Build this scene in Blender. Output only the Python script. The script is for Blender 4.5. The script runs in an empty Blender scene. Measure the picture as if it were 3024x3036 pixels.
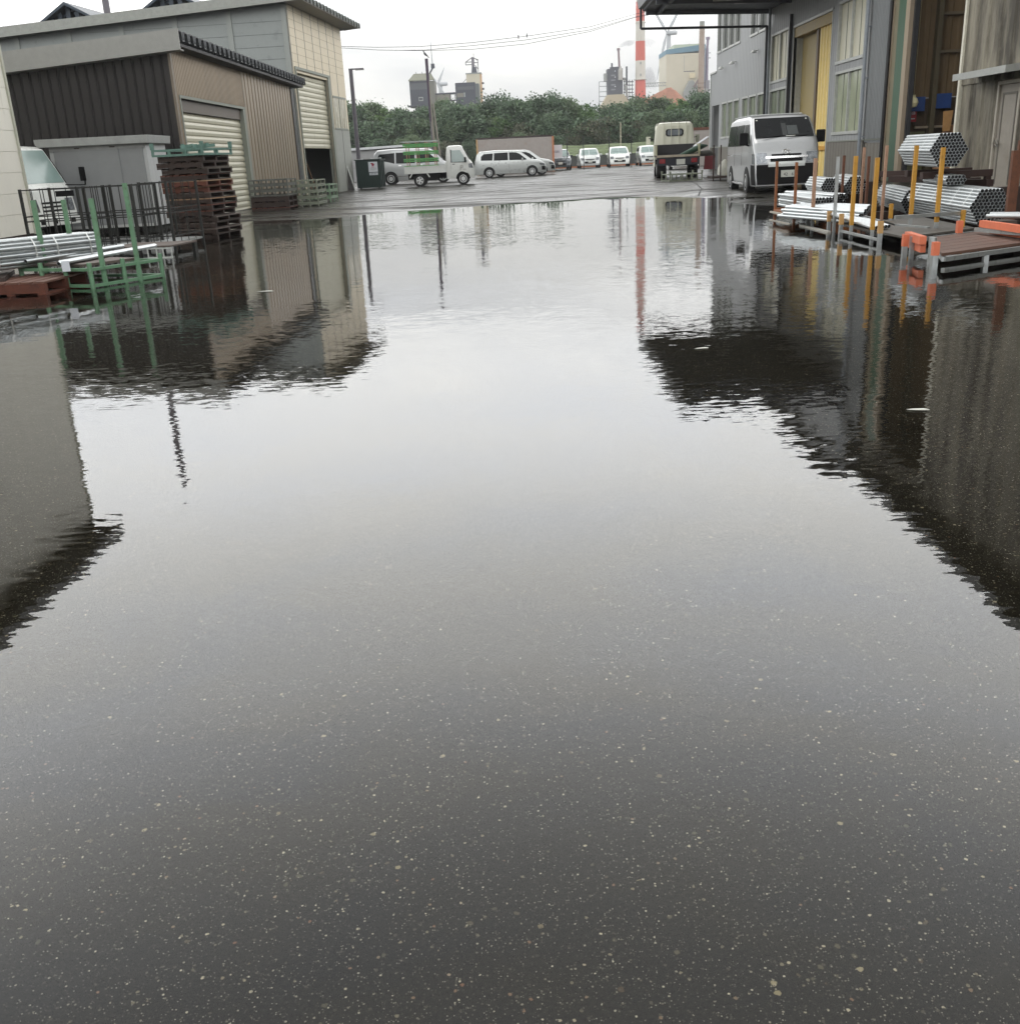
import bpy, bmesh, math, random
from mathutils import Vector, Matrix, noise
rnd = random.Random(7)
R = math.radians
sc = bpy.context.scene
COL = sc.collection

# ------------------------------------------------------------------ camera
CAM_H = 1.25
PIT, ROL, YAW, FPX = R(19.6), R(-2.75), R(1.0), 2950.0
def _axes():
    f = Vector((0, math.cos(PIT), -math.sin(PIT))); u = Vector((0, math.sin(PIT), math.cos(PIT)))
    c, s = math.cos(ROL), math.sin(ROL)
    X = Vector((c, s*u.y, s*u.z)); U = Vector((-s, c*u.y, c*u.z))
    M = Matrix.Rotation(YAW, 3, 'Z')
    return M @ X, M @ U, M @ f
AX, AU, AF = _axes()
cam = bpy.data.cameras.new('camera'); co = bpy.data.objects.new('camera', cam); COL.objects.link(co)
cam.sensor_fit = 'HORIZONTAL'; cam.sensor_width = 36.0; cam.lens = 36.0*FPX/3024.0
cam.clip_start = 0.05; cam.clip_end = 6000
m = Matrix.Identity(4)
for i in range(3):
    m[i][0] = AX[i]; m[i][1] = AU[i]; m[i][2] = -AF[i]
m.translation = Vector((0, 0, CAM_H)); co.matrix_world = m
sc.camera = co
# measured points of the photograph turned into points of the place (on a known wall, depth or height)
def ray(x, y): return AF + AX*((x-1512)/FPX) - AU*((y-1518)/FPX)
def G(x, y, z=0.0):
    r = ray(x, y); t = (z-CAM_H)/r.z; return Vector((r.x*t, r.y*t, z))
def atY(x, y, Y):
    r = ray(x, y); t = Y/r.y; return Vector((r.x*t, Y, CAM_H+r.z*t))

# ------------------------------------------------------------------ sky, sun, exposure
def lin(r, g=None, b=None):
    if g is None: r, g, b = r
    f = lambda v: (v/255/12.92 if v/255 <= 0.04045 else ((v/255+0.055)/1.055)**2.4)
    return (f(r), f(g), f(b), 1.0)
SUN_EL, SUN_AZ = R(62), R(-20)     # azimuth from +Y towards +X
w = bpy.data.worlds.new('World'); sc.world = w; w.use_nodes = True
nt = w.node_tree; N = nt.nodes; L = nt.links; N.clear()
def nd(tree, typ, **kw):
    n = tree.nodes.new(typ)
    for k, v in kw.items():
        if k in ('operation', 'blend_type', 'data_type', 'interpolation', 'sky_type', 'sun_disc', 'sun_elevation', 'sun_rotation', 'noise_dimensions', 'feature', 'distance', 'clamp', 'use_clamp', 'invert', 'dust_density', 'air_density'): setattr(n, k, v)
    return n
out = nd(nt, 'ShaderNodeOutputWorld'); bg = nd(nt, 'ShaderNodeBackground'); bg.inputs['Strength'].default_value = 0.1
sky = nd(nt, 'ShaderNodeTexSky', sky_type='NISHITA', sun_disc=False, sun_elevation=SUN_EL, sun_rotation=SUN_AZ)
tc = nd(nt, 'ShaderNodeTexCoord'); sep = nd(nt, 'ShaderNodeSeparateXYZ')
L.new(tc.outputs['Generated'], sep.inputs[0])
def mth(tree, op, a, b=None, c=None, clamp=False):
    n = tree.nodes.new('ShaderNodeMath'); n.operation = op; n.use_clamp = clamp
    for i, v in enumerate((a, b, c)):
        if v is None: continue
        if hasattr(v, 'default_value') or hasattr(v, 'is_linked'): tree.links.new(v, n.inputs[i])
        else: n.inputs[i].default_value = v
    return n.outputs[0]
def ramp(tree, fac, stops, interp='LINEAR'):
    n = tree.nodes.new('ShaderNodeValToRGB'); n.color_ramp.interpolation = interp
    e = n.color_ramp.elements
    while len(e) < len(stops): e.new(0.5)
    for i, (p, c) in enumerate(stops):
        e[i].position = p; e[i].color = c if len(c) == 4 else (*c, 1)
    tree.links.new(fac, n.inputs[0]); return n.outputs[0]
# brightness of the cloud deck against elevation (sine of elevation), strongest low ahead where the sun sits behind cloud
def gr(v): return (v, v, v, 1)
elev = ramp(nt, sep.outputs['Z'], [(0.0, gr(0.262)), (0.10, gr(0.282)), (0.135, gr(0.56)), (0.20, gr(0.84)), (0.30, gr(1.02)), (0.46, gr(1.10)), (0.58, gr(0.64)), (0.70, gr(0.34)), (1.0, gr(0.30))], 'B_SPLINE')
# towards +Y the deck is bright, behind the camera it is duller
ahead = mth(nt, 'MULTIPLY_ADD', sep.outputs['Y'], 0.06, 0.94)
# soft clouds, stretched flat
mp = nd(nt, 'ShaderNodeMapping'); mp.inputs['Scale'].default_value = (1.6, 1.6, 6.0); L.new(tc.outputs['Generated'], mp.inputs[0])
nz = nd(nt, 'ShaderNodeTexNoise'); nz.inputs['Scale'].default_value = 2.4; nz.inputs['Detail'].default_value = 7; nz.inputs['Roughness'].default_value = 0.52; nz.inputs['Distortion'].default_value = 0.4
L.new(mp.outputs[0], nz.inputs['Vector'])
cl = ramp(nt, nz.outputs['Fac'], [(0.34, gr(0.77)), (0.48, gr(0.90)), (0.64, gr(1.04))])
tint = ramp(nt, nz.outputs['Fac'], [(0.32, (0.955, 0.975, 1.0, 1)), (0.62, (1.0, 0.995, 0.965, 1))])
plain = mth(nt, 'MULTIPLY_ADD', sep.outputs['Z'], 7.0, -0.8, clamp=True)    # higher up the deck is featureless
cm = nt.nodes.new('ShaderNodeMix'); cm.data_type = 'FLOAT'; L.new(plain, cm.inputs[0]); L.new(cl, cm.inputs[2]); cm.inputs[3].default_value = 0.96
v1 = mth(nt, 'MULTIPLY', elev, ahead); v2 = mth(nt, 'MULTIPLY', v1, cm.outputs[0]); v3 = mth(nt, 'MULTIPLY', v2, 36.0)
vm = nt.nodes.new('ShaderNodeVectorMath'); vm.operation = 'SCALE'; L.new(tint, vm.inputs[0]); L.new(v3, vm.inputs['Scale'])
mx = nt.nodes.new('ShaderNodeMix'); mx.data_type = 'RGBA'; mx.inputs[0].default_value = 0.04
L.new(vm.outputs[0], mx.inputs[6]); L.new(sky.outputs[0], mx.inputs[7])
L.new(mx.outputs[2], bg.inputs['Color']); L.new(bg.outputs[0], out.inputs[0])
sd = bpy.data.lights.new('sun', 'SUN'); sd.energy = 0.6; sd.angle = R(24); sd.color = (1.0, 0.96, 0.90)
so = bpy.data.objects.new('sun', sd); COL.objects.link(so)
sdir = Vector((math.sin(SUN_AZ)*math.cos(SUN_EL), math.cos(SUN_AZ)*math.cos(SUN_EL), math.sin(SUN_EL)))
so.rotation_euler = sdir.to_track_quat('Z', 'Y').to_euler(); so.location = sdir*100
sc.view_settings.view_transform = 'Standard'; sc.view_settings.look = 'None'
sc.view_settings.exposure = 0.0; sc.view_settings.gamma = 1.0; sc.view_settings.use_curve_mapping = False
sc.render.engine = 'CYCLES'; sc.cycles.use_denoising = True
try: sc.cycles.denoiser = 'OPENIMAGEDENOISE'
except Exception: pass
sc.cycles.max_bounces = 8; sc.cycles.transparent_max_bounces = 12; sc.cycles.caustics_reflective = False; sc.cycles.caustics_refractive = False
sc.cycles.sample_clamp_indirect = 6

# ------------------------------------------------------------------ materials
MATS = {}
def mat(name, col, rough=0.6, metal=0.0, var=0.12, scale=6.0, bump=0.0, bscale=40.0, dirt=None, dirt_amt=0.0, dscale=3.0, stretch=(1, 1, 1), spec=0.5, coat=0.0):
    """Principled surface with uneven colour and gloss; dirt = second colour in blotches or vertical runs."""
    if name in MATS: return MATS[name]
    M = bpy.data.materials.new(name); M.use_nodes = True; t = M.node_tree; b = t.nodes['Principled BSDF']
    c = lin(col) if max(col) > 1.0 else (*col, 1)
    tcn = t.nodes.new('ShaderNodeTexCoord'); mpn = t.nodes.new('ShaderNodeMapping'); mpn.inputs['Scale'].default_value = stretch
    geo = t.nodes.new('ShaderNodeNewGeometry'); t.links.new(geo.outputs['Position'], mpn.inputs[0])
    n1 = t.nodes.new('ShaderNodeTexNoise'); n1.inputs['Scale'].default_value = scale; n1.inputs['Detail'].default_value = 6; n1.inputs['Roughness'].default_value = 0.6
    t.links.new(mpn.outputs[0], n1.inputs['Vector'])
    lo = tuple(v*(1-var) for v in c[:3]); hi = tuple(min(1, v*(1+var)) for v in c[:3])
    base = ramp(t, n1.outputs['Fac'], [(0.3, lo), (0.7, hi)])
    if dirt is not None:
        n2 = t.nodes.new('ShaderNodeTexNoise'); n2.inputs['Scale'].default_value = dscale; n2.inputs['Detail'].default_value = 8; n2.inputs['Roughness'].default_value = 0.68
        t.links.new(mpn.outputs[0], n2.inputs['Vector'])
        f = ramp(t, n2.outputs['Fac'], [(0.60-0.22*dirt_amt, (0, 0, 0)), (0.80-0.22*dirt_amt, (1, 1, 1))])
        f2 = mth(t, 'MULTIPLY', f, min(1.0, 0.45+dirt_amt*0.5))
        mxn = t.nodes.new('ShaderNodeMix'); mxn.data_type = 'RGBA'; t.links.new(f2, mxn.inputs[0]); t.links.new(base, mxn.inputs[6])
        mxn.inputs[7].default_value = lin(dirt); base = mxn.outputs[2]
    t.links.new(base, b.inputs['Base Color'])
    rr = mth(t, 'MULTIPLY_ADD', n1.outputs['Fac'], 0.25, max(0.02, rough-0.12)); t.links.new(rr, b.inputs['Roughness'])
    b.inputs['Metallic'].default_value = metal; b.inputs['Specular IOR Level'].default_value = spec
    if coat: b.inputs['Coat Weight'].default_value = coat; b.inputs['Coat Roughness'].default_value = 0.08
    if bump:
        n3 = t.nodes.new('ShaderNodeTexNoise'); n3.inputs['Scale'].default_value = bscale; n3.inputs['Detail'].default_value = 4
        t.links.new(geo.outputs['Position'], n3.inputs['Vector'])
        bp = t.nodes.new('ShaderNodeBump'); bp.inputs['Strength'].default_value = 0.6; bp.inputs['Distance'].default_value = bump
        t.links.new(n3.outputs['Fac'], bp.inputs['Height']); t.links.new(bp.outputs[0], b.inputs['Normal'])
    MATS[name] = M; return M
VS = (1, 1, 0.08)   # vertical runs
M_white_siding = mat('white_siding', (218, 215, 204), 0.55, var=0.05, scale=1.2, dirt=(128, 124, 106), dirt_amt=0.12, stretch=(1, 1, 0.25))
M_plinth = mat('brown_plinth', (62, 46, 42), 0.7)
M_trim_grey = mat('grey_flashing', (142, 142, 138), 0.5, metal=0.0, var=0.06)
M_dark_clad = mat('dark_brown_cladding', (24, 20, 20), 0.45, var=0.12, scale=3, dirt=(30, 26, 25), dirt_amt=0.2, stretch=VS)
M_road_clad = mat('sky_lit_brown_cladding', (146, 132, 114), 0.36, metal=0.65, var=0.10, scale=2, stretch=VS, spec=0.6)  # brown cladding, its sky reflection on the road side put into a paler colour
M_cream = mat('cream_panel', (208, 196, 172), 0.5, var=0.05, dirt=(128, 112, 84), dirt_amt=0.15, stretch=(1, 1, 0.4))
M_hall_grey = mat('hall_grey_panel', (136, 141, 139), 0.55, var=0.04, dirt=(88, 92, 92), dirt_amt=0.12)
M_shutter = mat('roller_shutter_steel', (186, 182, 162), 0.42, metal=0.1, var=0.05, dirt=(112, 104, 84), dirt_amt=0.18, stretch=(1, 1, 0.3))
M_frame_grey = mat('frame_grey', (126, 130, 120), 0.5, var=0.05)
M_frame_dark = mat('frame_dark', (36, 37, 40), 0.4)
M_roof_dark = mat('roof_edge_metal', (74, 76, 78), 0.45, metal=0.4)
M_roof_blue = mat('blue_grey_roof', (52, 62, 72), 0.45, metal=0.3, dirt=(28, 32, 38), dirt_amt=0.4)
M_shed = mat('shed_grey_steel', (176, 178, 178), 0.45, var=0.04, dirt=(92, 94, 92), dirt_amt=0.12, stretch=VS)
M_black = mat('black_paint', (10, 10, 12), 0.6, spec=0.2)
M_cage = mat('dark_cage_steel', (30, 32, 30), 0.5, dirt=(62, 48, 38), dirt_amt=0.2)
M_green = mat('green_painted_steel', (100, 138, 108), 0.5, dirt=(70, 58, 42), dirt_amt=0.3, dscale=14)
M_green_dk = mat('weathered_green_steel', (96, 128, 118), 0.55, dirt=(48, 46, 40), dirt_amt=0.4, dscale=14)
M_galv = mat('galvanised_pipe', (0.50, 0.53, 0.54), 0.34, metal=0.8, var=0.08, scale=9, dirt=(118, 120, 118), dirt_amt=0.2, dscale=8)
M_galv_dull = mat('dull_galvanised_steel', (0.42, 0.44, 0.44), 0.42, metal=0.7, var=0.12, dirt=(88, 80, 66), dirt_amt=0.25, dscale=9)
M_pipe_in = mat('pipe_bore_shade', (10, 11, 14), 0.8)  # near-black colour for the shade inside the pipes
M_strap = mat('steel_strap', (210, 212, 210), 0.35, metal=0.6)
M_wood_red = mat('red_brown_pallet_wood', (92, 50, 36), 0.7, var=0.22, scale=10, dirt=(46, 28, 22), dirt_amt=0.4, dscale=7)
M_wood_dk = mat('wet_dark_wood', (48, 34, 28), 0.6, var=0.25, scale=9, dirt=(22, 16, 14), dirt_amt=0.4)
M_wood_pale = mat('pale_raw_wood', (150, 122, 96), 0.7, var=0.15, scale=9, dirt=(82, 62, 46), dirt_amt=0.3)
M_wood_grey = mat('weathered_grey_wood', (92, 82, 76), 0.7, var=0.18, scale=9, dirt=(48, 40, 36), dirt_amt=0.35)
M_wood_deck = mat('brown_deck_board', (96, 70, 58), 0.55, var=0.16, scale=5, dirt=(60, 44, 38), dirt_amt=0.35)
M_rust = mat('rust_brown_steel', (100, 62, 42), 0.7, var=0.22, scale=12, dirt=(48, 26, 18), dirt_amt=0.4, dscale=11)
M_orange_old = mat('worn_orange_brown_paint', (138, 84, 46), 0.6, var=0.15, scale=9, dirt=(62, 32, 20), dirt_amt=0.45, dscale=11)
M_yellow_old = mat('worn_ochre_paint', (190, 140, 50), 0.55, var=0.1, scale=8, dirt=(96, 62, 34), dirt_amt=0.3, dscale=12)
M_pale_rust = mat('pale_rusted_paint', (168, 132, 108), 0.6, var=0.1, scale=8, dirt=(92, 56, 36), dirt_amt=0.35, dscale=12)
M_orange = mat('bright_orange_paint', (214, 116, 82), 0.55, var=0.12, dirt=(190, 90, 60), dirt_amt=0.2)
M_brownsteel = mat('dark_rusty_beam', (52, 34, 28), 0.7, dirt=(24, 17, 15), dirt_amt=0.4)
M_wh_grey = mat('warehouse_grey_cladding', (146, 148, 149), 0.5, metal=0.0, var=0.05, scale=1.5, dirt=(108, 110, 110), dirt_amt=0.15, stretch=VS)
M_wh_low = mat('lower_grey_cladding', (110, 106, 98), 0.6, var=0.08, dirt=(82, 78, 68), dirt_amt=0.25, stretch=VS)
M_canopy = mat('dark_canopy_steel', (34, 38, 48), 0.5, var=0.1)
M_white_alu = mat('pale_aluminium_frame', (178, 180, 176), 0.4, metal=0.2)
M_glass = mat('window_glass', (40, 46, 44), 0.06, var=0.2, scale=2, spec=1.0)
M_frost = mat('frosted_window_glass', (208, 204, 180), 0.36, var=0.05, scale=0.8, spec=0.8)
M_frost_low = mat('greenish_obscured_glass', (112, 122, 98), 0.34, var=0.12, scale=1.2, spec=0.9)
M_yellow = mat('yellow_door_steel', (230, 204, 128), 0.5, var=0.05)
M_tan = mat('tan_door_panel', (164, 146, 96), 0.5, var=0.05)
M_yellow_post = mat('yellow_guard_paint', (206, 150, 36), 0.5, dirt=(130, 92, 30), dirt_amt=0.2)
M_corr_grey = mat('grey_corrugated_sheet', (120, 123, 124), 0.5, metal=0.2, var=0.08, dirt=(86, 88, 88), dirt_amt=0.3, stretch=VS)
M_old_wall = mat('stained_grey_brown_sheet', (134, 128, 112), 0.65, var=0.12, scale=2.2, dirt=(44, 38, 27), dirt_amt=0.95, dscale=1.1, stretch=(1.3, 1.3, 0.28))
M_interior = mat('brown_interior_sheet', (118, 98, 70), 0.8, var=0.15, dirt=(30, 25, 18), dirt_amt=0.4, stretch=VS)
M_green_col = mat('green_column_paint', (44, 80, 56), 0.5, dirt=(90, 96, 76), dirt_amt=0.25, dscale=3, stretch=VS)
M_cream_post = mat('dirty_cream_paint', (150, 136, 116), 0.6, dirt=(98, 84, 66), dirt_amt=0.3, stretch=VS)
M_pipe_grey = mat('grey_plastic_pipe', (130, 136, 142), 0.4)
M_sheet_blue = mat('blue_sheet', (30, 66, 128), 0.5)
M_cardboard = mat('cardboard', (150, 112, 78), 0.8)
M_paint_white = mat('white_car_paint', (214, 216, 212), 0.28, var=0.02, coat=0.6)
M_paint_silver = mat('silver_car_paint', (0.42, 0.43, 0.435), 0.32, metal=0.5, var=0.03, coat=0.6)
M_paint_lsilver = mat('pale_silver_car_paint', (0.50, 0.52, 0.51), 0.30, metal=0.45, var=0.03, coat=0.6)
M_paint_dark = mat('dark_blue_grey_car_paint', (50, 58, 64), 0.25, var=0.03, coat=0.8)
M_paint_cream = mat('aged_cream_truck_paint', (218, 218, 200), 0.4, var=0.05, dirt=(140, 134, 108), dirt_amt=0.18, stretch=VS)
M_car_glass = mat('car_window_glass', (18, 21, 23), 0.06, var=0.2, scale=3, spec=0.14)
M_car_glass_pale = mat('sky_lit_windscreen', (120, 140, 136), 0.08, var=0.12, scale=2, spec=1.0)  # reflected sky put into the pale glass colour
M_tyre = mat('tyre_rubber', (20, 20, 21), 0.8)
M_rim = mat('wheel_rim', (0.55, 0.56, 0.56), 0.35, metal=0.8)
M_lamp_glass = mat('headlight_glass', (122, 126, 130), 0.2, metal=0.5, var=0.6, scale=14, spec=0.8, dirt=(225, 228, 230), dirt_amt=0.3, dscale=16)
M_red_lamp = mat('red_tail_lamp', (130, 18, 24), 0.25)
M_plate = mat('number_plate', (196, 198, 190), 0.5, var=0.03)
M_ink = mat('dark_ink', (30, 36, 36), 0.7)
M_red_ink = mat('crimson_ink', (140, 20, 48), 0.7)
M_chrome = mat('chrome', (0.8, 0.8, 0.8), 0.15, metal=1.0, var=0.02)
M_tarp = mat('green_tarpaulin', (58, 84, 70), 0.6, var=0.2, scale=7, bump=0.02, bscale=9)
M_tarp_grey = mat('grey_tarpaulin', (96, 96, 92), 0.6, var=0.2, scale=7, bump=0.02, bscale=9)
M_bin = mat('dark_green_bin_steel', (22, 42, 38), 0.45, var=0.15)
M_sign = mat('white_sign_board', (206, 210, 216), 0.55, var=0.02)
M_conc = mat('pale_concrete', (150, 150, 140), 0.7, var=0.12, dirt=(108, 106, 92), dirt_amt=0.3)
M_block = mat('dark_block_wall', (62, 64, 62), 0.8, var=0.15)
M_rust_box = mat('faded_container_paint', (150, 143, 138), 0.6, var=0.08, dirt=(128, 100, 84), dirt_amt=0.2, dscale=1.5)
M_plant_dark = mat('plant_dark_steel', (62, 66, 76), 0.6, var=0.15, scale=0.3)
M_plant_olive = mat('plant_olive_roof', (104, 106, 88), 0.6)
M_plant_cream = mat('plant_cream_clad', (196, 190, 170), 0.6, var=0.05, scale=0.2)
M_plant_grey = mat('plant_grey_clad', (150, 154, 152), 0.6, var=0.08, scale=0.2)
M_plant_blue = mat('plant_blue_band', (86, 128, 148), 0.6)
M_chim_white = mat('chimney_white', (200, 196, 186), 0.6, dirt=(150, 140, 126), dirt_amt=0.3, dscale=0.3, stretch=VS)
M_chim_red = mat('chimney_red', (196, 92, 76), 0.6, dirt=(196, 96, 66), dirt_amt=0.3, dscale=0.3, stretch=VS)
M_brick_stack = mat('brown_stack_paint', (150, 132, 116), 0.6, dirt=(124, 92, 76), dirt_amt=0.3, dscale=0.3)
M_chips = mat('wood_chips', (150, 102, 80), 0.9, var=0.25, scale=0.6, bump=0.4, bscale=0.6)
M_turbine = mat('turbine_white', (176, 180, 184), 0.5, var=0.02)
M_pole = mat('concrete_pole', (122, 118, 108), 0.7, var=0.1, scale=3)
M_lamp_pole = mat('purple_grey_pole', (96, 92, 98), 0.45, metal=0.3)
M_cable = mat('cable_black', (58, 60, 62), 0.7)
M_bird = mat('bird_feathers', (70, 70, 74), 0.8)
M_bark = mat('bark', (58, 50, 42), 0.9)
def leaf_mat(name, col, hue):
    if name in MATS: return MATS[name]
    M = bpy.data.materials.new(name); M.use_nodes = True; t = M.node_tree; b = t.nodes['Principled BSDF']
    geo = t.nodes.new('ShaderNodeNewGeometry')
    n1 = t.nodes.new('ShaderNodeTexNoise'); n1.inputs['Scale'].default_value = 0.45; n1.inputs['Detail'].default_value = 5
    t.links.new(geo.outputs['Position'], n1.inputs['Vector'])
    c = lin(col); h = lin(hue)
    base = ramp(t, n1.outputs['Fac'], [(0.32, tuple(v*0.7 for v in c[:3])), (0.55, c[:3]), (0.75, h[:3])])
    rn = ramp(t, geo.outputs['Random Per Island'], [(0.0, (0.6, 0.6, 0.6)), (1.0, (1.35, 1.35, 1.3))])
    mu = t.nodes.new('ShaderNodeMix'); mu.data_type = 'RGBA'; mu.blend_type = 'MULTIPLY'; mu.inputs[0].default_value = 1
    t.links.new(base, mu.inputs[6]); t.links.new(rn, mu.inputs[7])
    t.links.new(mu.outputs[2], b.inputs['Base Color']); b.inputs['Roughness'].default_value = 0.6
    b.inputs['Subsurface Weight'].default_value = 0.0
    tr = t.nodes.new('ShaderNodeBsdfTranslucent'); t.links.new(mu.outputs[2], tr.inputs[0])
    ms = t.nodes.new('ShaderNodeMixShader'); ms.inputs[0].default_value = 0.3
    t.links.new(b.outputs[0], ms.inputs[1]); t.links.new(tr.outputs[0], ms.inputs[2])
    t.links.new(ms.outputs[0], t.nodes['Material Output'].inputs[0])
    MATS[name] = M; return M
M_leaf = [leaf_mat('leaves_mid_green', (108, 126, 98), (136, 150, 118)), leaf_mat('leaves_dark_green', (90, 110, 88), (112, 130, 102)), leaf_mat('leaves_bright_green', (100, 128, 84), (130, 148, 104)), leaf_mat('leaves_dull_brown', (98, 102, 84), (116, 116, 96))]

# ------------------------------------------------------------------ mesh helpers
class MB:
    def __init__(s): s.v = []; s.f = []
    def add(s, vs, fs):
        o = len(s.v); s.v += [tuple(p) for p in vs]; s.f += [tuple(i+o for i in f) for f in fs]; return s
    def box(s, x0, x1, y0, y1, z0, z1):
        if x0 > x1: x0, x1 = x1, x0
        if y0 > y1: y0, y1 = y1, y0
        if z0 > z1: z0, z1 = z1, z0
        vs = [(x0,y0,z0),(x1,y0,z0),(x1,y1,z0),(x0,y1,z0),(x0,y0,z1),(x1,y0,z1),(x1,y1,z1),(x0,y1,z1)]
        return s.add(vs, [(0,3,2,1),(4,5,6,7),(0,1,5,4),(1,2,6,5),(2,3,7,6),(3,0,4,7)])
    def bar(s, a, b, w, h=None, up=(0, 0, 1)):
        a = Vector(a); b = Vector(b); h = w if h is None else h
        d = (b-a).normalized(); u = Vector(up)
        if abs(d.dot(u)) > 0.98: u = Vector((0, 1, 0))
        x = d.cross(u).normalized(); u = x.cross(d).normalized()
        vs = []
        for p in (a, b):
            for sx, sz in ((-1,-1),(1,-1),(1,1),(-1,1)): vs.append(p + x*(sx*w/2) + u*(sz*h/2))
        return s.add(vs, [(0,3,2,1),(4,5,6,7),(0,1,5,4),(1,2,6,5),(2,3,7,6),(3,0,4,7)])
    def cyl(s, a, b, r, n=12, r2=None, caps=True):
        a = Vector(a); b = Vector(b); r2 = r if r2 is None else r2
        d = (b-a).normalized(); u = Vector((0, 0, 1)) if abs(d.z) < 0.95 else Vector((0, 1, 0))
        x = d.cross(u).normalized(); u = x.cross(d)
        vs = []
        for p, q in ((a, r), (b, r2)):
            for i in range(n):
                t = 2*math.pi*i/n; vs.append(p + x*(q*math.cos(t)) + u*(q*math.sin(t)))
        fs = [(i, (i+1) % n, n+(i+1) % n, n+i) for i in range(n)]
        if caps: fs += [tuple(range(n))[::-1], tuple(range(n, 2*n))]
        return s.add(vs, fs)
    def tube(s, a, b, r, t=0.006, n=12, depth=None):
        """open pipe: outer and inner skin and ring ends"""
        a = Vector(a); b = Vector(b); d = (b-a).normalized(); u = Vector((0, 0, 1)) if abs(d.z) < 0.95 else Vector((0, 1, 0))
        x = d.cross(u).normalized(); u = x.cross(d); vs = []
        for p, q in ((a, r), (b, r), (b, r-t), (a, r-t)):
            for i in range(n):
                k = 2*math.pi*i/n; vs.append(p + x*(q*math.cos(k)) + u*(q*math.sin(k)))
        fs = []
        for k in range(4):
            k2 = (k+1) % 4
            fs += [(k*n+i, k*n+(i+1) % n, k2*n+(i+1) % n, k2*n+i) for i in range(n)]
        return s.add(vs, fs)
    def prism(s, pts, v):
        """extrude a closed outline (list of 3-D points) by vector v"""
        n = len(pts); v = Vector(v); P = [Vector(p) for p in pts]
        return s.add(P + [p+v for p in P], [tuple(range(n))[::-1], tuple(range(n, 2*n))] + [(i, (i+1) % n, n+(i+1) % n, n+i) for i in range(n)])
    def quad(s, a, b, c, d): return s.add([a, b, c, d], [(0, 1, 2, 3)])
    def grid(s, rows):
        n = len(rows[0]); vs = [p for r in rows for p in r]
        return s.add(vs, [(i*n+j, i*n+j+1, (i+1)*n+j+1, (i+1)*n+j) for i in range(len(rows)-1) for j in range(n-1)])
    def lathe(s, prof, c=(0, 0, 0), n=20):
        c = Vector(c); rows = [[c+Vector((r*math.cos(2*math.pi*i/n), r*math.sin(2*math.pi*i/n), z)) for i in range(n+1)] for r, z in prof]
        return s.grid(rows)
    def build(s, name, material, parent=None, smooth=False, bevel=0.0, loc=None, rz=0.0):
        me = bpy.data.meshes.new(name); me.from_pydata([tuple(p) for p in s.v], [], s.f); me.update()
        bm = bmesh.new(); bm.from_mesh(me); bmesh.ops.recalc_face_normals(bm, faces=bm.faces)
        if bevel:
            bmesh.ops.bevel(bm, geom=[e for e in bm.edges if len(e.link_faces) == 2 and e.calc_face_angle(0) > 0.6], offset=bevel, segments=2, affect='EDGES', profile=0.6)
        bm.to_mesh(me); bm.free()
        if smooth:
            me.shade_smooth()
            if smooth != 'all':
                try: me.set_sharp_from_angle(angle=R(40))
                except Exception: pass
        me.materials.append(material)
        o = bpy.data.objects.new(name, me); COL.objects.link(o)
        if parent is not None: o.parent = parent
        if loc is not None: o.location = loc
        if rz: o.rotation_euler = (0, 0, rz)
        return o
def tag(o, label, cat, group=None):
    o['label'] = label; o['category'] = cat
    if group: o['group'] = group
    return o
def thing(name, label, cat, loc=(0, 0, 0), rz=0.0, group=None):
    o = bpy.data.objects.new(name, None); COL.objects.link(o); o.location = loc; o.rotation_euler = (0, 0, rz); o.empty_display_size = 0.1
    return tag(o, label, cat, group)
def struct(o, kind='structure'):
    o['kind'] = kind; return o
KIDS = {}
def copy_tree(o, loc=None, rz=None, label=None, group=None, parent=None):
    c = o.copy(); COL.objects.link(c)
    if parent is not None: c.parent = parent
    for ch in [k for k in ALL() if k.parent == o]: copy_tree(ch, parent=c)
    if loc is not None: c.location = loc
    if rz is not None: c.rotation_euler = (0, 0, rz)
    if label: c['label'] = label
    if group: c['group'] = group
    return c
def ALL(): return list(COL.objects)
def text(body, size, material, parent, mtx, name='lettering', depth=0.002, font=None, sx=1.0):
    cu = bpy.data.curves.new('t', 'FONT'); cu.body = body; cu.size = size; cu.extrude = depth; cu.align_x = 'CENTER'; cu.align_y = 'CENTER'
    ob = bpy.data.objects.new('t', cu); COL.objects.link(ob)
    dg = bpy.context.evaluated_depsgraph_get(); me = bpy.data.meshes.new_from_object(ob.evaluated_get(dg))
    bpy.data.objects.remove(ob); me.materials.clear(); me.materials.append(material)
    if sx != 1.0:
        for v in me.vertices: v.co.x *= sx
    o = bpy.data.objects.new(name, me); COL.objects.link(o); o.parent = parent; o.matrix_local = mtx; return o
def face_mtx(loc, right, up):
    r = Vector(right).normalized(); u = Vector(up).normalized(); n = r.cross(u)
    m = Matrix((r, u, n)).transposed().to_4x4(); m.translation = Vector(loc); return m
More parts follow.
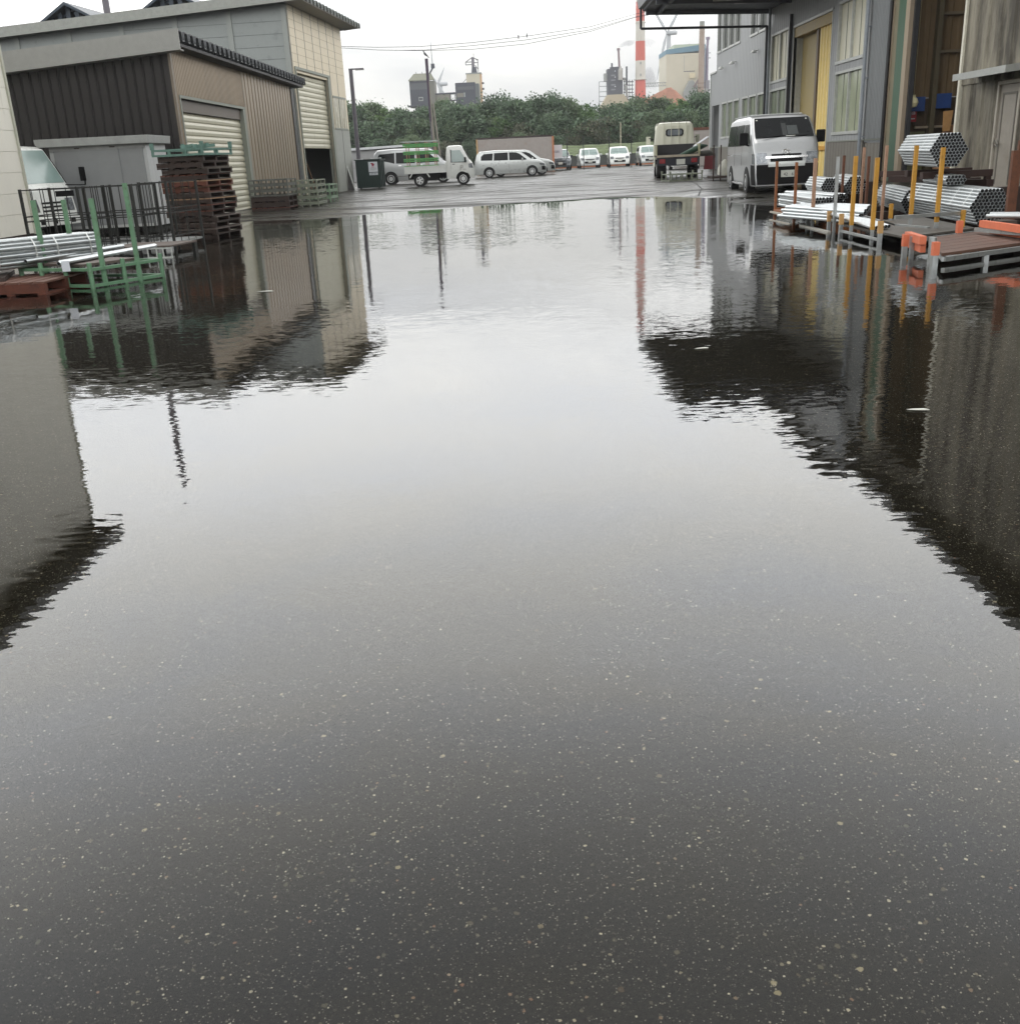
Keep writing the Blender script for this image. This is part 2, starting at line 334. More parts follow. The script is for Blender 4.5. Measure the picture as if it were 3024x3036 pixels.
# walls: a plane with a horizontal run u and holes (u0,u1,z0,z1)
def rects(u0, u1, z0, z1, holes):
    holes = [(h[0], h[1], max(h[2], z0), min(h[3], z1)) for h in holes if h[3] > z0 and h[2] < z1]
    us = sorted(set([u0, u1] + [h[0] for h in holes] + [h[1] for h in holes])); res = []
    for a, b in zip(us, us[1:]):
        if b <= u0 or a >= u1: continue
        hs = sorted([(h[2], h[3]) for h in holes if h[0] <= a+1e-6 and h[1] >= b-1e-6]); z = z0
        for h0, h1 in hs:
            if h0 > z+1e-4: res.append((a, b, z, h0))
            z = max(z, h1)
        if z < z1-1e-4: res.append((a, b, z, z1))
    return res
def flat_wall(mb, o, d, u0, u1, z0, z1, holes=(), thick=0.12, top=None):
    """o, d: origin and run direction (2-D); outward side is on the right of d; thickness goes inward"""
    o = Vector((o[0], o[1], 0)); d = Vector((d[0], d[1], 0)).normalized(); n = Vector((d.y, -d.x, 0))
    for a, b, c, e in rects(u0, u1, z0, z1, holes):
        P = lambda u, z, k: o+d*u-n*k+Vector((0, 0, z))
        ea = top(a) if (top and abs(e-z1) < 1e-6) else e; eb = top(b) if (top and abs(e-z1) < 1e-6) else e
        mb.prism([P(a, c, 0), P(b, c, 0), P(b, eb, 0), P(a, ea, 0)], -n*thick)
def corr_wall(mb, o, d, u0, u1, z0, z1, holes=(), pitch=0.2, depth=0.02, duty=0.5, top=None, thick=0.05):
    """ribbed sheet standing proud of the plane by depth"""
    o = Vector((o[0], o[1], 0)); d = Vector((d[0], d[1], 0)).normalized(); n = Vector((d.y, -d.x, 0))
    for a, b, c, e in rects(u0, u1, z0, z1, holes):
        prof = []; k = math.floor(a/pitch)*pitch
        def at(u):
            t = ((u/pitch) % 1.0)
            s = 0.12
            if t < s: return t/s
            if t < duty: return 1.0
            if t < duty+s: return 1-(t-duty)/s
            return 0.0
        us = [a]
        while k < b:
            for q in (0, 0.12, duty, duty+0.12):
                u = k+q*pitch
                if a+1e-4 < u < b-1e-4: us.append(u)
            k += pitch
        us.append(b)
        row = lambda zf: [o+d*u+n*(at(u)*depth)+Vector((0, 0, zf(u))) for u in us]
        tz = (lambda u: top(u)) if (top and abs(e-z1) < 1e-6) else (lambda u: e)
        mb.grid([row(lambda u: c), row(tz)])
        P = lambda u, z, kk: o+d*u-n*kk+Vector((0, 0, z))
        mb.prism([P(a, c, 0.004), P(b, c, 0.004), P(b, tz(b), 0.004), P(a, tz(a), 0.004)], -n*thick)
def shutter(parent, o, d, u0, u1, z0, z1, slat=0.2, rec=0.12, name='roller_shutter'):
    o = Vector((o[0], o[1], 0)); d = Vector((d[0], d[1], 0)).normalized(); n = Vector((d.y, -d.x, 0)); mb = MB()
    rows = []; z = z0
    while z < z1:
        for q, k in ((0, 0.0), (0.08, 0.028), (0.5, 0.036), (0.85, 0.02), (0.93, 0.0)):
            zz = z+q*slat
            if zz > z1: break
            rows.append([o+d*u-n*(rec-k)+Vector((0, 0, zz)) for u in (u0, u1)])
        z += slat
    rows.append([o+d*u-n*rec+Vector((0, 0, z1)) for u in (u0, u1)])
    mb.grid(rows)
    P = lambda u, z: o+d*u-n*(rec+0.03)+Vector((0, 0, z))
    mb.prism([P(u0, z0), P(u1, z0), P(u1, z1), P(u0, z1)], -n*0.02)
    return mb.build(name, M_shutter, parent)

# ------------------------------------------------------------------ ground and flood water
SHORE = [(-60, 25.6), (-9, 25.6), (-6.3, 25.8), (-4.4, 26.0), (-2.6, 26.8), (-0.9, 28.1), (0.6, 29.1), (2.9, 29.3), (4.2, 28.4), (4.75, 27.0), (5.4, 22.4), (6.2, 21.6), (9, 21.4), (60, 21.4)]
def shore(x):
    for (a, s), (b, t) in zip(SHORE, SHORE[1:]):
        if a <= x <= b: return s+(t-s)*(x-a)/(b-a)
    return 25.0
def zwater(y):
    t = max(0.0, min(12.0, y-16.5)); return 0.00045*t*t  # water shape rises towards the far shore to shift its reflections
def gz(x, y):
    d = y-shore(x)
    z = (d*0.011 if d > 0 else d*0.012)+zwater(y)*(1.0 if d < 0 else 1.0)
    z = max(-0.085, min(0.12, z))
    if y > 40: z = min(0.16, z+(y-40)*0.002)
    # shallow basin of a second puddle behind the dry spit on the right
    q = ((x-5.6)/1.15)**2+((y-26.0)/0.75)**2
    if q < 4: z -= 0.075*math.exp(-q*1.1)
    # light sag that keeps the flood edge uneven
    f = max(0.0, 1-abs(d)/4.0)
    z += f*0.010*noise.noise(Vector((x*0.55, y*0.35, 3.1)))+f*0.004*noise.noise(Vector((x*2.1, y*1.1, 7.7)))
    if abs(x) > 30: z = z*0.9
    return z
xs = [-2500, -900, -300, -120, -70, -40, -30] + [-24+0.4*i for i in range(121)] + [30, 40, 70, 120, 300, 900, 2500]
ys = [-600, -100, -30, -10, -4] + [-2+0.5*i for i in range(40)] + [18+0.25*i for i in range(60)] + [33+0.6*i for i in range(30)] + [52, 56, 62, 70, 80, 95, 120, 160, 240, 400, 700, 1400, 3200]
gm = MB(); gm.grid([[(x, y, gz(x, y)) for x in xs] for y in ys])
def ground_material():
    M = bpy.data.materials.new('wet_asphalt'); M.use_nodes = True; t = M.node_tree; b = t.nodes['Principled BSDF']
    geo = t.nodes.new('ShaderNodeNewGeometry'); P = geo.outputs['Position']
    def noi(scale, det=5, rough=0.6, sx=1, sy=1):
        mpn = t.nodes.new('ShaderNodeMapping'); mpn.inputs['Scale'].default_value = (sx, sy, 1); t.links.new(P, mpn.inputs[0])
        n = t.nodes.new('ShaderNodeTexNoise'); n.inputs['Scale'].default_value = scale; n.inputs['Detail'].default_value = det; n.inputs['Roughness'].default_value = rough
        t.links.new(mpn.outputs[0], n.inputs['Vector']); return n.outputs['Fac']
    def vor(scale, warp=0.0):
        n = t.nodes.new('ShaderNodeTexVoronoi'); n.inputs['Scale'].default_value = scale; n.inputs['Randomness'].default_value = 1.0
        if warp:
            nn = t.nodes.new('ShaderNodeTexNoise'); nn.inputs['Scale'].default_value = scale*1.8; nn.inputs['Detail'].default_value = 2
            t.links.new(P, nn.inputs['Vector'])
            va = t.nodes.new('ShaderNodeVectorMath'); va.operation = 'MULTIPLY_ADD'
            t.links.new(nn.outputs['Color'], va.inputs[0]); va.inputs[1].default_value = (warp/scale,)*3; t.links.new(P, va.inputs[2])
            t.links.new(va.outputs[0], n.inputs['Vector'])
        else: t.links.new(P, n.inputs['Vector'])
        return n
    big = noi(0.35, 5); mid = noi(2.5, 6, 0.65); fine = noi(120, 4, 0.75)
    base = ramp(t, fine, [(0.30, (0.012, 0.0112, 0.0095)), (0.5, (0.024, 0.0228, 0.0195)), (0.72, (0.046, 0.043, 0.037))])
    m1 = ramp(t, big, [(0.3, (0.78, 0.78, 0.78)), (0.7, (1.18, 1.18, 1.16))])
    mu = t.nodes.new('ShaderNodeMix'); mu.data_type = 'RGBA'; mu.blend_type = 'MULTIPLY'; mu.inputs[0].default_value = 1; t.links.new(base, mu.inputs[6]); t.links.new(m1, mu.inputs[7])
    cur = mu.outputs[2]
    clump = noi(3.2, 5, 0.7)
    # exposed aggregate: four sizes of stone, most of them dull, a few pale or rusty
    for sc_, th, keep, warp, pal in ((46, 0.30, 0.95, 0.5, [(0.0, (0.10, 0.10, 0.075)), (0.35, (0.16, 0.155, 0.11)), (0.7, (0.12, 0.09, 0.06)), (0.9, (0.44, 0.40, 0.27)), (1.0, (0.60, 0.56, 0.42))]),
                                  (85, 0.34, 0.90, 0.45, [(0.0, (0.07, 0.07, 0.06)), (0.45, (0.13, 0.125, 0.10)), (0.72, (0.34, 0.32, 0.24)), (0.86, (0.30, 0.16, 0.10)), (0.90, (0.6, 0.57, 0.46)), (1.0, (0.75, 0.73, 0.62))]),
                                  (150, 0.38, 0.86, 0.4, [(0.0, (0.06, 0.06, 0.055)), (0.5, (0.12, 0.12, 0.10)), (0.8, (0.36, 0.35, 0.30)), (1.0, (0.8, 0.79, 0.70))]),
                                  (260, 0.42, 0.80, 0.3, [(0.0, (0.06, 0.06, 0.055)), (0.6, (0.13, 0.13, 0.115)), (1.0, (0.50, 0.50, 0.45))])):
        v = vor(sc_, warp); sp = t.nodes.new('ShaderNodeSeparateColor'); t.links.new(v.outputs['Color'], sp.inputs[0])
        inside = ramp(t, v.outputs['Distance'], [(th*0.75, (1, 1, 1)), (th, (0, 0, 0))])
        pick = mth(t, 'GREATER_THAN', sp.outputs[0], mth(t, 'MULTIPLY_ADD', clump, -0.22, keep+0.11)); f = mth(t, 'MULTIPLY', inside, pick)
        colr = ramp(t, sp.outputs[1], pal)
        mm = t.nodes.new('ShaderNodeMix'); mm.data_type = 'RGBA'; t.links.new(f, mm.inputs[0]); t.links.new(cur, mm.inputs[6]); t.links.new(colr, mm.inputs[7]); cur = mm.outputs[2]
    t.links.new(cur, b.inputs['Base Color'])
    # wet film: bands of smooth water film and duller, drained asphalt
    film = noi(1.1, 6, 0.62, 0.28, 1.0)
    rg = ramp(t, film, [(0.34, (0.16, 0.16, 0.16)), (0.48, (0.30, 0.30, 0.30)), (0.62, (0.44, 0.44, 0.44)), (0.75, (0.55, 0.55, 0.55))])
    szz = t.nodes.new('ShaderNodeSeparateXYZ'); t.links.new(P, szz.inputs[0])
    sub = t.nodes.new('ShaderNodeMapRange'); t.links.new(szz.outputs['Z'], sub.inputs[0]); sub.inputs[1].default_value = -0.02; sub.inputs[2].default_value = 0.0; sub.inputs[3].default_value = 0.0; sub.inputs[4].default_value = 1.0
    t.links.new(rg, b.inputs['Roughness']); sheen = ramp(t, film, [(0.30, (0.50, 0.50, 0.50)), (0.40, (0.14, 0.14, 0.14)), (0.50, (0.05, 0.05, 0.05)), (0.60, (0.012, 0.012, 0.012))]); t.links.new(mth(t, 'MULTIPLY', sub.outputs[0], sheen), b.inputs['Specular IOR Level'])   # no gloss of its own under water
    bp = t.nodes.new('ShaderNodeBump'); bp.inputs['Strength'].default_value = 0.35; bp.inputs['Distance'].default_value = 0.004
    t.links.new(mid, bp.inputs['Height']); t.links.new(bp.outputs[0], b.inputs['Normal'])
    return M
M_ground = ground_material()
g_o = struct(gm.build('ground', M_ground, smooth='all'))

def water_material():
    M = bpy.data.materials.new('flood_water'); M.use_nodes = True; t = M.node_tree; t.nodes.clear()
    o = t.nodes.new('ShaderNodeOutputMaterial'); geo = t.nodes.new('ShaderNodeNewGeometry'); P = geo.outputs['Position']
    def nvec(scale, sx, sy, det, rough):
        mpn = t.nodes.new('ShaderNodeMapping'); mpn.inputs['Scale'].default_value = (sx, sy, 1); mpn.inputs['Rotation'].default_value = (0, 0, R(9)); t.links.new(P, mpn.inputs[0])
        n = t.nodes.new('ShaderNodeTexNoise'); n.inputs['Scale'].default_value = scale; n.inputs['Detail'].default_value = det; n.inputs['Roughness'].default_value = rough
        t.links.new(mpn.outputs[0], n.inputs['Vector'])
        v = t.nodes.new('ShaderNodeVectorMath'); v.operation = 'SUBTRACT'; t.links.new(n.outputs['Color'], v.inputs[0]); v.inputs[1].default_value = (0.5, 0.5, 0.5)
        return v.outputs[0], n.outputs['Fac']
    a, _ = nvec(3.0, 0.6, 1.5, 2, 0.5); c, _ = nvec(20.0, 0.5, 1.5, 3, 0.6)
    _, patch = nvec(0.16, 1.0, 1.0, 4, 0.6)
    sepn = t.nodes.new('ShaderNodeSeparateXYZ'); t.links.new(P, sepn.inputs[0])
    # breeze patches; calm at the sheltered far edge and in the shallows by the camera
    pr = ramp(t, patch, [(0.36, (0.30, 0.30, 0.30)), (0.50, (0.9, 0.9, 0.9)), (0.62, (1.5, 1.5, 1.5))])
    yy = mth(t, 'DIVIDE', sepn.outputs['Y'], 30.0, clamp=True)
    far = ramp(t, yy, [(0.0, (0.30, 0.30, 0.30)), (0.08, (0.5, 0.5, 0.5)), (0.13, (0.9, 0.9, 0.9)), (0.22, (1.15, 1.15, 1.15)), (0.55, (1.1, 1.1, 1.1)), (0.66, (1.0, 1.0, 1.0)), (0.76, (0.45, 0.45, 0.45)), (0.84, (0.20, 0.20, 0.20)), (0.90, (0.10, 0.10, 0.10)), (1.0, (0.06, 0.06, 0.06))])
    amp = mth(t, 'MULTIPLY', pr, far)
    def sc_(v, k):
        n = t.nodes.new('ShaderNodeVectorMath'); n.operation = 'SCALE'; t.links.new(v, n.inputs[0])
        if isinstance(k, float): n.inputs['Scale'].default_value = k
        else: t.links.new(k, n.inputs['Scale'])
        return n.outputs[0]
    ad = t.nodes.new('ShaderNodeVectorMath'); ad.operation = 'ADD'; t.links.new(sc_(a, WAVE[0]), ad.inputs[0]); t.links.new(sc_(c, WAVE[1]), ad.inputs[1])
    s = sc_(ad.outputs[0], amp)
    fl = t.nodes.new('ShaderNodeVectorMath'); fl.operation = 'MULTIPLY_ADD'; t.links.new(s, fl.inputs[0]); fl.inputs[1].default_value = (1, 1, 0); t.links.new(geo.outputs['Normal'], fl.inputs[2])
    # added tilt of the far normals, so the water there mirrors more sky
    lean = ramp(t, yy, [(0.0, gr(0.0)), (0.32, gr(0.0)), (0.48, gr(0.22)), (0.63, gr(0.65)), (0.80, gr(1.0)), (1.0, gr(1.0))]); ln = t.nodes.new('ShaderNodeCombineXYZ'); t.links.new(mth(t, 'MULTIPLY', lean, -0.010), ln.inputs[1])
    la = t.nodes.new('ShaderNodeVectorMath'); la.operation = 'ADD'; t.links.new(fl.outputs[0], la.inputs[0]); t.links.new(ln.outputs[0], la.inputs[1])
    nr = t.nodes.new('ShaderNodeVectorMath'); nr.operation = 'NORMALIZE'; t.links.new(la.outputs[0], nr.inputs[0])
    fr = t.nodes.new('ShaderNodeFresnel'); fr.inputs['IOR'].default_value = 1.45; t.links.new(nr.outputs[0], fr.inputs['Normal'])
    gl = t.nodes.new('ShaderNodeBsdfGlossy'); gl.inputs['Roughness'].default_value = 0.0; gl.inputs['Color'].default_value = (1, 1, 1, 1); t.links.new(nr.outputs[0], gl.inputs['Normal'])
    tr = t.nodes.new('ShaderNodeBsdfTransparent'); tr.inputs[0].default_value = (0.92, 0.89, 0.81, 1)
    mxs = t.nodes.new('ShaderNodeMixShader'); t.links.new(fr.outputs[0], mxs.inputs[0]); t.links.new(tr.outputs[0], mxs.inputs[1]); t.links.new(gl.outputs[0], mxs.inputs[2])
    t.links.new(mxs.outputs[0], o.inputs[0]); return M
WAVE = (0.013, 0.058)
wm = MB(); wm.grid([[(x, y, zwater(y)) for x in (-60, -20, 0, 20, 60)] for y in [-60, -20, 0, 8, 15]+[17+0.5*i for i in range(27)]+[31.0]])
wo = struct(wm.build('flood_water', water_material(), smooth='all'))
if wo.data.polygons[0].normal.z < 0: wo.data.flip_normals()

# seams in the dry asphalt and a drain channel, laid 4 mm proud
def seam(pts, wd, material, name, label_kind='structure'):
    mb = MB()
    for (a, b) in zip(pts, pts[1:]):
        a = Vector(a); b = Vector(b); d = (b-a).normalized(); n = Vector((-d.y, d.x, 0))*wd/2
        k = max(2, int((b-a).length/0.8)); rows = []
        for i in range(k+1):
            p = a+(b-a)*i/k; rows.append([Vector((q.x, q.y, gz(q.x, q.y)+0.004)) for q in (p-n, p+n)])
        mb.grid(rows)
    return struct(mb.build(name, material))
M_seam = mat('seam_dark', (34, 34, 32), 0.6); M_patch = mat('concrete_apron', (74, 75, 72), 0.40, var=0.12, scale=1.4, dirt=(70, 70, 66), dirt_amt=0.3, stretch=(0.4, 1, 1))
seam([(4.9, 27.6, 0), (5.6, 31.0, 0), (6.3, 36.0, 0), (6.6, 41.0, 0)], 0.05, M_seam, 'asphalt_seam')
seam([(-3.0, 27.9, 0), (-1.1, 36, 0), (1.0, 46.0, 0)], 0.04, M_seam, 'asphalt_seam')
seam([(-6.0, 44.5, 0), (12, 46.5, 0)], 0.05, M_seam, 'asphalt_seam')
# concrete wedge beside the seam on the right and the yard behind the car park
ap = MB(); P0 = [(2.2, 30.2), (3.8, 28.9), (5.9, 38.0), (5.0, 60.0), (2.0, 60.0)]
rows = []
for k in range(0):
    f = k/40.0; y = 29.4+f*20; xa = 2.6-f*3.0; xb = 4.6+f*1.8
    rows.append([Vector((xa+(xb-xa)*j/6, y, gz(xa+(xb-xa)*j/6, y)+0.004)) for j in range(7)])

# pale wet service road beyond the fence, its rusty kerb, dark block wall and grass bank
rd = MB(); rd.grid([[(x, y, 0.17+0.004) for x in (-14, 60)] for y in (91.8, 99.0)]); struct(rd.build('service_road', M_conc))
kb = MB().box(0.5, 16, 91.3, 91.55, 0.16, 0.28); struct(kb.build('kerb', mat('rusty_kerb', (150, 92, 58), 0.7, dirt=(170, 160, 140), dirt_amt=0.3, dscale=0.8)))
bank = MB(); rows = []
for j in range(10):
    y = 101.5+j*1.2; h = [0.9, 1.3, 1.7, 1.95, 2.1, 2.1, 2.0, 1.6, 1.0, 0.4][j]
    rows.append([Vector((x, y, h+0.25*noise.noise(Vector((x*0.4, y*0.4, 0))))) for x in [3.0+0.5*i for i in range(44)]])
bank.grid(rows); struct(bank.build('grass_bank', mat('bank_grass', (92, 104, 70), 0.9, var=0.35, scale=1.6, dirt=(60, 74, 46), dirt_amt=0.4, bump=0.3, bscale=3)))
wl = MB().box(3.5, 40, 100.9, 101.3, 0.1, 1.05).box(3.5, 40, 100.85, 101.35, 1.05, 1.12)
tag(wl.build('block_wall', M_block), 'low dark block wall at the foot of the grass bank behind the car park', 'wall')

# ------------------------------------------------------------------ left: white sided building at the edge of the frame
b = thing('white_warehouse', 'white warehouse with horizontal siding at the left edge of the photo', 'building', (-10, 21.5, 0))
mb = MB(); z = 0.22; rows = []
while z < 6.3:
    rows += [[(0.0, 0.0, z), (0.0, -22.0, z)], [(-0.007, 0.0, z+0.395), (-0.007, -22.0, z+0.395)]]; z += 0.4
mb.grid(rows); mb.box(-7, -0.02, -22, -0.02, 0.22, 6.4)
mb.build('wall', M_white_siding, b)
for y in (-3.4, -6.8, -10.2, -13.6, -17.0): MB().box(-0.02, 0.004, y-0.014, y+0.014, 0.22, 6.4).build('joint_cover', M_white_siding, b)
MB().box(-0.12, 0.03, -0.02, 0.05, 0.2, 6.4).build('corner_trim', mat('trim_pale', (176, 176, 162), 0.5, var=0.04), b)
MB().box(-6.9, -0.03, -21.9, -0.03, -0.12, 0.215).build('plinth', M_plinth, b)
rf = MB().box(-7.4, 0.50, -22.5, 0.22, 6.4, 6.50); rf.box(0.50, 0.60, -22.5, 0.22, 6.38, 6.56); rf.box(-7.4, 0.60, 0.22, 0.28, 6.38, 6.56)
rf.build('roof', M_roof_dark, b)

# ------------------------------------------------------------------ left: low dark workshop with the closed roller shutter
b = thing('dark_workshop', 'dark brown ribbed workshop with a closed roller shutter and saw-tooth roof edge', 'building', (-8.2, 26.4, 0))
ZE = 4.22
roofz = lambda u: ZE-0.062*(abs(u))
nf = MB(); corr_wall(nf, (-9, 0), (1, 0), 0.0, 9.0, 0.05, ZE, pitch=0.232, depth=0.028, duty=0.80, top=lambda u: ZE-0.075*(9-u))
nf.build('end_wall', M_dark_clad, b)
for zz in (0.95, 1.95, 2.95):
    nb = MB().box(-8.9, -0.1, -0.0290, -0.0284, zz-0.003, zz+0.003)
    for i in range(38): nb.box(-8.9+i*0.232-0.009, -8.9+i*0.232+0.009, -0.035, -0.028, zz-0.008, zz+0.008)
    nb.build('screw_row', M_dark_clad, b)
SH = (0.42, 6.5, 0.03, 3.0)
rw = MB(); corr_wall(rw, (0, 0), (0, 1), 0.0, 6.84, 0.05, ZE-0.1, holes=[(SH[0]-0.1, 6.84, -1, SH[3]+0.1)], pitch=0.13, depth=0.022, duty=0.5)
corr_wall(rw, (0, 0), (0, 1), 6.84, 14.3, 0.05, ZE-0.1, pitch=0.42, depth=0.030, duty=0.82)
rw.build('road_wall', M_road_clad, b)
sh = shutter(b, (0, 0), (0, 1), SH[0], SH[1], 0.03, SH[3]-0.28, slat=0.165, rec=0.14)
MB().box(-0.22, -0.06, SH[0], SH[1], SH[3]-0.28, SH[3]).build('shutter_housing', mat('housing_brown', (96, 88, 80), 0.5), b)
fr = MB().box(-0.2, 0.035, SH[1], SH[1]+0.30, 0.0, SH[3]+0.02).box(-0.2, 0.035, SH[0]-0.1, SH[0], 0.0, SH[3]+0.02).box(-0.2, 0.04, SH[0]-0.1, SH[1]+0.30, SH[3]+0.02, SH[3]+0.09)
fr.build('shutter_frame', M_frame_grey, b)
MB().box(-0.05, 0.06, 13.95, 14.35, 0.05, ZE-0.12).build('corner_post', M_frame_dark, b)
MB().box(-0.01, 0.05, -0.03, 0.10, 0.05, ZE-0.05).build('corner_trim', mat('bronze_trim', (120, 110, 98), 0.4, metal=0.4), b)
# ribbed roof sheet whose cut ends show along the road side
rs = MB(); prof = []; y = -0.35
while y < 15.2:
    prof += [(y, 0.0), (y+0.05, 0.20), (y+0.25, 0.20), (y+0.30, 0.0)]; y += 0.46
def rr(x, dz): return [(x, yy, ZE+0.02+0.075*x+hh+dz) for yy, hh in prof]
rs.grid([rr(-9.0, 0), rr(0.42, 0)]); rs.grid([[(p[0], p[1], p[2]) for p in rr(0.42, 0)], [(p[0], p[1], p[2]) for p in rr(0.42, -0.03)]])
rs.grid([rr(-9.0, -0.03), rr(0.42, -0.03)])
rs.build('roof', M_roof_dark, b)
MB().box(-9, 0.36, 0.2, 15.0, 0, 0.001) if False else None
sf = MB(); sf.prism([(0.02, -0.3, ZE-0.11), (0.36, -0.3, ZE-0.09), (0.36, -0.3, ZE-0.02), (0.02, -0.3, ZE-0.04)], (0, 15.2, 0)); sf.build('eaves_soffit', mat('dark_soffit', (44, 42, 44), 0.6), b)
fc = MB(); fc.prism([(-9.2, -0.42, ZE-0.91), (0.44, -0.42, ZE-0.19), (0.44, -0.42, ZE+0.27), (-9.2, -0.42, ZE-0.45)], (0, 0.05, 0)); fc.prism([(-9.2, -0.37, ZE-0.91), (0.40, -0.37, ZE-0.19), (0.40, -0.37, ZE-0.16), (-9.2, -0.37, ZE-0.88)], (0, 0.35, 0))
fc.build('fascia', M_trim_grey, b)
bw = MB().box(-9, -0.1, 14.2, 14.3, 0, ZE-0.5).box(-9, -8.9, 0.1, 14.2, 0, ZE-0.8); bw.build('rear_wall', M_dark_clad, b)

# ------------------------------------------------------------------ left: tall grey and cream hall behind, its shutter half raised
HA = R(-5); b = thing('storage_hall', 'tall grey and cream panelled hall with a half raised roller shutter', 'building', (-8.32, 42.03, 0), HA)
HE = 7.2
hz = lambda u: HE-0.055*(16-u)
mb = MB(); flat_wall(mb, (-16, 0), (1, 0), 0, 16, 0.1, HE, top=hz)
mb.build('end_wall', M_hall_grey, b)
for i in range(8):
    x = -0.12-i*2.16; MB().box(x-0.10, x+0.10, -0.05, -0.002, 0.1, hz(16+x)-0.02).build('wall_batten', mat('batten_grey', (138, 142, 138), 0.5, var=0.03), b)
for k in range(16):
    zz = 0.4+k*0.44; zz < 6.9 and MB().box(-15.9 if zz < 6.1 else -8, -0.02, -0.008, 0.0, zz, zz+0.012).build('panel_joint', mat('joint_grey', (92, 96, 96), 0.6), b)
h1 = (0.35, 5.1, 0.0, 4.78)
mb = MB(); flat_wall(mb, (0, 0), (0, 1), 0, 8.3, 0.12, HE, holes=[h1, (5.75, 8.0, 2.85, 4.15)])
mb.build('road_wall', M_cream, b)
gl = MB(); gl.box(0.0, 0.012, 5.35, 8.3, 0.12, 2.8); gl.build('lower_panel', mat('lower_hall_grey', (146, 148, 142), 0.55, dirt=(110, 112, 108), dirt_amt=0.2), b)
for u in (0.9, 2.1, 3.3, 4.5, 5.7, 6.9): MB().box(-0.01, 0.005, u-0.022, u+0.022, 4.99 if u < 5.2 else 4.21, HE-0.05).build('panel_joint', M_frame_dark, b)
MB().box(0.0, 0.018, 6.88, 6.92, 0.15, 2.79).build('panel_joint', M_frame_dark, b)
for k in range(7): MB().box(-0.01, 0.003, 0.1, 8.2, 5.15+k*0.3, 5.163+k*0.3).build('panel_seam', mat('cream_seam', (150, 136, 104), 0.6), b)
shutter(b, (0, 0), (0, 1), h1[0], h1[1], 1.98, h1[3], slat=0.20, rec=0.16)
MB().box(-0.2, 0.05, h1[1], h1[1]+0.34, 0.1, h1[3]+0.1).box(-0.2, 0.05, h1[0]-0.1, h1[0], 0.1, h1[3]+0.1).box(-0.2, 0.055, h1[0]-0.1, h1[1]+0.34, h1[3]+0.1, h1[3]+0.2).build('shutter_frame', M_frame_grey, b)
wn = MB().box(-0.05, 0.02, 5.75, 8.0, 2.85, 4.15).build('window', mat('film_covered_glass', (176, 170, 152), 0.25, var=0.35, scale=5, stretch=(1, 1, 0.3)), b)
MB().box(0.018, 0.035, 5.7, 8.05, 2.80, 2.87).box(0.018, 0.035, 5.7, 8.05, 4.13, 4.2).box(0.018, 0.035, 6.72, 6.78, 2.87, 4.13).build('frame', M_frame_grey, wn)
inn = MB().box(-14, -13.9, 0.2, 8.1, 0.1, 6).box(-16, -0.2, 8.2, 8.3, 0.1, 6.2); inn.build('rear_wall', M_hall_grey, b)
for y, dx, lb in ((1.6, -0.9, 'left plank leaning inside the half raised shutter'), (1.2, -0.8, 'leftmost plank leaning inside the half raised shutter'), (4.6, -0.6, 'right plank leaning inside the half raised shutter'), (4.85, -0.45, 'rightmost plank leaning inside the half raised shutter')):
    tag(MB().bar((-8.32+dx, 42.03+y, 0.15), (-8.32+dx-0.5, 42.03+y-0.5, 2.3), 0.09, 0.03).build('leaning_plank', M_wood_pale), lb, 'plank', 'planks leaning inside the hall')
rs = MB(); prof = []; y = -0.45
while y < 9.0:
    prof += [(y, 0.0), (y+0.06, 0.17), (y+0.28, 0.17), (y+0.34, 0.0)]; y += 0.52
rr = lambda x, dz: [(x, yy, HE+0.02+0.055*x+hh+dz) for yy, hh in prof]
rs.grid([rr(-16.5, 0), rr(0.75, 0)]); rs.grid([rr(-16.5, -0.035), rr(0.75, -0.035)]); rs.grid([rr(0.75, 0), rr(0.75, -0.035)])
rs.build('roof', mat('hall_roof', (112, 116, 112), 0.45, metal=0.3), b)
fc = MB(); fc.prism([(-16.7, -0.5, HE-0.95), (0.78, -0.5, HE-0.02), (0.78, -0.5, HE+0.34), (-16.7, -0.5, HE-0.59)], (0, 0.06, 0)); fc.build('fascia', mat('hall_fascia', (140, 142, 136), 0.5), b)
sf = MB(); sf.prism([(0.02, -0.4, HE-0.06), (0.7, -0.4, HE+0.0), (0.7, -0.4, HE+0.03), (0.02, -0.4, HE-0.03)], (0, 9.4, 0)); sf.build('eaves_soffit', mat('hall_soffit', (120, 116, 108), 0.6), b)
# two slatted roof monitors
for k, (xc, lab) in enumerate(((-9.2, 'left'), (-4.9, 'right'))):
    mn = MB(); zc = HE-0.055*abs(xc)+0.1
    mn.prism([(xc-1.75, 0.9, zc+0.02), (xc, 0.9, zc+1.05), (xc+1.75, 0.9, zc+0.12), (xc+1.75, 0.9, zc+0.04), (xc, 0.9, zc+0.93), (xc-1.75, 0.9, zc-0.06)], (0, 6.0, 0))
    o = mn.build('roof_monitor', M_roof_blue, b)
    for i in range(-4, 5):
        h = 0.92-abs(i)*0.2
        if h > 0.1: MB().box(xc+i*0.36-0.13, xc+i*0.36+0.05, 1.2, 1.26, zc, zc+h).build('louvre', M_roof_blue, o)
    for s_ in (-1, 1): MB().bar((xc+s_*1.3, 1.5+0.1*s_, zc+0.1), (xc-s_*0.2, 1.5+0.1*s_, zc+0.85), 0.1).build('brace', M_roof_blue, o)
tag(MB().cyl((-21.6, 60, 0), (-21.6, 60, 17.2), 0.22, 12, 0.16).build('flue_pole', M_lamp_pole, smooth=True), 'dark pole rising behind the roof monitors of the tall hall', 'pole')

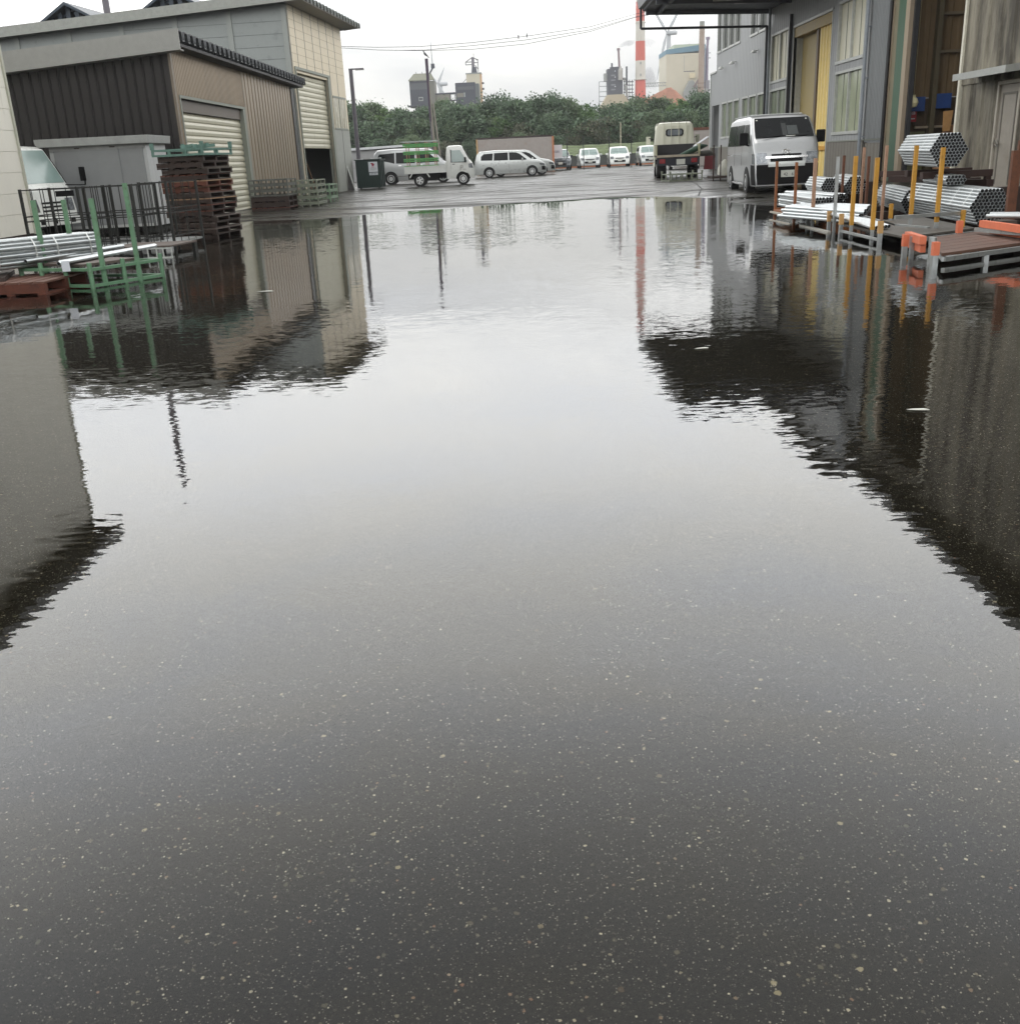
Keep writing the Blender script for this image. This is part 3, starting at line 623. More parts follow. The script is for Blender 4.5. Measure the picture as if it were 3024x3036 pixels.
# ------------------------------------------------------------------ right: grey warehouse with canopy (wall plane X = 10.8, u runs towards the camera)
XR = 10.8
b = thing('grey_warehouse', 'long grey clad warehouse with canopy, tall windows and a yellow sliding door', 'building', (XR, 45, 0))
W = lambda Y: 45-Y            # world Y -> run u
def rbox(mb, x0, x1, Ya, Yb, z0, z1): return mb.box(x0, x1, Ya-45, Yb-45, z0, z1)
lowwins = [(57.0, 55.0)]
low = [(54.5, 53.3), (53.1, 51.9), (51.7, 50.5), (49.8, 48.6), (48.4, 47.0), (46.8, 45.6)]
upw = [(56.0, 55.1), (54.7, 53.4), (53.2, 51.9), (51.7, 50.6), (48.5, 47.0), (46.8, 45.7)]
holes = [(W(a), W(c), 1.72, 3.36) for a, c in low] + [(W(a), W(c), 5.82, 9.0) for a, c in upw] + [(W(57.2), W(55.3), 0.1, 3.34)]
near = [(44.6, 41.95, 3.66, 5.44), (44.6, 41.95, 1.5, 3.36), (35.75, 33.05, 3.68, 5.46), (35.75, 33.05, 1.52, 3.38)]
holes += [(W(a), W(c), z0, z1) for a, c, z0, z1 in near] + [(W(41.2), W(36.45), 0.05, 5.34)]
mb = MB(); corr_wall(mb, (0, 0), (0, -1), W(56.2), W(32.6), 1.28, 9.2, holes=holes, pitch=0.3, depth=0.012, duty=0.45, thick=0.1)
corr_wall(mb, (0, 0), (0, -1), W(57.6), W(56.2), 1.28, 4.9, holes=holes, pitch=0.3, depth=0.012, duty=0.45, thick=0.1)
mb.build('wall', M_wh_grey, b)
mb = MB(); corr_wall(mb, (0, 0), (0, -1), W(57.6), W(32.6), 0.02, 1.26, holes=holes, pitch=0.3, depth=0.014, duty=0.45, thick=0.12); mb.build('lower_wall', M_wh_low, b)
for a, c in ((W(57.6), W(41.3)), (W(36.35), W(30.6))): MB().box(-0.03, 0, -c, -a, 1.255, 1.295).build('drip_rail', M_frame_grey, b)
MB().box(0.1, 14, 57.4-45, 57.55-45, 0, 4.8).build('end_wall', M_wh_grey, b); MB().box(0.1, 14, 56.05-45, 56.15-45, 4.8, 9.1).build('end_wall', M_wh_grey, b)
MB().box(-0.06, 14, 56.15-45, 57.7-45, 4.9, 4.98).build('parapet_cap', M_white_alu, b)
MB().box(-0.05, 14, 57.58-45, 57.66-45, 0.1, 4.9).build('corner_trim', M_white_alu, b)
rfm = MB(); rfm.prism([(-0.5, -12.6, 9.2), (-0.5, 11.3, 9.2), (12, 11.3, 10.4), (12, -12.6, 10.4)], (0, 0, 0.22)); rfm.build('roof', M_roof_dark, b)
def window(Ya, Yb, z0, z1, panes, gm, tint_dark=None, rec=0.07, sill=True):
    f = MB(); ya, yb = Yb-45, Ya-45; t = 0.05
    f.box(-0.03, rec+0.03, ya, yb, z1-t, z1+0.03); f.box(-0.05 if sill else -0.03, rec+0.03, ya-0.03, yb+0.03, z0-0.05, z0+t-0.01); f.box(-0.03, rec+0.03, ya, ya+t, z0+t-0.01, z1-t); f.box(-0.03, rec+0.03, yb-t, yb, z0+t-0.01, z1-t)
    for k in range(1, panes):
        if panes == 4 and k == 2: yy = ya+(yb-ya)*k/panes; f.box(-0.01, rec+0.03, yy-0.03, yy+0.03, z0+t-0.01, z1-t)
    o = f.build('window', M_white_alu, b)
    for k in range(1, panes):
        yy = ya+(yb-ya)*k/panes
        if not (panes == 4 and k == 2): MB().box(rec-0.015, rec-0.001, yy-0.012, yy+0.012, z0+t-0.01, z1-t).build('glazing_bar', M_frame_grey, o)
    MB().box(rec, rec+0.01, ya+t, yb-t, z0+t-0.01, z1-t).build('pane', gm, o)
    return o
for a, c in low: window(a, c, 1.72, 3.36, 2, M_frost_low)
for a, c in upw: window(a, c, 5.82, 8.6, 2, M_glass)
window(44.6, 41.95, 3.66, 5.44, 4, M_frost); window(44.6, 41.95, 1.5, 3.36, 4, M_frost_low)
window(35.75, 33.05, 3.68, 5.46, 4, M_frost); window(35.75, 33.05, 1.52, 3.38, 4, mat('obscured_glass_mid', (160, 166, 140), 0.15, var=0.08, scale=0.8, spec=0.9))
# far side door in its recess
rc = MB().box(0.5, 0.55, 55.3-45, 57.2-45, 0.1, 3.34); rc.build('door_recess', M_wh_low, b)
d = MB().box(0.42, 0.46, 55.5-45, 56.5-45, 0.14, 2.3).build('door', mat('door_grey', (150, 152, 150), 0.4), b); MB().box(0.37, 0.42, 55.6-45, 55.66-45, 1.1, 1.3).build('handle', M_black, d)
# wall lamps
for Y, z in ((54.0, 4.9), (51.4, 4.93), (46.9, 5.0)):
    q = MB().lathe([(0.02, 0.0), (0.13, 0.01), (0.13, 0.04), (0.07, 0.11), (0.03, 0.13)], (-0.22, Y-45, z), 14); q.cyl((-0.22, Y-45, z+0.1), (0.0, Y-45, z+0.12), 0.018, 8); q.build('wall_lamp', M_white_alu, b, smooth=True)
# yellow door bay
ya, yb = 36.45-45, 41.2-45
jb = MB().box(-0.02, 0.5, yb, yb+0.06, 0.05, 5.4).box(-0.02, 0.5, ya-0.06, ya, 0.05, 5.4).box(-0.03, 0.5, ya-0.06, yb+0.06, 5.34, 5.42); jb.build('door_frame', M_white_alu, b)
MB().box(0.02, 0.5, ya, yb, 5.0, 5.335).build('door_head', mat('door_head_tan', (160, 138, 84), 0.5), b)
MB().box(0.34, 0.40, 38.75-45, 41.2-45, 0.05, 5.0).build('door_leaf', M_tan, b)
MB().box(0.10, 0.36, 38.35-45, 38.52-45, 0.05, 5.0).build('door_post', mat('brown_door_post', (92, 76, 56), 0.5), b); MB().box(0.14, 0.36, 38.56-45, 38.74-45, 0.05, 5.0).build('door_post', mat('tan_door_post', (128, 108, 72), 0.5), b)
q = MB(); corr_wall(q, (0.16, 0), (0, -1), W(38.33), W(36.46), 0.05, 5.0, pitch=0.34, depth=0.05, duty=0.5); q.build('door_leaf', M_yellow, b)
MB().box(0.06, 0.10, 36.5-45, 38.3-45, 1.0, 1.14).build('kick_rail', M_yellow_post, b)
# canopy on the wall, and its gutter pipe
cn = MB(); cn.prism([(-5.2, -12.5, 6.62), (0.0, -12.5, 6.44), (0.0, -12.5, 6.85), (-5.2, -12.5, 7.0)], (0, 12.6, 0)); cn.build('canopy', M_canopy, b)
gt = MB(); gt.prism([(-5.36, -12.5, 6.72), (-5.2, -12.5, 6.70), (-5.2, -12.5, 7.0), (-5.42, -12.5, 7.02)], (0, 12.7, 0)); gt.build('gutter', mat('pale_gutter', (120, 122, 124), 0.4), b)
bm_ = mat('canopy_beam_paint', (84, 88, 96), 0.5)
for k in range(5): MB().bar((-5.1, -12.3+k*3.05, 6.54), (0.0, -12.3+k*3.05, 6.36), 0.10, 0.16).build('canopy_beam', bm_, b)
MB().bar((-4.6, -12.4, 6.52), (-4.6, 0.05, 6.52), 0.12, 0.14).build('canopy_beam', M_canopy, b)
for x, y in ((-1.6, -3.0), (-2.6, -4.0)): MB().box(x-0.5, x+0.5, y-0.1, y+0.1, 6.36, 6.42).build('canopy_lamp', mat('lamp_cover_pale', (170, 172, 168), 0.4), b)
dp = MB(); dp.cyl((-5.28, 0.05, 6.75), (-5.28, 0.05, 5.98), 0.05, 10); dp.cyl((-5.28, 0.05, 5.98), (-0.12, 0.05, 5.84), 0.05, 10); dp.cyl((-0.12, 0.05, 5.86), (-0.12, 0.05, 0.12), 0.055, 10)
for z in (4.9, 3.4, 2.0): dp.box(-0.12, 0.0, 0.03, 0.07, z, z+0.04)
dp.build('downpipe', mat('black_downpipe', (22, 23, 28), 0.4), b, smooth=True)
MB().cyl((-0.14, 44.9-45+0.35-0.72, 9.0), (-0.14, 44.9-45+0.35-0.72, 0.12), 0.055, 10).build('downpipe', M_pipe_grey, b, smooth=True)
MB().box(-0.13, -0.01, 41.45-45, 41.57-45, 0.1, 5.85).build('door_post', M_frame_dark, b)
gp = MB(); gp.cyl((-0.13, 32.55-45, 9.1), (-0.13, 32.55-45, 0.1), 0.055, 10)
for z in (1.35, 3.0, 4.4): gp.box(-0.13, 0.0, 32.52-45, 32.58-45, z, z+0.035)
gp.build('downpipe', M_pipe_grey, b, smooth=True)
# ------------------------------------------------------------------ right: old corrugated works beside it
b2 = thing('old_works', 'old stained sheet metal works with an open doorway, green column and side door', 'building', (XR, 30.6, 0))
o2 = lambda Y: 30.6-Y
q = MB(); corr_wall(q, (0, 0), (0, -1), o2(32.48), o2(30.62), 1.2, 7.6, pitch=0.13, depth=0.03, duty=0.45); q.build('corrugated_wall', M_corr_grey, b2)
q = MB(); corr_wall(q, (0.02, 0), (0, -1), o2(32.48), o2(30.62), 0.0, 1.18, pitch=0.3, depth=0.01, duty=0.45); q.build('lower_wall', M_wh_low, b2)
MB().box(-0.05, 0.02, 0.0, 0.14, 0, 7.6).build('corner_trim', M_cream_post, b2)
q = MB().cyl((-0.10, 0.08, 7.4), (-0.10, 0.08, 0.0), 0.05, 10)
for z in (1.3, 2.4, 3.6, 4.8): q.box(-0.11, 0.0, 0.06, 0.10, z, z+0.03)
q.build('downpipe', mat('black_pipe', (18, 18, 20), 0.4), b2, smooth=True)
Yb2 = lambda Y: Y-30.6
MB().box(-0.03, 0.02, Yb2(30.14), -0.02, 0, 7.6).build('cream_jamb', mat('jamb_olive', (120, 112, 90), 0.6, dirt=(90, 80, 60), dirt_amt=0.3), b2)
MB().box(-0.09, 0.12, Yb2(29.52), Yb2(30.12), 0, 7.6).build('green_column', M_green_col, b2)
MB().box(-0.12, 0.06, Yb2(29.22), Yb2(29.50), 0, 7.6).build('door_jamb', M_cream_post, b2)
MB().box(-0.02, 0.10, Yb2(29.10), Yb2(29.2), 0, 7.6).build('door_track', M_frame_dark, b2)
# doorway Y 25.82..29.1, dim interior behind it
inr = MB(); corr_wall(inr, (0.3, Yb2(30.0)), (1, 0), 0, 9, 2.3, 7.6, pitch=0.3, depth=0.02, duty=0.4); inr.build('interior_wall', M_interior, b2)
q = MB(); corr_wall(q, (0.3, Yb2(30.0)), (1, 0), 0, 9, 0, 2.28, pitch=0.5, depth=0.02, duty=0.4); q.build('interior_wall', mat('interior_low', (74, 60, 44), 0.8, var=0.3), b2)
for z in (4.36, 3.42): MB().box(1.0, 9, Yb2(29.86), Yb2(29.95), z, z+0.07).build('interior_girt', mat('girt_paint', (112, 100, 80), 0.6), b2)
MB().box(0.85, 0.98, Yb2(29.7), Yb2(29.92), 0, 7.5).build('interior_post', mat('interior_post_paint', (86, 78, 58), 0.6), b2)
MB().box(0.12, 0.80, Yb2(29.86), Yb2(29.93), 0, 1.42).build('interior_panel', mat('olive_panel', (96, 98, 66), 0.6), b2)
MB().box(0.5, 1.9, Yb2(29.8), Yb2(29.9), 1.50, 1.56).build('interior_shelf', M_cream_post, b2)
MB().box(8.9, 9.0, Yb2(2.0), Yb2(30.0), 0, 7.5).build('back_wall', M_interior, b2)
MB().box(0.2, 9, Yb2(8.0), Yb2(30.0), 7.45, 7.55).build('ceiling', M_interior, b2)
for x0, x1, z0, z1 in ((0.12, 0.70, 1.95, 2.32), (0.86, 1.42, 2.0, 2.38)): tag(MB().box(XR+x0, XR+x1, 29.76, 29.79, z0, z1).build('blue_sheet', M_sheet_blue), 'blue sheet hung %s in the open doorway of the old works' % ('behind the round lamp' if x0 < 0.5 else 'above the cardboard'), 'sheet')
lp = MB().lathe([(0.0, -0.13), (0.09, -0.10), (0.135, 0.0), (0.10, 0.10), (0.05, 0.14), (0.05, 0.2), (0.0, 0.2)], (XR+0.20, 29.3, 2.16), 16); lp.cyl((XR+0.20, 29.3, 2.3), (XR+0.20, 29.3, 7.4), 0.004, 6)
tag(lp.build('hanging_lamp', mat('lamp_globe', (214, 206, 164), 0.4), smooth=True), 'pale round lamp hanging in the open doorway of the old works', 'lamp')
fs = thing('fire_sign', 'red fire extinguisher sign on the olive panel inside the doorway', 'sign', (XR+0.20, 29.78, 1.70))
MB().box(0.0, 0.30, 0, 0.02, -0.02, 0.38).build('board', mat('sign_red', (150, 24, 34), 0.5), fs)
text('火器', 0.13, M_sign, fs, face_mtx((0.15, -0.004, 0.22), (1, 0, 0), (0, 0, 1)), sx=0.9)
MB().box(0.04, 0.26, -0.006, -0.002, 0.05, 0.075).build('stripe', M_sign, fs)
tag(MB().prism([(XR+0.92, 29.4, 0.0), (XR+1.6, 29.2, 0.0), (XR+1.6, 29.2, 1.52), (XR+1.25, 29.3, 1.55), (XR+1.05, 29.35, 1.35), (XR+0.92, 29.4, 1.2)], (0, -0.05, 0)).build('cardboard_sheet', M_cardboard), 'brown cardboard leaning inside the open doorway', 'cardboard')
tag(MB().prism([(XR+1.0, 29.15, 1.4), (XR+1.18, 29.12, 1.4), (XR+1.22, 29.12, 1.92), (XR+0.98, 29.16, 1.90)], (0, -0.04, 0)).build('wooden_offcut', mat('offcut_wood', (170, 128, 78), 0.7)), 'pale wooden offcut standing above the cardboard in the doorway', 'wood')
# wall right of the doorway with the steel side door
q = MB(); corr_wall(q, (0, 0), (0, -1), o2(25.82), o2(0), 2.38, 8.3, holes=[], pitch=0.62, depth=0.035, duty=0.62); q.build('upper_wall', M_old_wall, b2)
q = MB(); corr_wall(q, (0.03, 0), (0, -1), o2(25.78), o2(0), -0.1, 2.42, holes=[(o2(23.82), o2(22.78), -0.2, 2.36)], pitch=0.62, depth=0.035, duty=0.62); q.build('lower_wall', M_old_wall, b2)
MB().box(-0.05, 0.06, Yb2(25.80), Yb2(25.90), -0.05, 7.6).build('door_track', mat('pale_edge', (206, 202, 186), 0.5), b2)
dd = MB().box(0.03, 0.08, Yb2(22.86), Yb2(23.74), 0.02, 2.26).build('side_door', mat('side_door_paint', (138, 132, 122), 0.5, dirt=(104, 92, 76), dirt_amt=0.2), b2)
q = MB().box(0.012, 0.03, Yb2(22.96), Yb2(23.0), 0.2, 2.1).box(0.012, 0.03, Yb2(23.58), Yb2(23.62), 0.2, 2.1).box(0.012, 0.03, Yb2(23.0), Yb2(23.58), 2.06, 2.1); q.build('raised_border', M_wh_low, dd)
MB().box(-0.05, 0.03, Yb2(23.62), Yb2(23.70), 1.0, 1.14).box(-0.06, -0.03, Yb2(23.5), Yb2(23.7), 1.05, 1.08).build('handle', M_chrome, dd)
q = MB().box(-0.02, 0.1, Yb2(23.76), Yb2(23.84), 0, 2.34).box(-0.02, 0.1, Yb2(22.76), Yb2(22.84), 0, 2.34).box(-0.02, 0.1, Yb2(22.84), Yb2(23.76), 2.27, 2.34); q.build('door_frame', mat('door_frame_paint', (156, 150, 138), 0.5), b2)
q = MB().prism([(0, Yb2(24.85), 2.64), (0, Yb2(24.85), 2.50), (-0.62, Yb2(24.85), 2.44), (-0.62, Yb2(24.85), 2.58)], (0, -2.6, 0)); q.build('door_canopy', mat('door_canopy_white', (150, 152, 148), 0.4), b2)
q = MB().prism([(-0.3, Yb2(30.4), 7.6), (-0.3, Yb2(30.4), 7.75), (11, Yb2(30.4), 9.7), (11, Yb2(30.4), 9.55)], (0, 1.9, 0)); q.build('roof', M_roof_dark, b2)
q = MB().prism([(-0.7, Yb2(30.4), 8.25), (-0.7, Yb2(30.4), 8.5), (11, Yb2(30.4), 10.4), (11, Yb2(30.4), 10.2)], (0, -31, 0)); q.build('roof', M_roof_dark, b2)
q = MB(); corr_wall(q, (0, 0), (0, -1), o2(30.62), o2(25.82), 7.5, 8.3, pitch=0.3, depth=0.02); q.build('lintel_wall', M_old_wall, b2)

# yellow guard post beside the door bay, small cart with a white bag
gpz = MB().box(-0.16, 0.16, -0.10, 0.10, 0, 1.38); 
t = thing('guard_post', 'yellow steel guard post behind the silver van', 'bollard', (8.75, 31.2, 0.06))
MB().prism([(-0.14, -0.09, 0), (0.10, -0.09, 0), (0.19, -0.09, 0.5), (0.19, -0.09, 1.33), (0.13, -0.09, 1.40), (-0.10, -0.09, 1.40), (-0.15, -0.09, 1.34)], (0, 0.18, 0)).build('post', M_yellow_post, t, bevel=0.015)
MB().box(-0.3, 0.24, -0.16, 0.2, -0.03, 0.03).build('base_plate', M_yellow_post, t)
t = thing('post_cart', 'small rusty post cart carrying a white sack beside the van', 'cart', (7.75, 38.6, 0.12))
MB().box(-0.5, 0.5, -0.5, 0.5, 0.08, 0.16).build('deck', M_wood_dk, t)
for x, y in ((-0.46, -0.46), (-0.2, -0.46)): MB().box(x-0.02, x+0.02, y-0.02, y+0.02, 0, 1.22).build('post', M_brownsteel, t)
sk = MB().lathe([(0.0, 0.0), (0.20, 0.02), (0.22, 0.22), (0.15, 0.42), (0.05, 0.55), (0.0, 0.56)], (0, 0, 0), 12)
so_ = sk.build('white_sack', mat('white_sack_cloth', (196, 196, 186), 0.8, bump=0.03, bscale=10), smooth=True, loc=(7.7, 38.5, 0.285)); so_.rotation_euler = (0.15, 0.1, 0); tag(so_, 'white sack standing on the small rusty post cart', 'sack')

# ------------------------------------------------------------------ left clutter
t = thing('storage_shed', 'grey steel storage shed with sliding doors in front of the dark workshop', 'shed', (-8.22, 23.85, 0))
MB().box(-2.2, 0, 0.03, 1.35, 0.14, 1.98).build('body', M_shed, t)
rf = MB(); rf.prism([(-2.42, -0.14, 1.98), (-2.38, -0.14, 1.93), (0.10, -0.14, 1.93), (0.12, -0.14, 2.10), (-2.44, -0.14, 2.10)], (0, 1.62, 0)); rf.build('roof', mat('shed_roof', (150, 152, 150), 0.45), t, bevel=0.01)
for x0, x1, y in ((-2.1, -1.55, 0.0), (-1.56, -0.62, -0.03), (-0.66, -0.08, 0.0)):
    dr = MB().box(x0, x1, y, y+0.03, 0.2, 1.84)
    dr.build('sliding_door', mat('shed_door', (134, 136, 137), 0.45, var=0.04), t)
MB().box(-2.18, -0.02, -0.01, 0.04, 1.84, 1.93).build('door_head', mat('shed_head', (146, 147, 146), 0.45), t)
for x in (-1.55, -0.75): MB().box(x-0.06, x+0.06, -0.02, -0.008, 1.875, 1.895).build('door_latch', M_brownsteel, t)
MB().box(-2.18, -0.02, -0.035, 0.03, 0.14, 0.2).build('door_sill', mat('shed_sill', (176, 178, 176), 0.4), t)
for x in (-2.0, -1.1, -0.2): MB().box(x-0.1, x+0.1, 0.1, 1.2, -0.06, 0.14).build('footing_block', M_block, t)

def cage(name, label, loc, rz, w, dpt, h, cols, group='dark mesh cages in front of the grey shed'):
    t = thing(name, label, 'cage', loc, rz, group)
    for x in (-w/2, w/2):
        for y in (-dpt/2, dpt/2): MB().box(x-0.02, x+0.02, y-0.02, y+0.02, -0.08, h).build('post', M_cage, t)
    for (ax, p0, p1, n) in (('x', (-w/2, -dpt/2), (w/2, -dpt/2), cols), ('x', (-w/2, dpt/2), (w/2, dpt/2), 2), ('y', (-w/2, -dpt/2), (-w/2, dpt/2), 3), ('y', (w/2, -dpt/2), (w/2, dpt/2), 4)):
        s = MB()
        for z in (0.22, 0.60, 0.68, h-0.02): s.bar((*p0, z), (*p1, z), 0.018)
        for i in range(1, n):
            f = i/n; x = p0[0]+(p1[0]-p0[0])*f; y = p0[1]+(p1[1]-p0[1])*f; s.bar((x, y, 0.1), (x, y, h), 0.011)
        s.build('mesh_side', M_cage, t)
    MB().box(-w/2, w/2, -dpt/2, dpt/2, 0.09, 0.125).build('base', M_galv_dull, t)
    return t
cage('roll_cage', 'left dark mesh cage with a small plate, beside the white truck', (-7.62, 17.7, 0.0), R(-4), 0.98, 0.95, 1.12, 5)
cage('roll_cage', 'middle dark mesh cage in front of the shed doors', (-6.72, 17.9, 0.0), R(-5), 0.82, 0.95, 1.12, 4)
cage('roll_cage', 'right dark mesh cage nearest the tall pallet stack', (-6.05, 18.4, 0.02), R(-6), 0.48, 1.25, 1.12, 4)
tag(MB().box(-7.52, -7.22, 17.17, 17.185, 0.98, 1.07).build('name_plate', M_black), 'dark blank plate fixed on the leftmost mesh cage', 'plate')
t = thing('steel_stillage', 'low stillage with white lit edges on its open end at the foot of the right cage', 'stillage', (-5.62, 16.2, 0.0), R(-8))
MB().box(-0.9, 0.2, 0.0, 0.95, 0.165, 0.19).build('deck', M_wood_grey, t)
q = MB()
for z in (0.01, 0.15): q.bar((-0.2, 0, z), (0.2, 0, z), 0.02)
for x in (-0.2, -0.05, 0.06, 0.2): q.bar((x, 0, 0), (x, 0, 0.16), 0.018)
q.build('end_frame', mat('white_lit_frame', (190, 194, 190), 0.4), t)  # light along the edges put into a white frame colour
for x in (-0.85, 0.15): MB().box(x, x+0.05, 0.85, 0.95, -0.08, 0.16).build('leg', M_cage, t)

# pallets -----------------------------------------------------------
def wood_pallet(name, label, cat='pallet', w=1.1, dpt=1.1, h=0.13, m=None, m2=None, group=None, n=7):
    m = m or M_wood_red; m2 = m2 or m
    t = thing(name, label, cat, (0, 0, 0), 0, group)
    s = MB(); bw = w/(n*1.22)
    for i in range(n):
        x = -w/2+bw/2+(w-bw)*i/(n-1); s.box(x-bw/2, x+bw/2, -dpt/2, dpt/2, h-0.02, h)
    s.build('top_boards', m, t)
    for y in (-dpt/2+0.04, 0, dpt/2-0.04): MB().box(-w/2, w/2, y-0.035, y+0.035, 0.022, h-0.022).build('stringer', m2, t)
    s = MB()
    for x in (-w/2+0.05, -w/6, w/6, w/2-0.05): s.box(x-0.05, x+0.05, -dpt/2, dpt/2, 0, 0.02)
    s.build('bottom_boards', m2, t)
    return t
def steel_pallet(name, label, m, w=1.1, dpt=1.1, h=0.16, group=None, stub=0.0):
    t = thing(name, label, 'pallet', (0, 0, 0), 0, group)
    s = MB()
    for z in (0.02, h-0.015):
        s.bar((-w/2, -dpt/2, z), (w/2, -dpt/2, z), 0.035); s.bar((-w/2, dpt/2, z), (w/2, dpt/2, z), 0.035)
        s.bar((-w/2, -dpt/2, z), (-w/2, dpt/2, z), 0.035); s.bar((w/2, -dpt/2, z), (w/2, dpt/2, z), 0.035)
    for x in (-w/2, -w/6, w/6, w/2):
        for y in (-dpt/2, 0, dpt/2): s.box(x-0.02, x+0.02, y-0.02, y+0.02, 0.0, h)
    s.build('frame', m, t)
    s = MB()
    for i in range(1, 6): s.bar((-w/2, -dpt/2+dpt*i/6, h-0.01), (w/2, -dpt/2+dpt*i/6, h-0.01), 0.05, 0.02)
    s.build('deck_bars', m, t)
    if stub:
        for x, y in ((-w/2, -dpt/2), (w/2, -dpt/2), (-w/2, dpt/2), (w/2, dpt/2)): MB().box(x-0.03, x+0.03, y-0.03, y+0.03, h, h+stub).build('corner_stub', m, t)
    return t
ORD = ['topmost wooden', 'second', 'third', 'fourth', 'fifth', 'sixth', 'seventh', 'eighth', 'ninth', 'tenth', 'eleventh', 'twelfth', 'thirteenth', 'lowest']
looks = ['dark wet', 'dark wet', 'dark wet', 'red brown', 'pale fronted', 'pale fronted', 'greyish', 'pale edged', 'red brown', 'red brown', 'dark grey', 'dark grey', 'dark grey', 'dark grey']
protoW = {}
def wp(kind):
    m = {'dark wet': (M_wood_dk, M_wood_dk), 'red brown': (M_wood_red, M_wood_dk), 'pale fronted': (M_wood_pale, M_wood_red), 'greyish': (M_wood_grey, M_wood_dk), 'pale edged': (M_wood_pale, M_wood_dk), 'dark grey': (M_wood_grey, M_wood_dk)}[kind]
    if kind in protoW: return copy_tree(protoW[kind])
    protoW[kind] = wood_pallet('wooden_pallet', 'x', w=0.94, dpt=1.2, h=0.112, m=m[0], m2=m[1]); return protoW[kind]
rr_ = random.Random(3)
for k in range(14):
    p = wp(looks[k]); z = (13-k)*0.113-0.02; low_ = k > 9
    p.location = (-6.28+rr_.uniform(-0.03, 0.03)+(0.06 if low_ else 0), 20.95+rr_.uniform(-0.05, 0.05), z); p.rotation_euler = (rr_.uniform(-0.006, 0.006), rr_.uniform(-0.006, 0.006), R(-9+rr_.uniform(-2.5, 2.5)))
    tag(p, '%s pallet %s the tall stack beside the workshop shutter' % (looks[k], ('topmost of the wooden ones in' if k == 0 else ('at the very bottom of' if k == 13 else ORD[k]+' from the top in'))), 'pallet', 'pallets in the tall stack')
sp = steel_pallet('steel_pallet', 'green grey steel pallet lying on top of the tall wooden pallet stack', M_green_dk, w=1.02, dpt=1.3, h=0.13, stub=0.12); sp.location = (-6.3, 20.95, 1.565); sp.rotation_euler = (0, 0, R(-9))
jk = MB()
for i in range(9): 
    a = Vector((rr_.uniform(-0.45, 0.35), rr_.uniform(-0.5, 0.5), 0)); jk.bar(a+Vector((0, 0, 0.03)), a+Vector((rr_.uniform(0.1, 0.35), rr_.uniform(-0.2, 0.2), 0.05)), 0.06)
o = jk.build('scrap_fittings', M_green_dk, loc=(-6.3, 20.95, 1.70)); o['kind'] = 'stuff'; tag(o, 'heap of small green grey fittings on the top steel pallet', 'scrap')
# low stacks by the workshop wall
for k in range(3):
    p = wood_pallet('wooden_pallet', '%s dark pallet of the low stack against the workshop wall' % ('bottom', 'middle', 'upper')[k] if False else ['reddish dark pallet under the low stack by the workshop wall', 'second dark pallet of the low stack by the workshop wall', 'third dark pallet of the low stack by the workshop wall'][k], w=1.1, dpt=1.2, h=0.15, m=M_wood_dk if k else M_wood_red, m2=M_wood_dk, group='low stack by the workshop wall'); p.location = (-7.0, 30.6, 0.05+k*0.152)
for k in range(3):
    p = steel_pallet('steel_pallet', ['lower grey steel pallet on the low dark stack', 'middle grey steel pallet on the low dark stack', 'topmost grey steel pallet on the low dark stack'][k], mat('dull_dark_steel', (92, 94, 88), 0.5, dirt=(48, 44, 38), dirt_amt=0.4, dscale=9), w=1.1, dpt=1.2, h=0.15, group='low stack by the workshop wall'); p.location = (-7.0, 30.6, 0.51+k*0.155)
mg = mat('pale_green_grey_steel', (122, 128, 112), 0.5, dirt=(70, 64, 52), dirt_amt=0.45, dscale=9)
for k in range(5):
    p = steel_pallet('steel_pallet', '%s pale steel pallet in the column right of the low dark stack' % ['bottom', 'second', 'third', 'fourth', 'top'][k], mg, w=0.75, dpt=1.4, h=0.16, group='pale steel pallets by the workshop wall'); p.location = (-6.3, 32.4, 0.05+k*0.17)
for k in range(3):
    p = steel_pallet('steel_pallet', '%s mesh pallet in the low pale green column near the hall' % ['bottom', 'middle', 'top'][k], mat('pale_green_steel', (124, 148, 124), 0.5, dirt=(90, 88, 70), dirt_amt=0.4, dscale=9), w=0.8, dpt=1.4, h=0.2, group='pale green mesh pallets near the hall'); p.location = (-6.45, 35.3, 0.07+k*0.21)

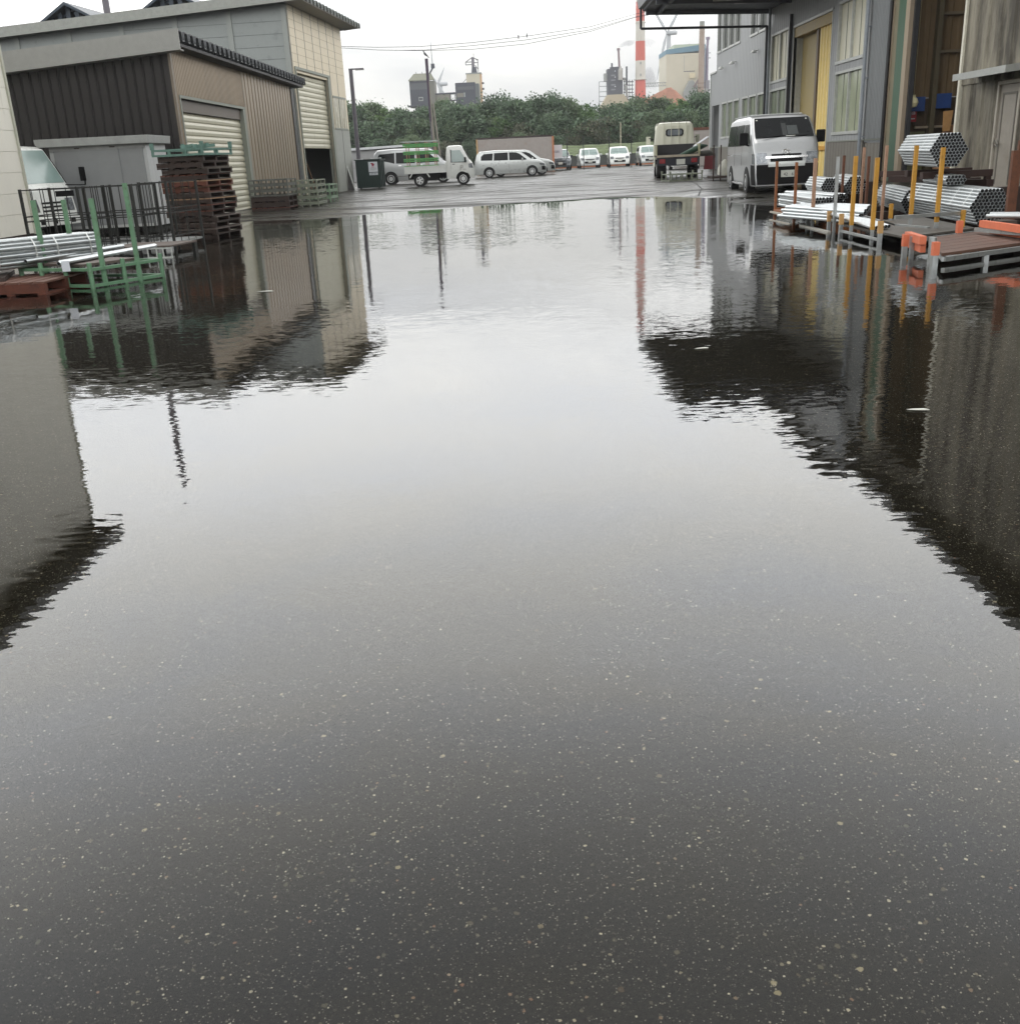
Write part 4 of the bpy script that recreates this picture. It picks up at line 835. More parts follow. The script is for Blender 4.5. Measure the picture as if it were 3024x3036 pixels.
# left pipes, green rack, red pallet
def pipe_bundle(name, label, a, b, rows, r=0.0243, straps=(0.15, 0.5, 0.85), n=12, jit=0.02):
    """hexagonal strapped bundle from far end a to near end b; rows = pipes per row from the bottom"""
    a = Vector(a); bb = Vector(b); d = (bb-a); Ln = d.length; d.normalize()
    rz = math.atan2(d.y, d.x); pit = -math.asin(d.z)
    t = thing(name, label, 'pipe bundle', a); t.rotation_euler = (0, pit, rz)
    first = None; zc = -(len(rows)-1)/2*r*1.732
    outer = []
    for j, cnt in enumerate(rows):
        for i in range(cnt):
            y = (i-(cnt-1)/2)*2*r; z = zc+j*r*1.732
            outer.append((y, z))
            sh = rr_.uniform(-jit, jit)
            if first is None:
                mb = MB().tube((0, 0, 0), (Ln, 0, 0), r, 0.0018, n); first = mb.build('pipe', M_galv, t, smooth=True); first.location = (sh, y, z)
                MB().cyl((0.015, 0, 0), (Ln-0.015, 0, 0), r-0.0019, n).build('bore_shade', M_pipe_in, first)  # solid black plug stands in for the shade inside the pipe
            else:
                c = first.copy(); COL.objects.link(c); c.parent = t; c.location = (sh, y, z)
                for ch in list(first.children):
                    e = ch.copy(); COL.objects.link(e); e.parent = c
    # convex outline for straps
    pts = sorted(set((round(p[0], 4), round(p[1], 4)) for p in outer))
    def cross(o, p, q): return (p[0]-o[0])*(q[1]-o[1])-(p[1]-o[1])*(q[0]-o[0])
    lo, up = [], []
    for p in pts:
        while len(lo) > 1 and cross(lo[-2], lo[-1], p) <= 0: lo.pop()
        lo.append(p)
    for p in reversed(pts):
        while len(up) > 1 and cross(up[-2], up[-1], p) <= 0: up.pop()
        up.append(p)
    hull = lo[:-1]+up[:-1]
    for f in straps:
        s = MB(); x = f*Ln; cyc = []
        for i, p in enumerate(hull):
            q0 = hull[i-1]; q1 = hull[(i+1) % len(hull)]
            for q in (q0, q1):
                e = Vector((p[0]-q0[0], p[1]-q0[1])) if q is q0 else Vector((q1[0]-p[0], q1[1]-p[1])); e.normalize(); nn = Vector((e.y, -e.x))
                cyc.append((p[0]+nn.x*(r+0.002), p[1]+nn.y*(r+0.002)))
        for i in range(len(cyc)):
            p = cyc[i]; q = cyc[(i+1) % len(cyc)]
            s.add([(x-0.012, *p), (x+0.012, *p), (x+0.012, *q), (x-0.012, *q)], [(0, 1, 2, 3)])
        s.build('strap', M_strap, t)
    return t
hexr = lambda k: [k+i for i in range(k)] + [2*k-2-i for i in range(k-1)]
def hexc(k): 
    r0 = [k+i for i in range(k)]; return r0 + r0[-2::-1]
pA = atY(258, 708, 13.6); pB = atY(-190, 775, 11.6)
pipe_bundle('pipe_bundle', 'strapped bundle of galvanised pipes at the left edge on the dark timber', (pA.x, pA.y, 0.41), (pB.x, pB.y, 0.43), [7, 8, 7, 8, 7, 8, 7, 6], straps=(0.06, 0.3, 0.45, 0.7), jit=0.01)
for f in (0.12, 0.62): 
    c = pA.lerp(pB, f); tag(MB().box(-0.07, 0.07, -0.55, 0.55, -0.06, 0.20).build('timber_bearer', M_wood_dk, loc=(c.x, c.y, 0), rz=R(20)), 'dark timber under the %s of the left pipe bundle' % ('right end' if f < 0.5 else 'left part'), 'timber')
def loose_pipe(a, b, label, group, r=0.0243, m=None):
    a = Vector(a); b = Vector(b); d = b-a
    t = thing('steel_pipe', label, 'pipe', a, 0, group); t.rotation_euler = (0, -math.asin(d.normalized().z), math.atan2(d.y, d.x))
    MB().tube((0, 0, 0), (d.length, 0, 0), r, 0.0018, 12).build('tube', m or M_galv, t, smooth=True)
    MB().cyl((0.015, 0, 0), (d.length-0.015, 0, 0), r-0.0019, 12).build('bore_shade', M_pipe_in, t)  # black plug for the shade inside the tube
    return t
e0 = atY(455, 706, 14.6); e1 = atY(172, 766, 12.15)
for i in range(5): 
    o_ = Vector((0.020, -0.052, 0))*(i-2); loose_pipe(Vector((e0.x, e0.y, 0.30))+o_+Vector((0, rr_.uniform(-.05, .05), 0)), Vector((e1.x, e1.y, 0.31))+o_, 'thin galvanised pipe in the front row lying on the green rack', 'loose pipes on the green rack')
e0 = atY(362, 712, 14.2); e1 = atY(75, 765, 12.4)
for i in range(3):
    o_ = Vector((0.020, -0.052, 0))*(i-1); loose_pipe(Vector((e0.x, e0.y, 0.34))+o_, Vector((e1.x, e1.y, 0.33))+o_, 'galvanised pipe in the back row lying on the green rack', 'back row pipes on the green rack')
t = thing('green_post_rack', 'green painted post rack holding the loose pipes on the left', 'rack', (0, 0, 0))
fa = [Vector((-4.98, 12.30, 0)), Vector((-4.72, 12.75, 0))]
for p, zt in ((fa[0], 1.02), (fa[1], 1.17)): MB().box(p.x-0.024, p.x+0.024, p.y-0.024, p.y+0.024, -0.07, zt).build('post', M_green, t)
c1 = atY(125, 735, 12.75); c2 = atY(212, 725, 13.4)
for c, zt in ((c1, 1.02), (c2, 1.0)): MB().box(c.x-0.024, c.x+0.024, c.y-0.024, c.y+0.024, -0.07, zt).build('post', M_green, t)
q = MB()
A, Bq, Cq, Dq = Vector((-5.06, 12.1, 0)), Vector((-4.55, 13.1, 0)), Vector((-5.75, 13.5, 0)), Vector((-6.1, 12.55, 0))
for z in (0.22, 0.03):
    for p1, p2 in ((A, Bq), (Bq, Cq), (Cq, Dq), (Dq, A)): q.bar(p1+Vector((0, 0, z)), p2+Vector((0, 0, z)), 0.04, 0.035)
q.build('base_frame', M_green, t)
for p in (A, Bq, Cq, Dq, A.lerp(Dq, 0.35), A.lerp(Dq, 0.7), A.lerp(Bq, 0.45)): MB().cyl((p.x, p.y, -0.08), (p.x, p.y, 0.30), 0.028, 10).build('leg', M_green, t, smooth=True)
MB().bar((A+Dq)/2+Vector((0, 0.15, 0.26)), (Bq+Cq)/2+Vector((0, -0.15, 0.26)), 0.9, 0.03).build('deck', M_wood_grey, t)
tag(MB().box(-0.045, 0.045, -0.003, 0.003, -0.06, 0.06).build('paper_tag', M_sign, loc=tuple(atY(195, 789, 12.05)), rz=R(20)), 'small white paper tag hanging from the pipe ends', 'tag')
p = wood_pallet('wooden_pallet', 'red brown flat wooden pallet half flooded at the left edge', w=1.25, dpt=1.1, h=0.15, m=mat('terracotta_wood', (104, 72, 60), 0.65, var=0.18, scale=9, dirt=(70, 44, 36), dirt_amt=0.3), m2=M_wood_red, n=8); p.location = (-6.02, 12.22, 0.0); p.rotation_euler = (0, 0, R(-3))

# right racks and pipes ----------------------------------------------
def post(parent, x, y, z0, z1, m, wd=0.040, cut=None, m2=None):
    if cut is not None:
        MB().box(x-wd/2, x+wd/2, y-wd/2, y+wd/2, z0, cut).build('post', m2, parent)
        return MB().box(x-wd/2-0.004, x+wd/2+0.004, y-wd/2-0.004, y+wd/2+0.004, cut, z1).build('post_sleeve', m, parent)
    return MB().box(x-wd/2, x+wd/2, y-wd/2, y+wd/2, z0, z1).build('post', m, parent)
# rack 1: rusty orange, farthest
t = thing('post_rack', 'rusty orange brown post rack farthest back of the three racks', 'rack', (0, 0, 0), 0, 'post racks in the flood water')
post(t, 4.60, 18.3, -0.09, 0.98, M_orange_old); post(t, 4.63, 17.15, -0.09, 0.97, M_orange_old); post(t, 5.85, 18.6, -0.09, 1.02, M_rust); post(t, 5.95, 17.6, -0.09, 1.0, M_rust)
for a_, b_ in (((4.62, 17.15, 0.14), (4.60, 18.3, 0.14)), ((4.63, 17.15, 0.16), (5.95, 17.6, 0.16)), ((4.6, 18.3, 0.16), (5.85, 18.6, 0.16)), ((5.95, 17.6, 0.16), (5.85, 18.6, 0.16))): MB().bar(a_, b_, 0.06, 0.09).build('base_rail', M_orange_old, t)
q = MB(); 
for z in (0.0, 0.14): q.bar((4.56, 17.1, z), (4.53, 18.35, z), 0.03)
q.build('end_frame', mat('white_worn_paint', (176, 170, 158), 0.5), t)
# rack 2: ochre posts with grey feet
t = thing('post_rack', 'middle post rack with ochre sleeves, grey feet and a plywood deck', 'rack', (0, 0, 0), 0, 'post racks in the flood water')
post(t, 4.66, 16.2, -0.09, 1.03, M_pale_rust, cut=0.22, m2=M_galv_dull); post(t, 4.68, 15.15, -0.09, 1.05, M_galv_dull)
post(t, 4.64, 14.25, -0.09, 1.06, M_yellow_old, cut=0.16, m2=M_galv_dull); post(t, 4.62, 13.35, -0.09, 1.04, M_yellow_old, cut=0.16, m2=M_galv_dull)
for x, y in ((4.70, 16.6), (4.68, 15.4), (4.64, 14.7), (4.60, 13.0)): post(t, x, y, -0.09, 0.29, mat('stub_paint', (190, 150, 96), 0.6, dirt=(96, 60, 40), dirt_amt=0.3, dscale=10), wd=0.05, cut=0.14, m2=M_galv_dull)
for z in (0.04,): MB().bar((4.62, 16.7, z-0.03), (4.60, 15.1, z-0.03), 0.05, 0.03).build('base_rail', mat('pale_rail', (166, 164, 156), 0.5), t); MB().bar((4.62, 14.6, z+0.02), (4.60, 13.0, z+0.02), 0.04, 0.03).build('base_rail', M_galv_dull, t)
MB().prism([(4.75, 12.55, 0.10), (5.95, 13.35, 0.10), (6.15, 15.6, 0.10), (4.75, 15.2, 0.10)], (0, 0, 0.025)).build('deck', mat('grey_plywood', (84, 80, 74), 0.5, var=0.12, dirt=(54, 50, 44), dirt_amt=0.3), t)
for a_, b_ in (((4.72, 12.5, 0.07), (5.98, 13.33, 0.07)), ((5.98, 13.33, 0.07), (6.18, 15.6, 0.07)), ((4.9, 13.35, 0.30), (5.92, 13.62, 0.30))): MB().bar(a_, b_, 0.045).build('base_rail', M_galv_dull, t)
post(t, 5.86, 13.55, -0.09, 0.34, M_yellow_old, cut=0.12, m2=M_galv_dull); post(t, 5.55, 15.3, -0.09, 0.36, M_yellow_old, cut=0.15, m2=M_galv_dull)
# long posts of the racks that stand farther right
t = thing('post_rack', 'right hand post rack with tall ochre posts in front of the large pipe bundle', 'rack', (0, 0, 0), 0, 'post racks in the flood water')
for px_, py_, pb, Y, m_ in ((2510, 465, 0, 0, None),):
    pass
def postpx(parent, x, ytop, Y, m_, zb=0.0, cut=None, m2=None):
    p = atY(x, ytop, Y); return post(parent, p.x, Y, zb, p.z, m_, cut=cut, m2=m2)
postpx(t, 2718, 430, 14.3, M_yellow_old, cut=0.22, m2=M_galv_dull, zb=-0.09); postpx(t, 2797, 436, 13.6, M_yellow_old, cut=0.20, m2=M_galv_dull, zb=-0.09)
postpx(t, 2630, 430, 16.6, M_pale_rust, zb=-0.09); postpx(t, 2563, 436, 17.8, M_pale_rust, zb=-0.09)
for a_, b_ in (((5.28, 14.3, 0.12), (5.45, 13.6, 0.12)), ((5.28, 14.3, 0.10), (5.6, 16.6, 0.10)), ((5.6, 16.6, 0.1), (5.65, 17.8, 0.1))): MB().bar(a_, b_, 0.05).build('base_rail', M_galv_dull, t)
t = thing('rusty_post', 'tall flaking rusty steel post at the right edge of the photo', 'post', (0, 0, 0))
p = atY(3010, 445, 12.6); post(t, p.x, 12.6, -0.09, p.z, M_rust, wd=0.06); p = atY(3022, 420, 13.1); post(t, p.x+0.02, 13.1, -0.09, p.z+0.02, M_rust, wd=0.05)
# rack 3: orange capped, brown deck
t = thing('deck_rack', 'low rack with bright orange sleeves and a brown board deck nearest the camera', 'rack', (0, 0, 0))
A, Bq, Cq, Dq = (4.22, 10.15), (6.0, 11.25), (6.4, 12.9), (4.78, 11.9)
dk = MB()
for i in range(6):
    f0 = i/6+0.004; f1 = (i+1)/6-0.004
    L0 = Vector(A).lerp(Vector(Dq), f0); L1 = Vector(A).lerp(Vector(Dq), f1); R0 = Vector(Bq).lerp(Vector(Cq), f0); R1 = Vector(Bq).lerp(Vector(Cq), f1)
    dk.prism([(*L0, 0.135), (*R0, 0.135), (*R1, 0.135), (*L1, 0.135)], (0, 0, 0.028))
dk.build('deck', M_wood_deck, t)
for p1, p2, z in ((A, Bq, 0.11), (Dq, Cq, 0.11), (A, Dq, 0.11), (Bq, Cq, 0.11), (A, Bq, 0.0)):
    n_ = Vector((0, 0, z)); MB().bar(Vector((*p1, z-0.0))+Vector((0.01, -0.03, 0)), Vector((*p2, z))+Vector((0.01, -0.03, 0)), 0.04, 0.045).build('base_rail', M_galv_dull, t)
for x, y in ((4.8, 10.5), (5.6, 10.98)): MB().box(x-0.025, x+0.025, y-0.06, y-0.01, -0.09, 0.09).build('leg', M_galv_dull, t)
post(t, 4.30, 11.35, -0.09, 0.26, M_orange, wd=0.05, cut=0.13, m2=M_galv_dull)
post(t, 4.18, 10.22, -0.09, 0.27, M_orange, wd=0.055, cut=0.14, m2=M_galv_dull)
post(t, 5.30, 12.32, 0.05, 0.30, M_orange, wd=0.055, cut=0.16, m2=M_galv_dull)
MB().cyl((4.35, 10.72, -0.09), (4.35, 10.72, 0.27), 0.038, 12).build('leg', M_galv_dull, t, smooth=True)
MB().box(4.33, 4.37, 11.25, 11.30, -0.09, 0.24).build('leg', M_galv_dull, t)
def sleeve(a_, b_, z0, z1, wd):
    MB().bar((*a_, (z0+z1)/2), (*b_, (z0+z1)/2), wd, z1-z0).build('beam_sleeve', M_orange, t)
sleeve((4.42, 11.60), (4.33, 10.93), 0.18, 0.265, 0.07); sleeve((4.44, 11.55), (4.35, 10.96), 0.095, 0.172, 0.055)
sleeve((5.42, 12.0), (5.42, 11.0), 0.245, 0.32, 0.07); sleeve((5.50, 11.9), (5.52, 10.95), 0.175, 0.235, 0.06)
MB().bar((5.40, 12.1, 0.21), (5.46, 10.86, 0.24), 0.045).build('base_rail', M_galv_dull, t)
MB().box(5.62, 5.68, 11.0, 11.06, -0.09, 0.36).build('leg', M_galv_dull, t)
# strapped bundles
def bundle(x0, y0, Y0, x1, y1, Y1, rows, label, **kw):
    a = atY(x0, y0, Y0); c = atY(x1, y1, Y1); zc = (a.z+c.z)/2; kw.setdefault('straps', (0.12, 0.42, 0.72, 0.9))
    return pipe_bundle('pipe_bundle', label, (a.x, a.y, zc), (c.x, c.y, zc), rows, **kw)
bundle(2738, 583, 17.0, 2936, 614, 13.9, hexc(6), 'largest hexagonal pipe bundle behind the ochre posts on the right', jit=0.015)
bundle(2628, 585, 20.2, 2712, 588, 17.5, hexc(5), 'strapped pipe bundle end to end behind the largest one')
bundle(2712, 432, 17.8, 2812, 456, 15.4, hexc(6), 'raised hexagonal pipe bundle in front of the open doorway', jit=0.015)
bundle(2760, 530, 16.6, 2835, 527, 15.1, [4, 5, 6, 5, 4][1:4], 'small low pipe bundle under the raised one')
bundle(2412, 548, 20.4, 2462, 550, 18.9, hexc(4), 'left small strapped bundle behind the rusty rack')
bundle(2492, 536, 20.6, 2538, 551, 18.7, [5, 6, 7, 8, 7, 6, 5], 'dark ended pipe bundle beneath the pale posts')
t = thing('bundle_stand', 'dark rusty steel beams and trestle carrying the raised pipe bundle', 'stand', (0, 0, 0))
for Y in (15.9, 17.2):
    p = atY(2790 if Y < 16.5 else 2740, 520, Y); MB().box(p.x-0.30, p.x+0.75, Y-0.06, Y+0.06, 0.66, 0.76).build('beam', M_brownsteel, t)
    for x in (0.15, 0.7): MB().box(p.x+x-0.04, p.x+x+0.04, Y-0.04, Y+0.04, -0.09, 0.66).build('leg', M_brownsteel, t)
for i, (x0, y0, x1, y1, Y) in enumerate(((2610, 515, 2720, 508, 19.2), (2640, 530, 2745, 515, 18.0), (2860, 540, 2935, 545, 16.4))):
    a_ = atY(x0, y0, Y); c_ = atY(x1, y1, Y-0.6); c_.z = a_.z; tag(MB().bar(a_, c_, 0.12, 0.10).build('steel_beam', M_brownsteel), ['dark rusty beam at the far left of the raised bundle', 'dark rusty beam below the raised bundle on the left', 'dark rusty beam lying right of the small pipe bundle'][i], 'beam')
for i, (x, Y, zt) in enumerate(((5.75, 19.4, 0.55), (7.0, 17.8, 0.60), (7.2, 16.2, 0.5))):
    tag(MB().box(x-0.08, x+0.9, Y-0.08, Y+0.08, -0.09, zt-0.02).build('timber_bearer', M_wood_dk), ['dark timber baulk behind the rusty rack', 'dark timber baulk behind the largest bundle', 'dark timber baulk right of the raised bundle'][i], 'timber')
for i, (x, Y) in enumerate(((6.9, 16.6), (6.3, 14.4), (6.9, 19.6), (6.7, 18.1))):
    tag(MB().box(x-0.75, x+0.55, Y-0.06, Y+0.06, -0.09, 0.075).build('timber_bearer', M_wood_dk), ['bearer under the far end of the largest pipe bundle', 'bearer under the near end of the largest pipe bundle', 'bearer under the far end of the second pipe bundle', 'bearer under the near end of the second pipe bundle'][i], 'timber')
# loose pipes in rack 1 (heap with stepped ends), rack 2 heap, flat row of six
for j in range(5):
    for i in range(7-(j % 2)):
        x = 4.80+i*0.0486+(j % 2)*0.0243; z = 0.235+j*0.0425
        loose_pipe((x-0.02, 18.75+rr_.uniform(-.05, .05), z), (x, 16.62+rr_.uniform(-.03, .03), z), 'galvanised pipe in the square block lying on the rusty rack', 'pipes on the rusty rack')
for j in range(5):
    for i in range(10-j):
        x = 5.18+i*0.0486+(j % 2)*0.0243+j*0.02; z = 0.25+j*0.043
        loose_pipe((x-0.25, 19.3+rr_.uniform(-.1, .1), z), (x, 17.55-j*0.10+i*0.03+rr_.uniform(-.05, .05), z), 'galvanised pipe in the sloping heap right of the square block', 'pipes in the sloping heap')
for j in range(4):
    for i in range(15-j*2):
        x = 4.86+i*0.0486+(j % 2)*0.0243+j*0.03; z = 0.16+j*0.043+i*0.004
        loose_pipe((x-0.55, 16.9+rr_.uniform(-.12, .12)+i*0.03, z), (x, 14.75+i*0.11+rr_.uniform(-.06, .06), z), 'galvanised pipe in the wide heap across the middle rack', 'pipes on the middle rack')
for i in range(6):
    x = 4.66+i*0.0500; loose_pipe((x-0.02+0.06, 16.7+rr_.uniform(-.04, .04), 0.30), (x+0.05, 13.55+i*0.03, 0.165), 'galvanised pipe in the flat front row of six on the middle rack', 'front row pipes on the middle rack')
for i, (x0, y0, x1, y1, Y0, Y1) in enumerate(((2925, 640, 3080, 652, 12.3, 11.9), (2935, 634, 3080, 643, 12.5, 12.2))):
    a_ = atY(x0, y0, Y0); c_ = atY(x1, y1, Y1); loose_pipe(a_, (c_.x, c_.y, a_.z), ['lower single galvanised pipe running out of the right edge', 'upper single galvanised pipe running out of the right edge'][i], 'single pipes at the right edge')
ft = MB().box(-0.09, 0.09, -0.12, 0.12, -0.09, 0.28); p = atY(2975, 690, 12.4); tag(ft.build('timber_block', M_wood_grey, loc=(p.x, 12.4, 0)), 'timber block propping the single pipes at the right edge', 'timber')

# ------------------------------------------------------------------ vehicles
def interp(pts, x):
    if x <= pts[0][0]: return pts[0][1]
    for (a, s), (b_, t) in zip(pts, pts[1:]):
        if a <= x <= b_: return s+(t-s)*(x-a)/(b_-a) if b_ > a else t
    return pts[-1][1]
class Car:
    """lofted body: top profile over length (x forward), width narrowing above the belt and towards the ends"""
    def __init__(s, Ln, Wd, prof, zb, belt, tumble=0.16, end=0.12, r=0.09):
        s.L, s.W, s.prof, s.zb, s.belt, s.tum, s.end, s.r = Ln, Wd/2, sorted(prof), zb, belt, tumble, end, r
        s.H = max(p[1] for p in prof)
    def zt(s, x): return interp(s.prof, x)
    def w(s, x, z):
        t = max(0.0, (z-s.belt)/(s.H-s.belt)); e = (abs(x)/(s.L/2))**7
        return s.W*(1-s.tum*t**1.2)*(1-s.end*e)-0.03*max(0.0, (s.zb+0.25-z))/0.25
    def xfront(s, z, sign=1):
        ps = [p for p in s.prof if (p[0] > 0) == (sign > 0)]; ps.sort(key=lambda p: p[1]); best = None
        pts = sorted(((p[1], p[0]) for p in s.prof if p[0]*sign > 0), key=lambda q: q[0])
        return interp(pts, z)
    def body(s, parent, m):
        xs_ = sorted(set([p[0] for p in s.prof]+[-s.L/2+s.L*i/36 for i in range(37)])); rows = []
        for x in xs_:
            zt = s.zt(x); zb = min(s.zb, zt-0.01); r = min(s.r, (zt-zb)*0.3); side = []
            for k in range(9):
                z = zb+(zt-r-zb)*k/8; side.append((x, s.w(x, z), z))
            w1 = s.w(x, zt-r)
            for a in (30, 60, 90): side.append((x, w1-r*1.3*(1-math.cos(R(a))), zt-r+r*math.sin(R(a))))
            side.append((x, w1*0.45, zt+0.012)); side.append((x, 0, zt+0.018))
            row = [(x, 0, zb)]+side+[(p[0], -p[1], p[2]) for p in side[:-1][::-1]]+[(x, 0, zb)]
            rows.append(row)
        mb = MB().grid(rows); mb.add(rows[0][:-1], [tuple(range(len(rows[0])-1))]); mb.add(rows[-1][:-1], [tuple(range(len(rows[0])-1))])
        return mb.build('body', m, parent, smooth=True)
    def side(s, parent, poly, m, name, eps=0.006, both=True):
        for sg in ((1, -1) if both is True else (both,)):
            pts = []
            n = len(poly)
            for i in range(n):
                a, c = poly[i], poly[(i+1) % n]
                for k in range(3): f = k/3; x = a[0]+(c[0]-a[0])*f; z = a[1]+(c[1]-a[1])*f; pts.append((x, sg*(s.w(x, z)+eps), z))
            cx = sum(p[0] for p in poly)/n; cz = sum(p[1] for p in poly)/n
            mb = MB(); mb.add(pts+[(cx, sg*(s.w(cx, cz)+eps), cz)], [(i, (i+1) % len(pts), len(pts)) for i in range(len(pts))]); mb.build(name, m, parent, smooth='all')
    def front(s, parent, z0, z1, y0, y1, m, name, sign=1, eps=0.006, n=6, inset=None):
        """patch lying on the nose or tail between heights z0..z1 and lateral y0..y1 (fractions of the half width)"""
        rows = []
        for j in range(n+1):
            z = z0+(z1-z0)*j/n; x = s.xfront(z, sign); wv = s.w(x, z)-0.02
            rows.append([(x+sign*eps, (y0+(y1-y0)*i/8)*wv, z+0.010+0.004) for i in range(9)])
        return MB().grid(rows).build(name, m, parent, smooth='all')
    def wheel(s, parent, x, r, wd=0.18, out=0.0, rim=None, arch=True):
        for sg in (1, -1):
            y = sg*(s.w(x, 0.45)+out)
            if arch:
                a = MB(); n = 16; yy = sg*(s.w(x, 0.5)+0.004)
                pts = [(x+1.17*r*math.cos(math.pi*i/n), yy, r+1.17*r*math.sin(math.pi*i/n)) for i in range(n+1)]+[(x-1.17*r, yy, s.zb-0.02), (x+1.17*r, yy, s.zb-0.02)]
                a.prism(pts, (0, -sg*0.02, 0)); a.build('wheel_arch', M_black, parent)
            t = MB().cyl((0, -0.5*wd, 0), (0, 0.5*wd, 0), r, 28); o = t.build('wheel', M_tyre, parent, smooth=True, bevel=0.0); o.location = (x, y-sg*wd/2+sg*0.015, r)
            q = MB().cyl((0, sg*0.5*wd, 0), (0, sg*(0.5*wd+0.008), 0), r*0.62, 24); 
            q.cyl((0, sg*0.5*wd, 0), (0, sg*(0.5*wd+0.02), 0), r*0.18, 12); q.build('rim', rim or M_rim, o, smooth=True)
            h = MB(); N_ = 24
            h.grid([[(rr_q*math.cos(2*math.pi*k/N_), sg*(0.5*wd+0.011), rr_q*math.sin(2*math.pi*k/N_)) for k in range(N_+1)] for rr_q in (r*0.36, r*0.50)])
            h.build('rim_pattern', M_black, o)
    def mirror(s, parent, x, z, m, size=(0.08, 0.2, 0.16), out=0.1):
        for sg in (1, -1):
            y = s.w(x, z); MB().box(x-size[0]/2, x+size[0]/2, sg*(y+out)-size[1]/2, sg*(y+out)+size[1]/2, z, z+size[2]).bar((x, sg*(y-0.02), z+0.05), (x, sg*(y+out), z+0.05), 0.03).build('wing_mirror', m, parent, bevel=0.02)
def plate(parent, x, y, z, lines, sign=1, w=0.33, h=0.165):
    o = MB().box(x, x+sign*0.012, y-w/2, y+w/2, z, z+h).build('number_plate', M_plate, parent)
    for body, size, dy, dz in lines: text(body, size, M_ink, o, face_mtx((x+sign*0.0145, y+dy*sign, z+dz), (0, sign, 0), (0, 0, 1)), name='lettering', depth=0.001)
    return o

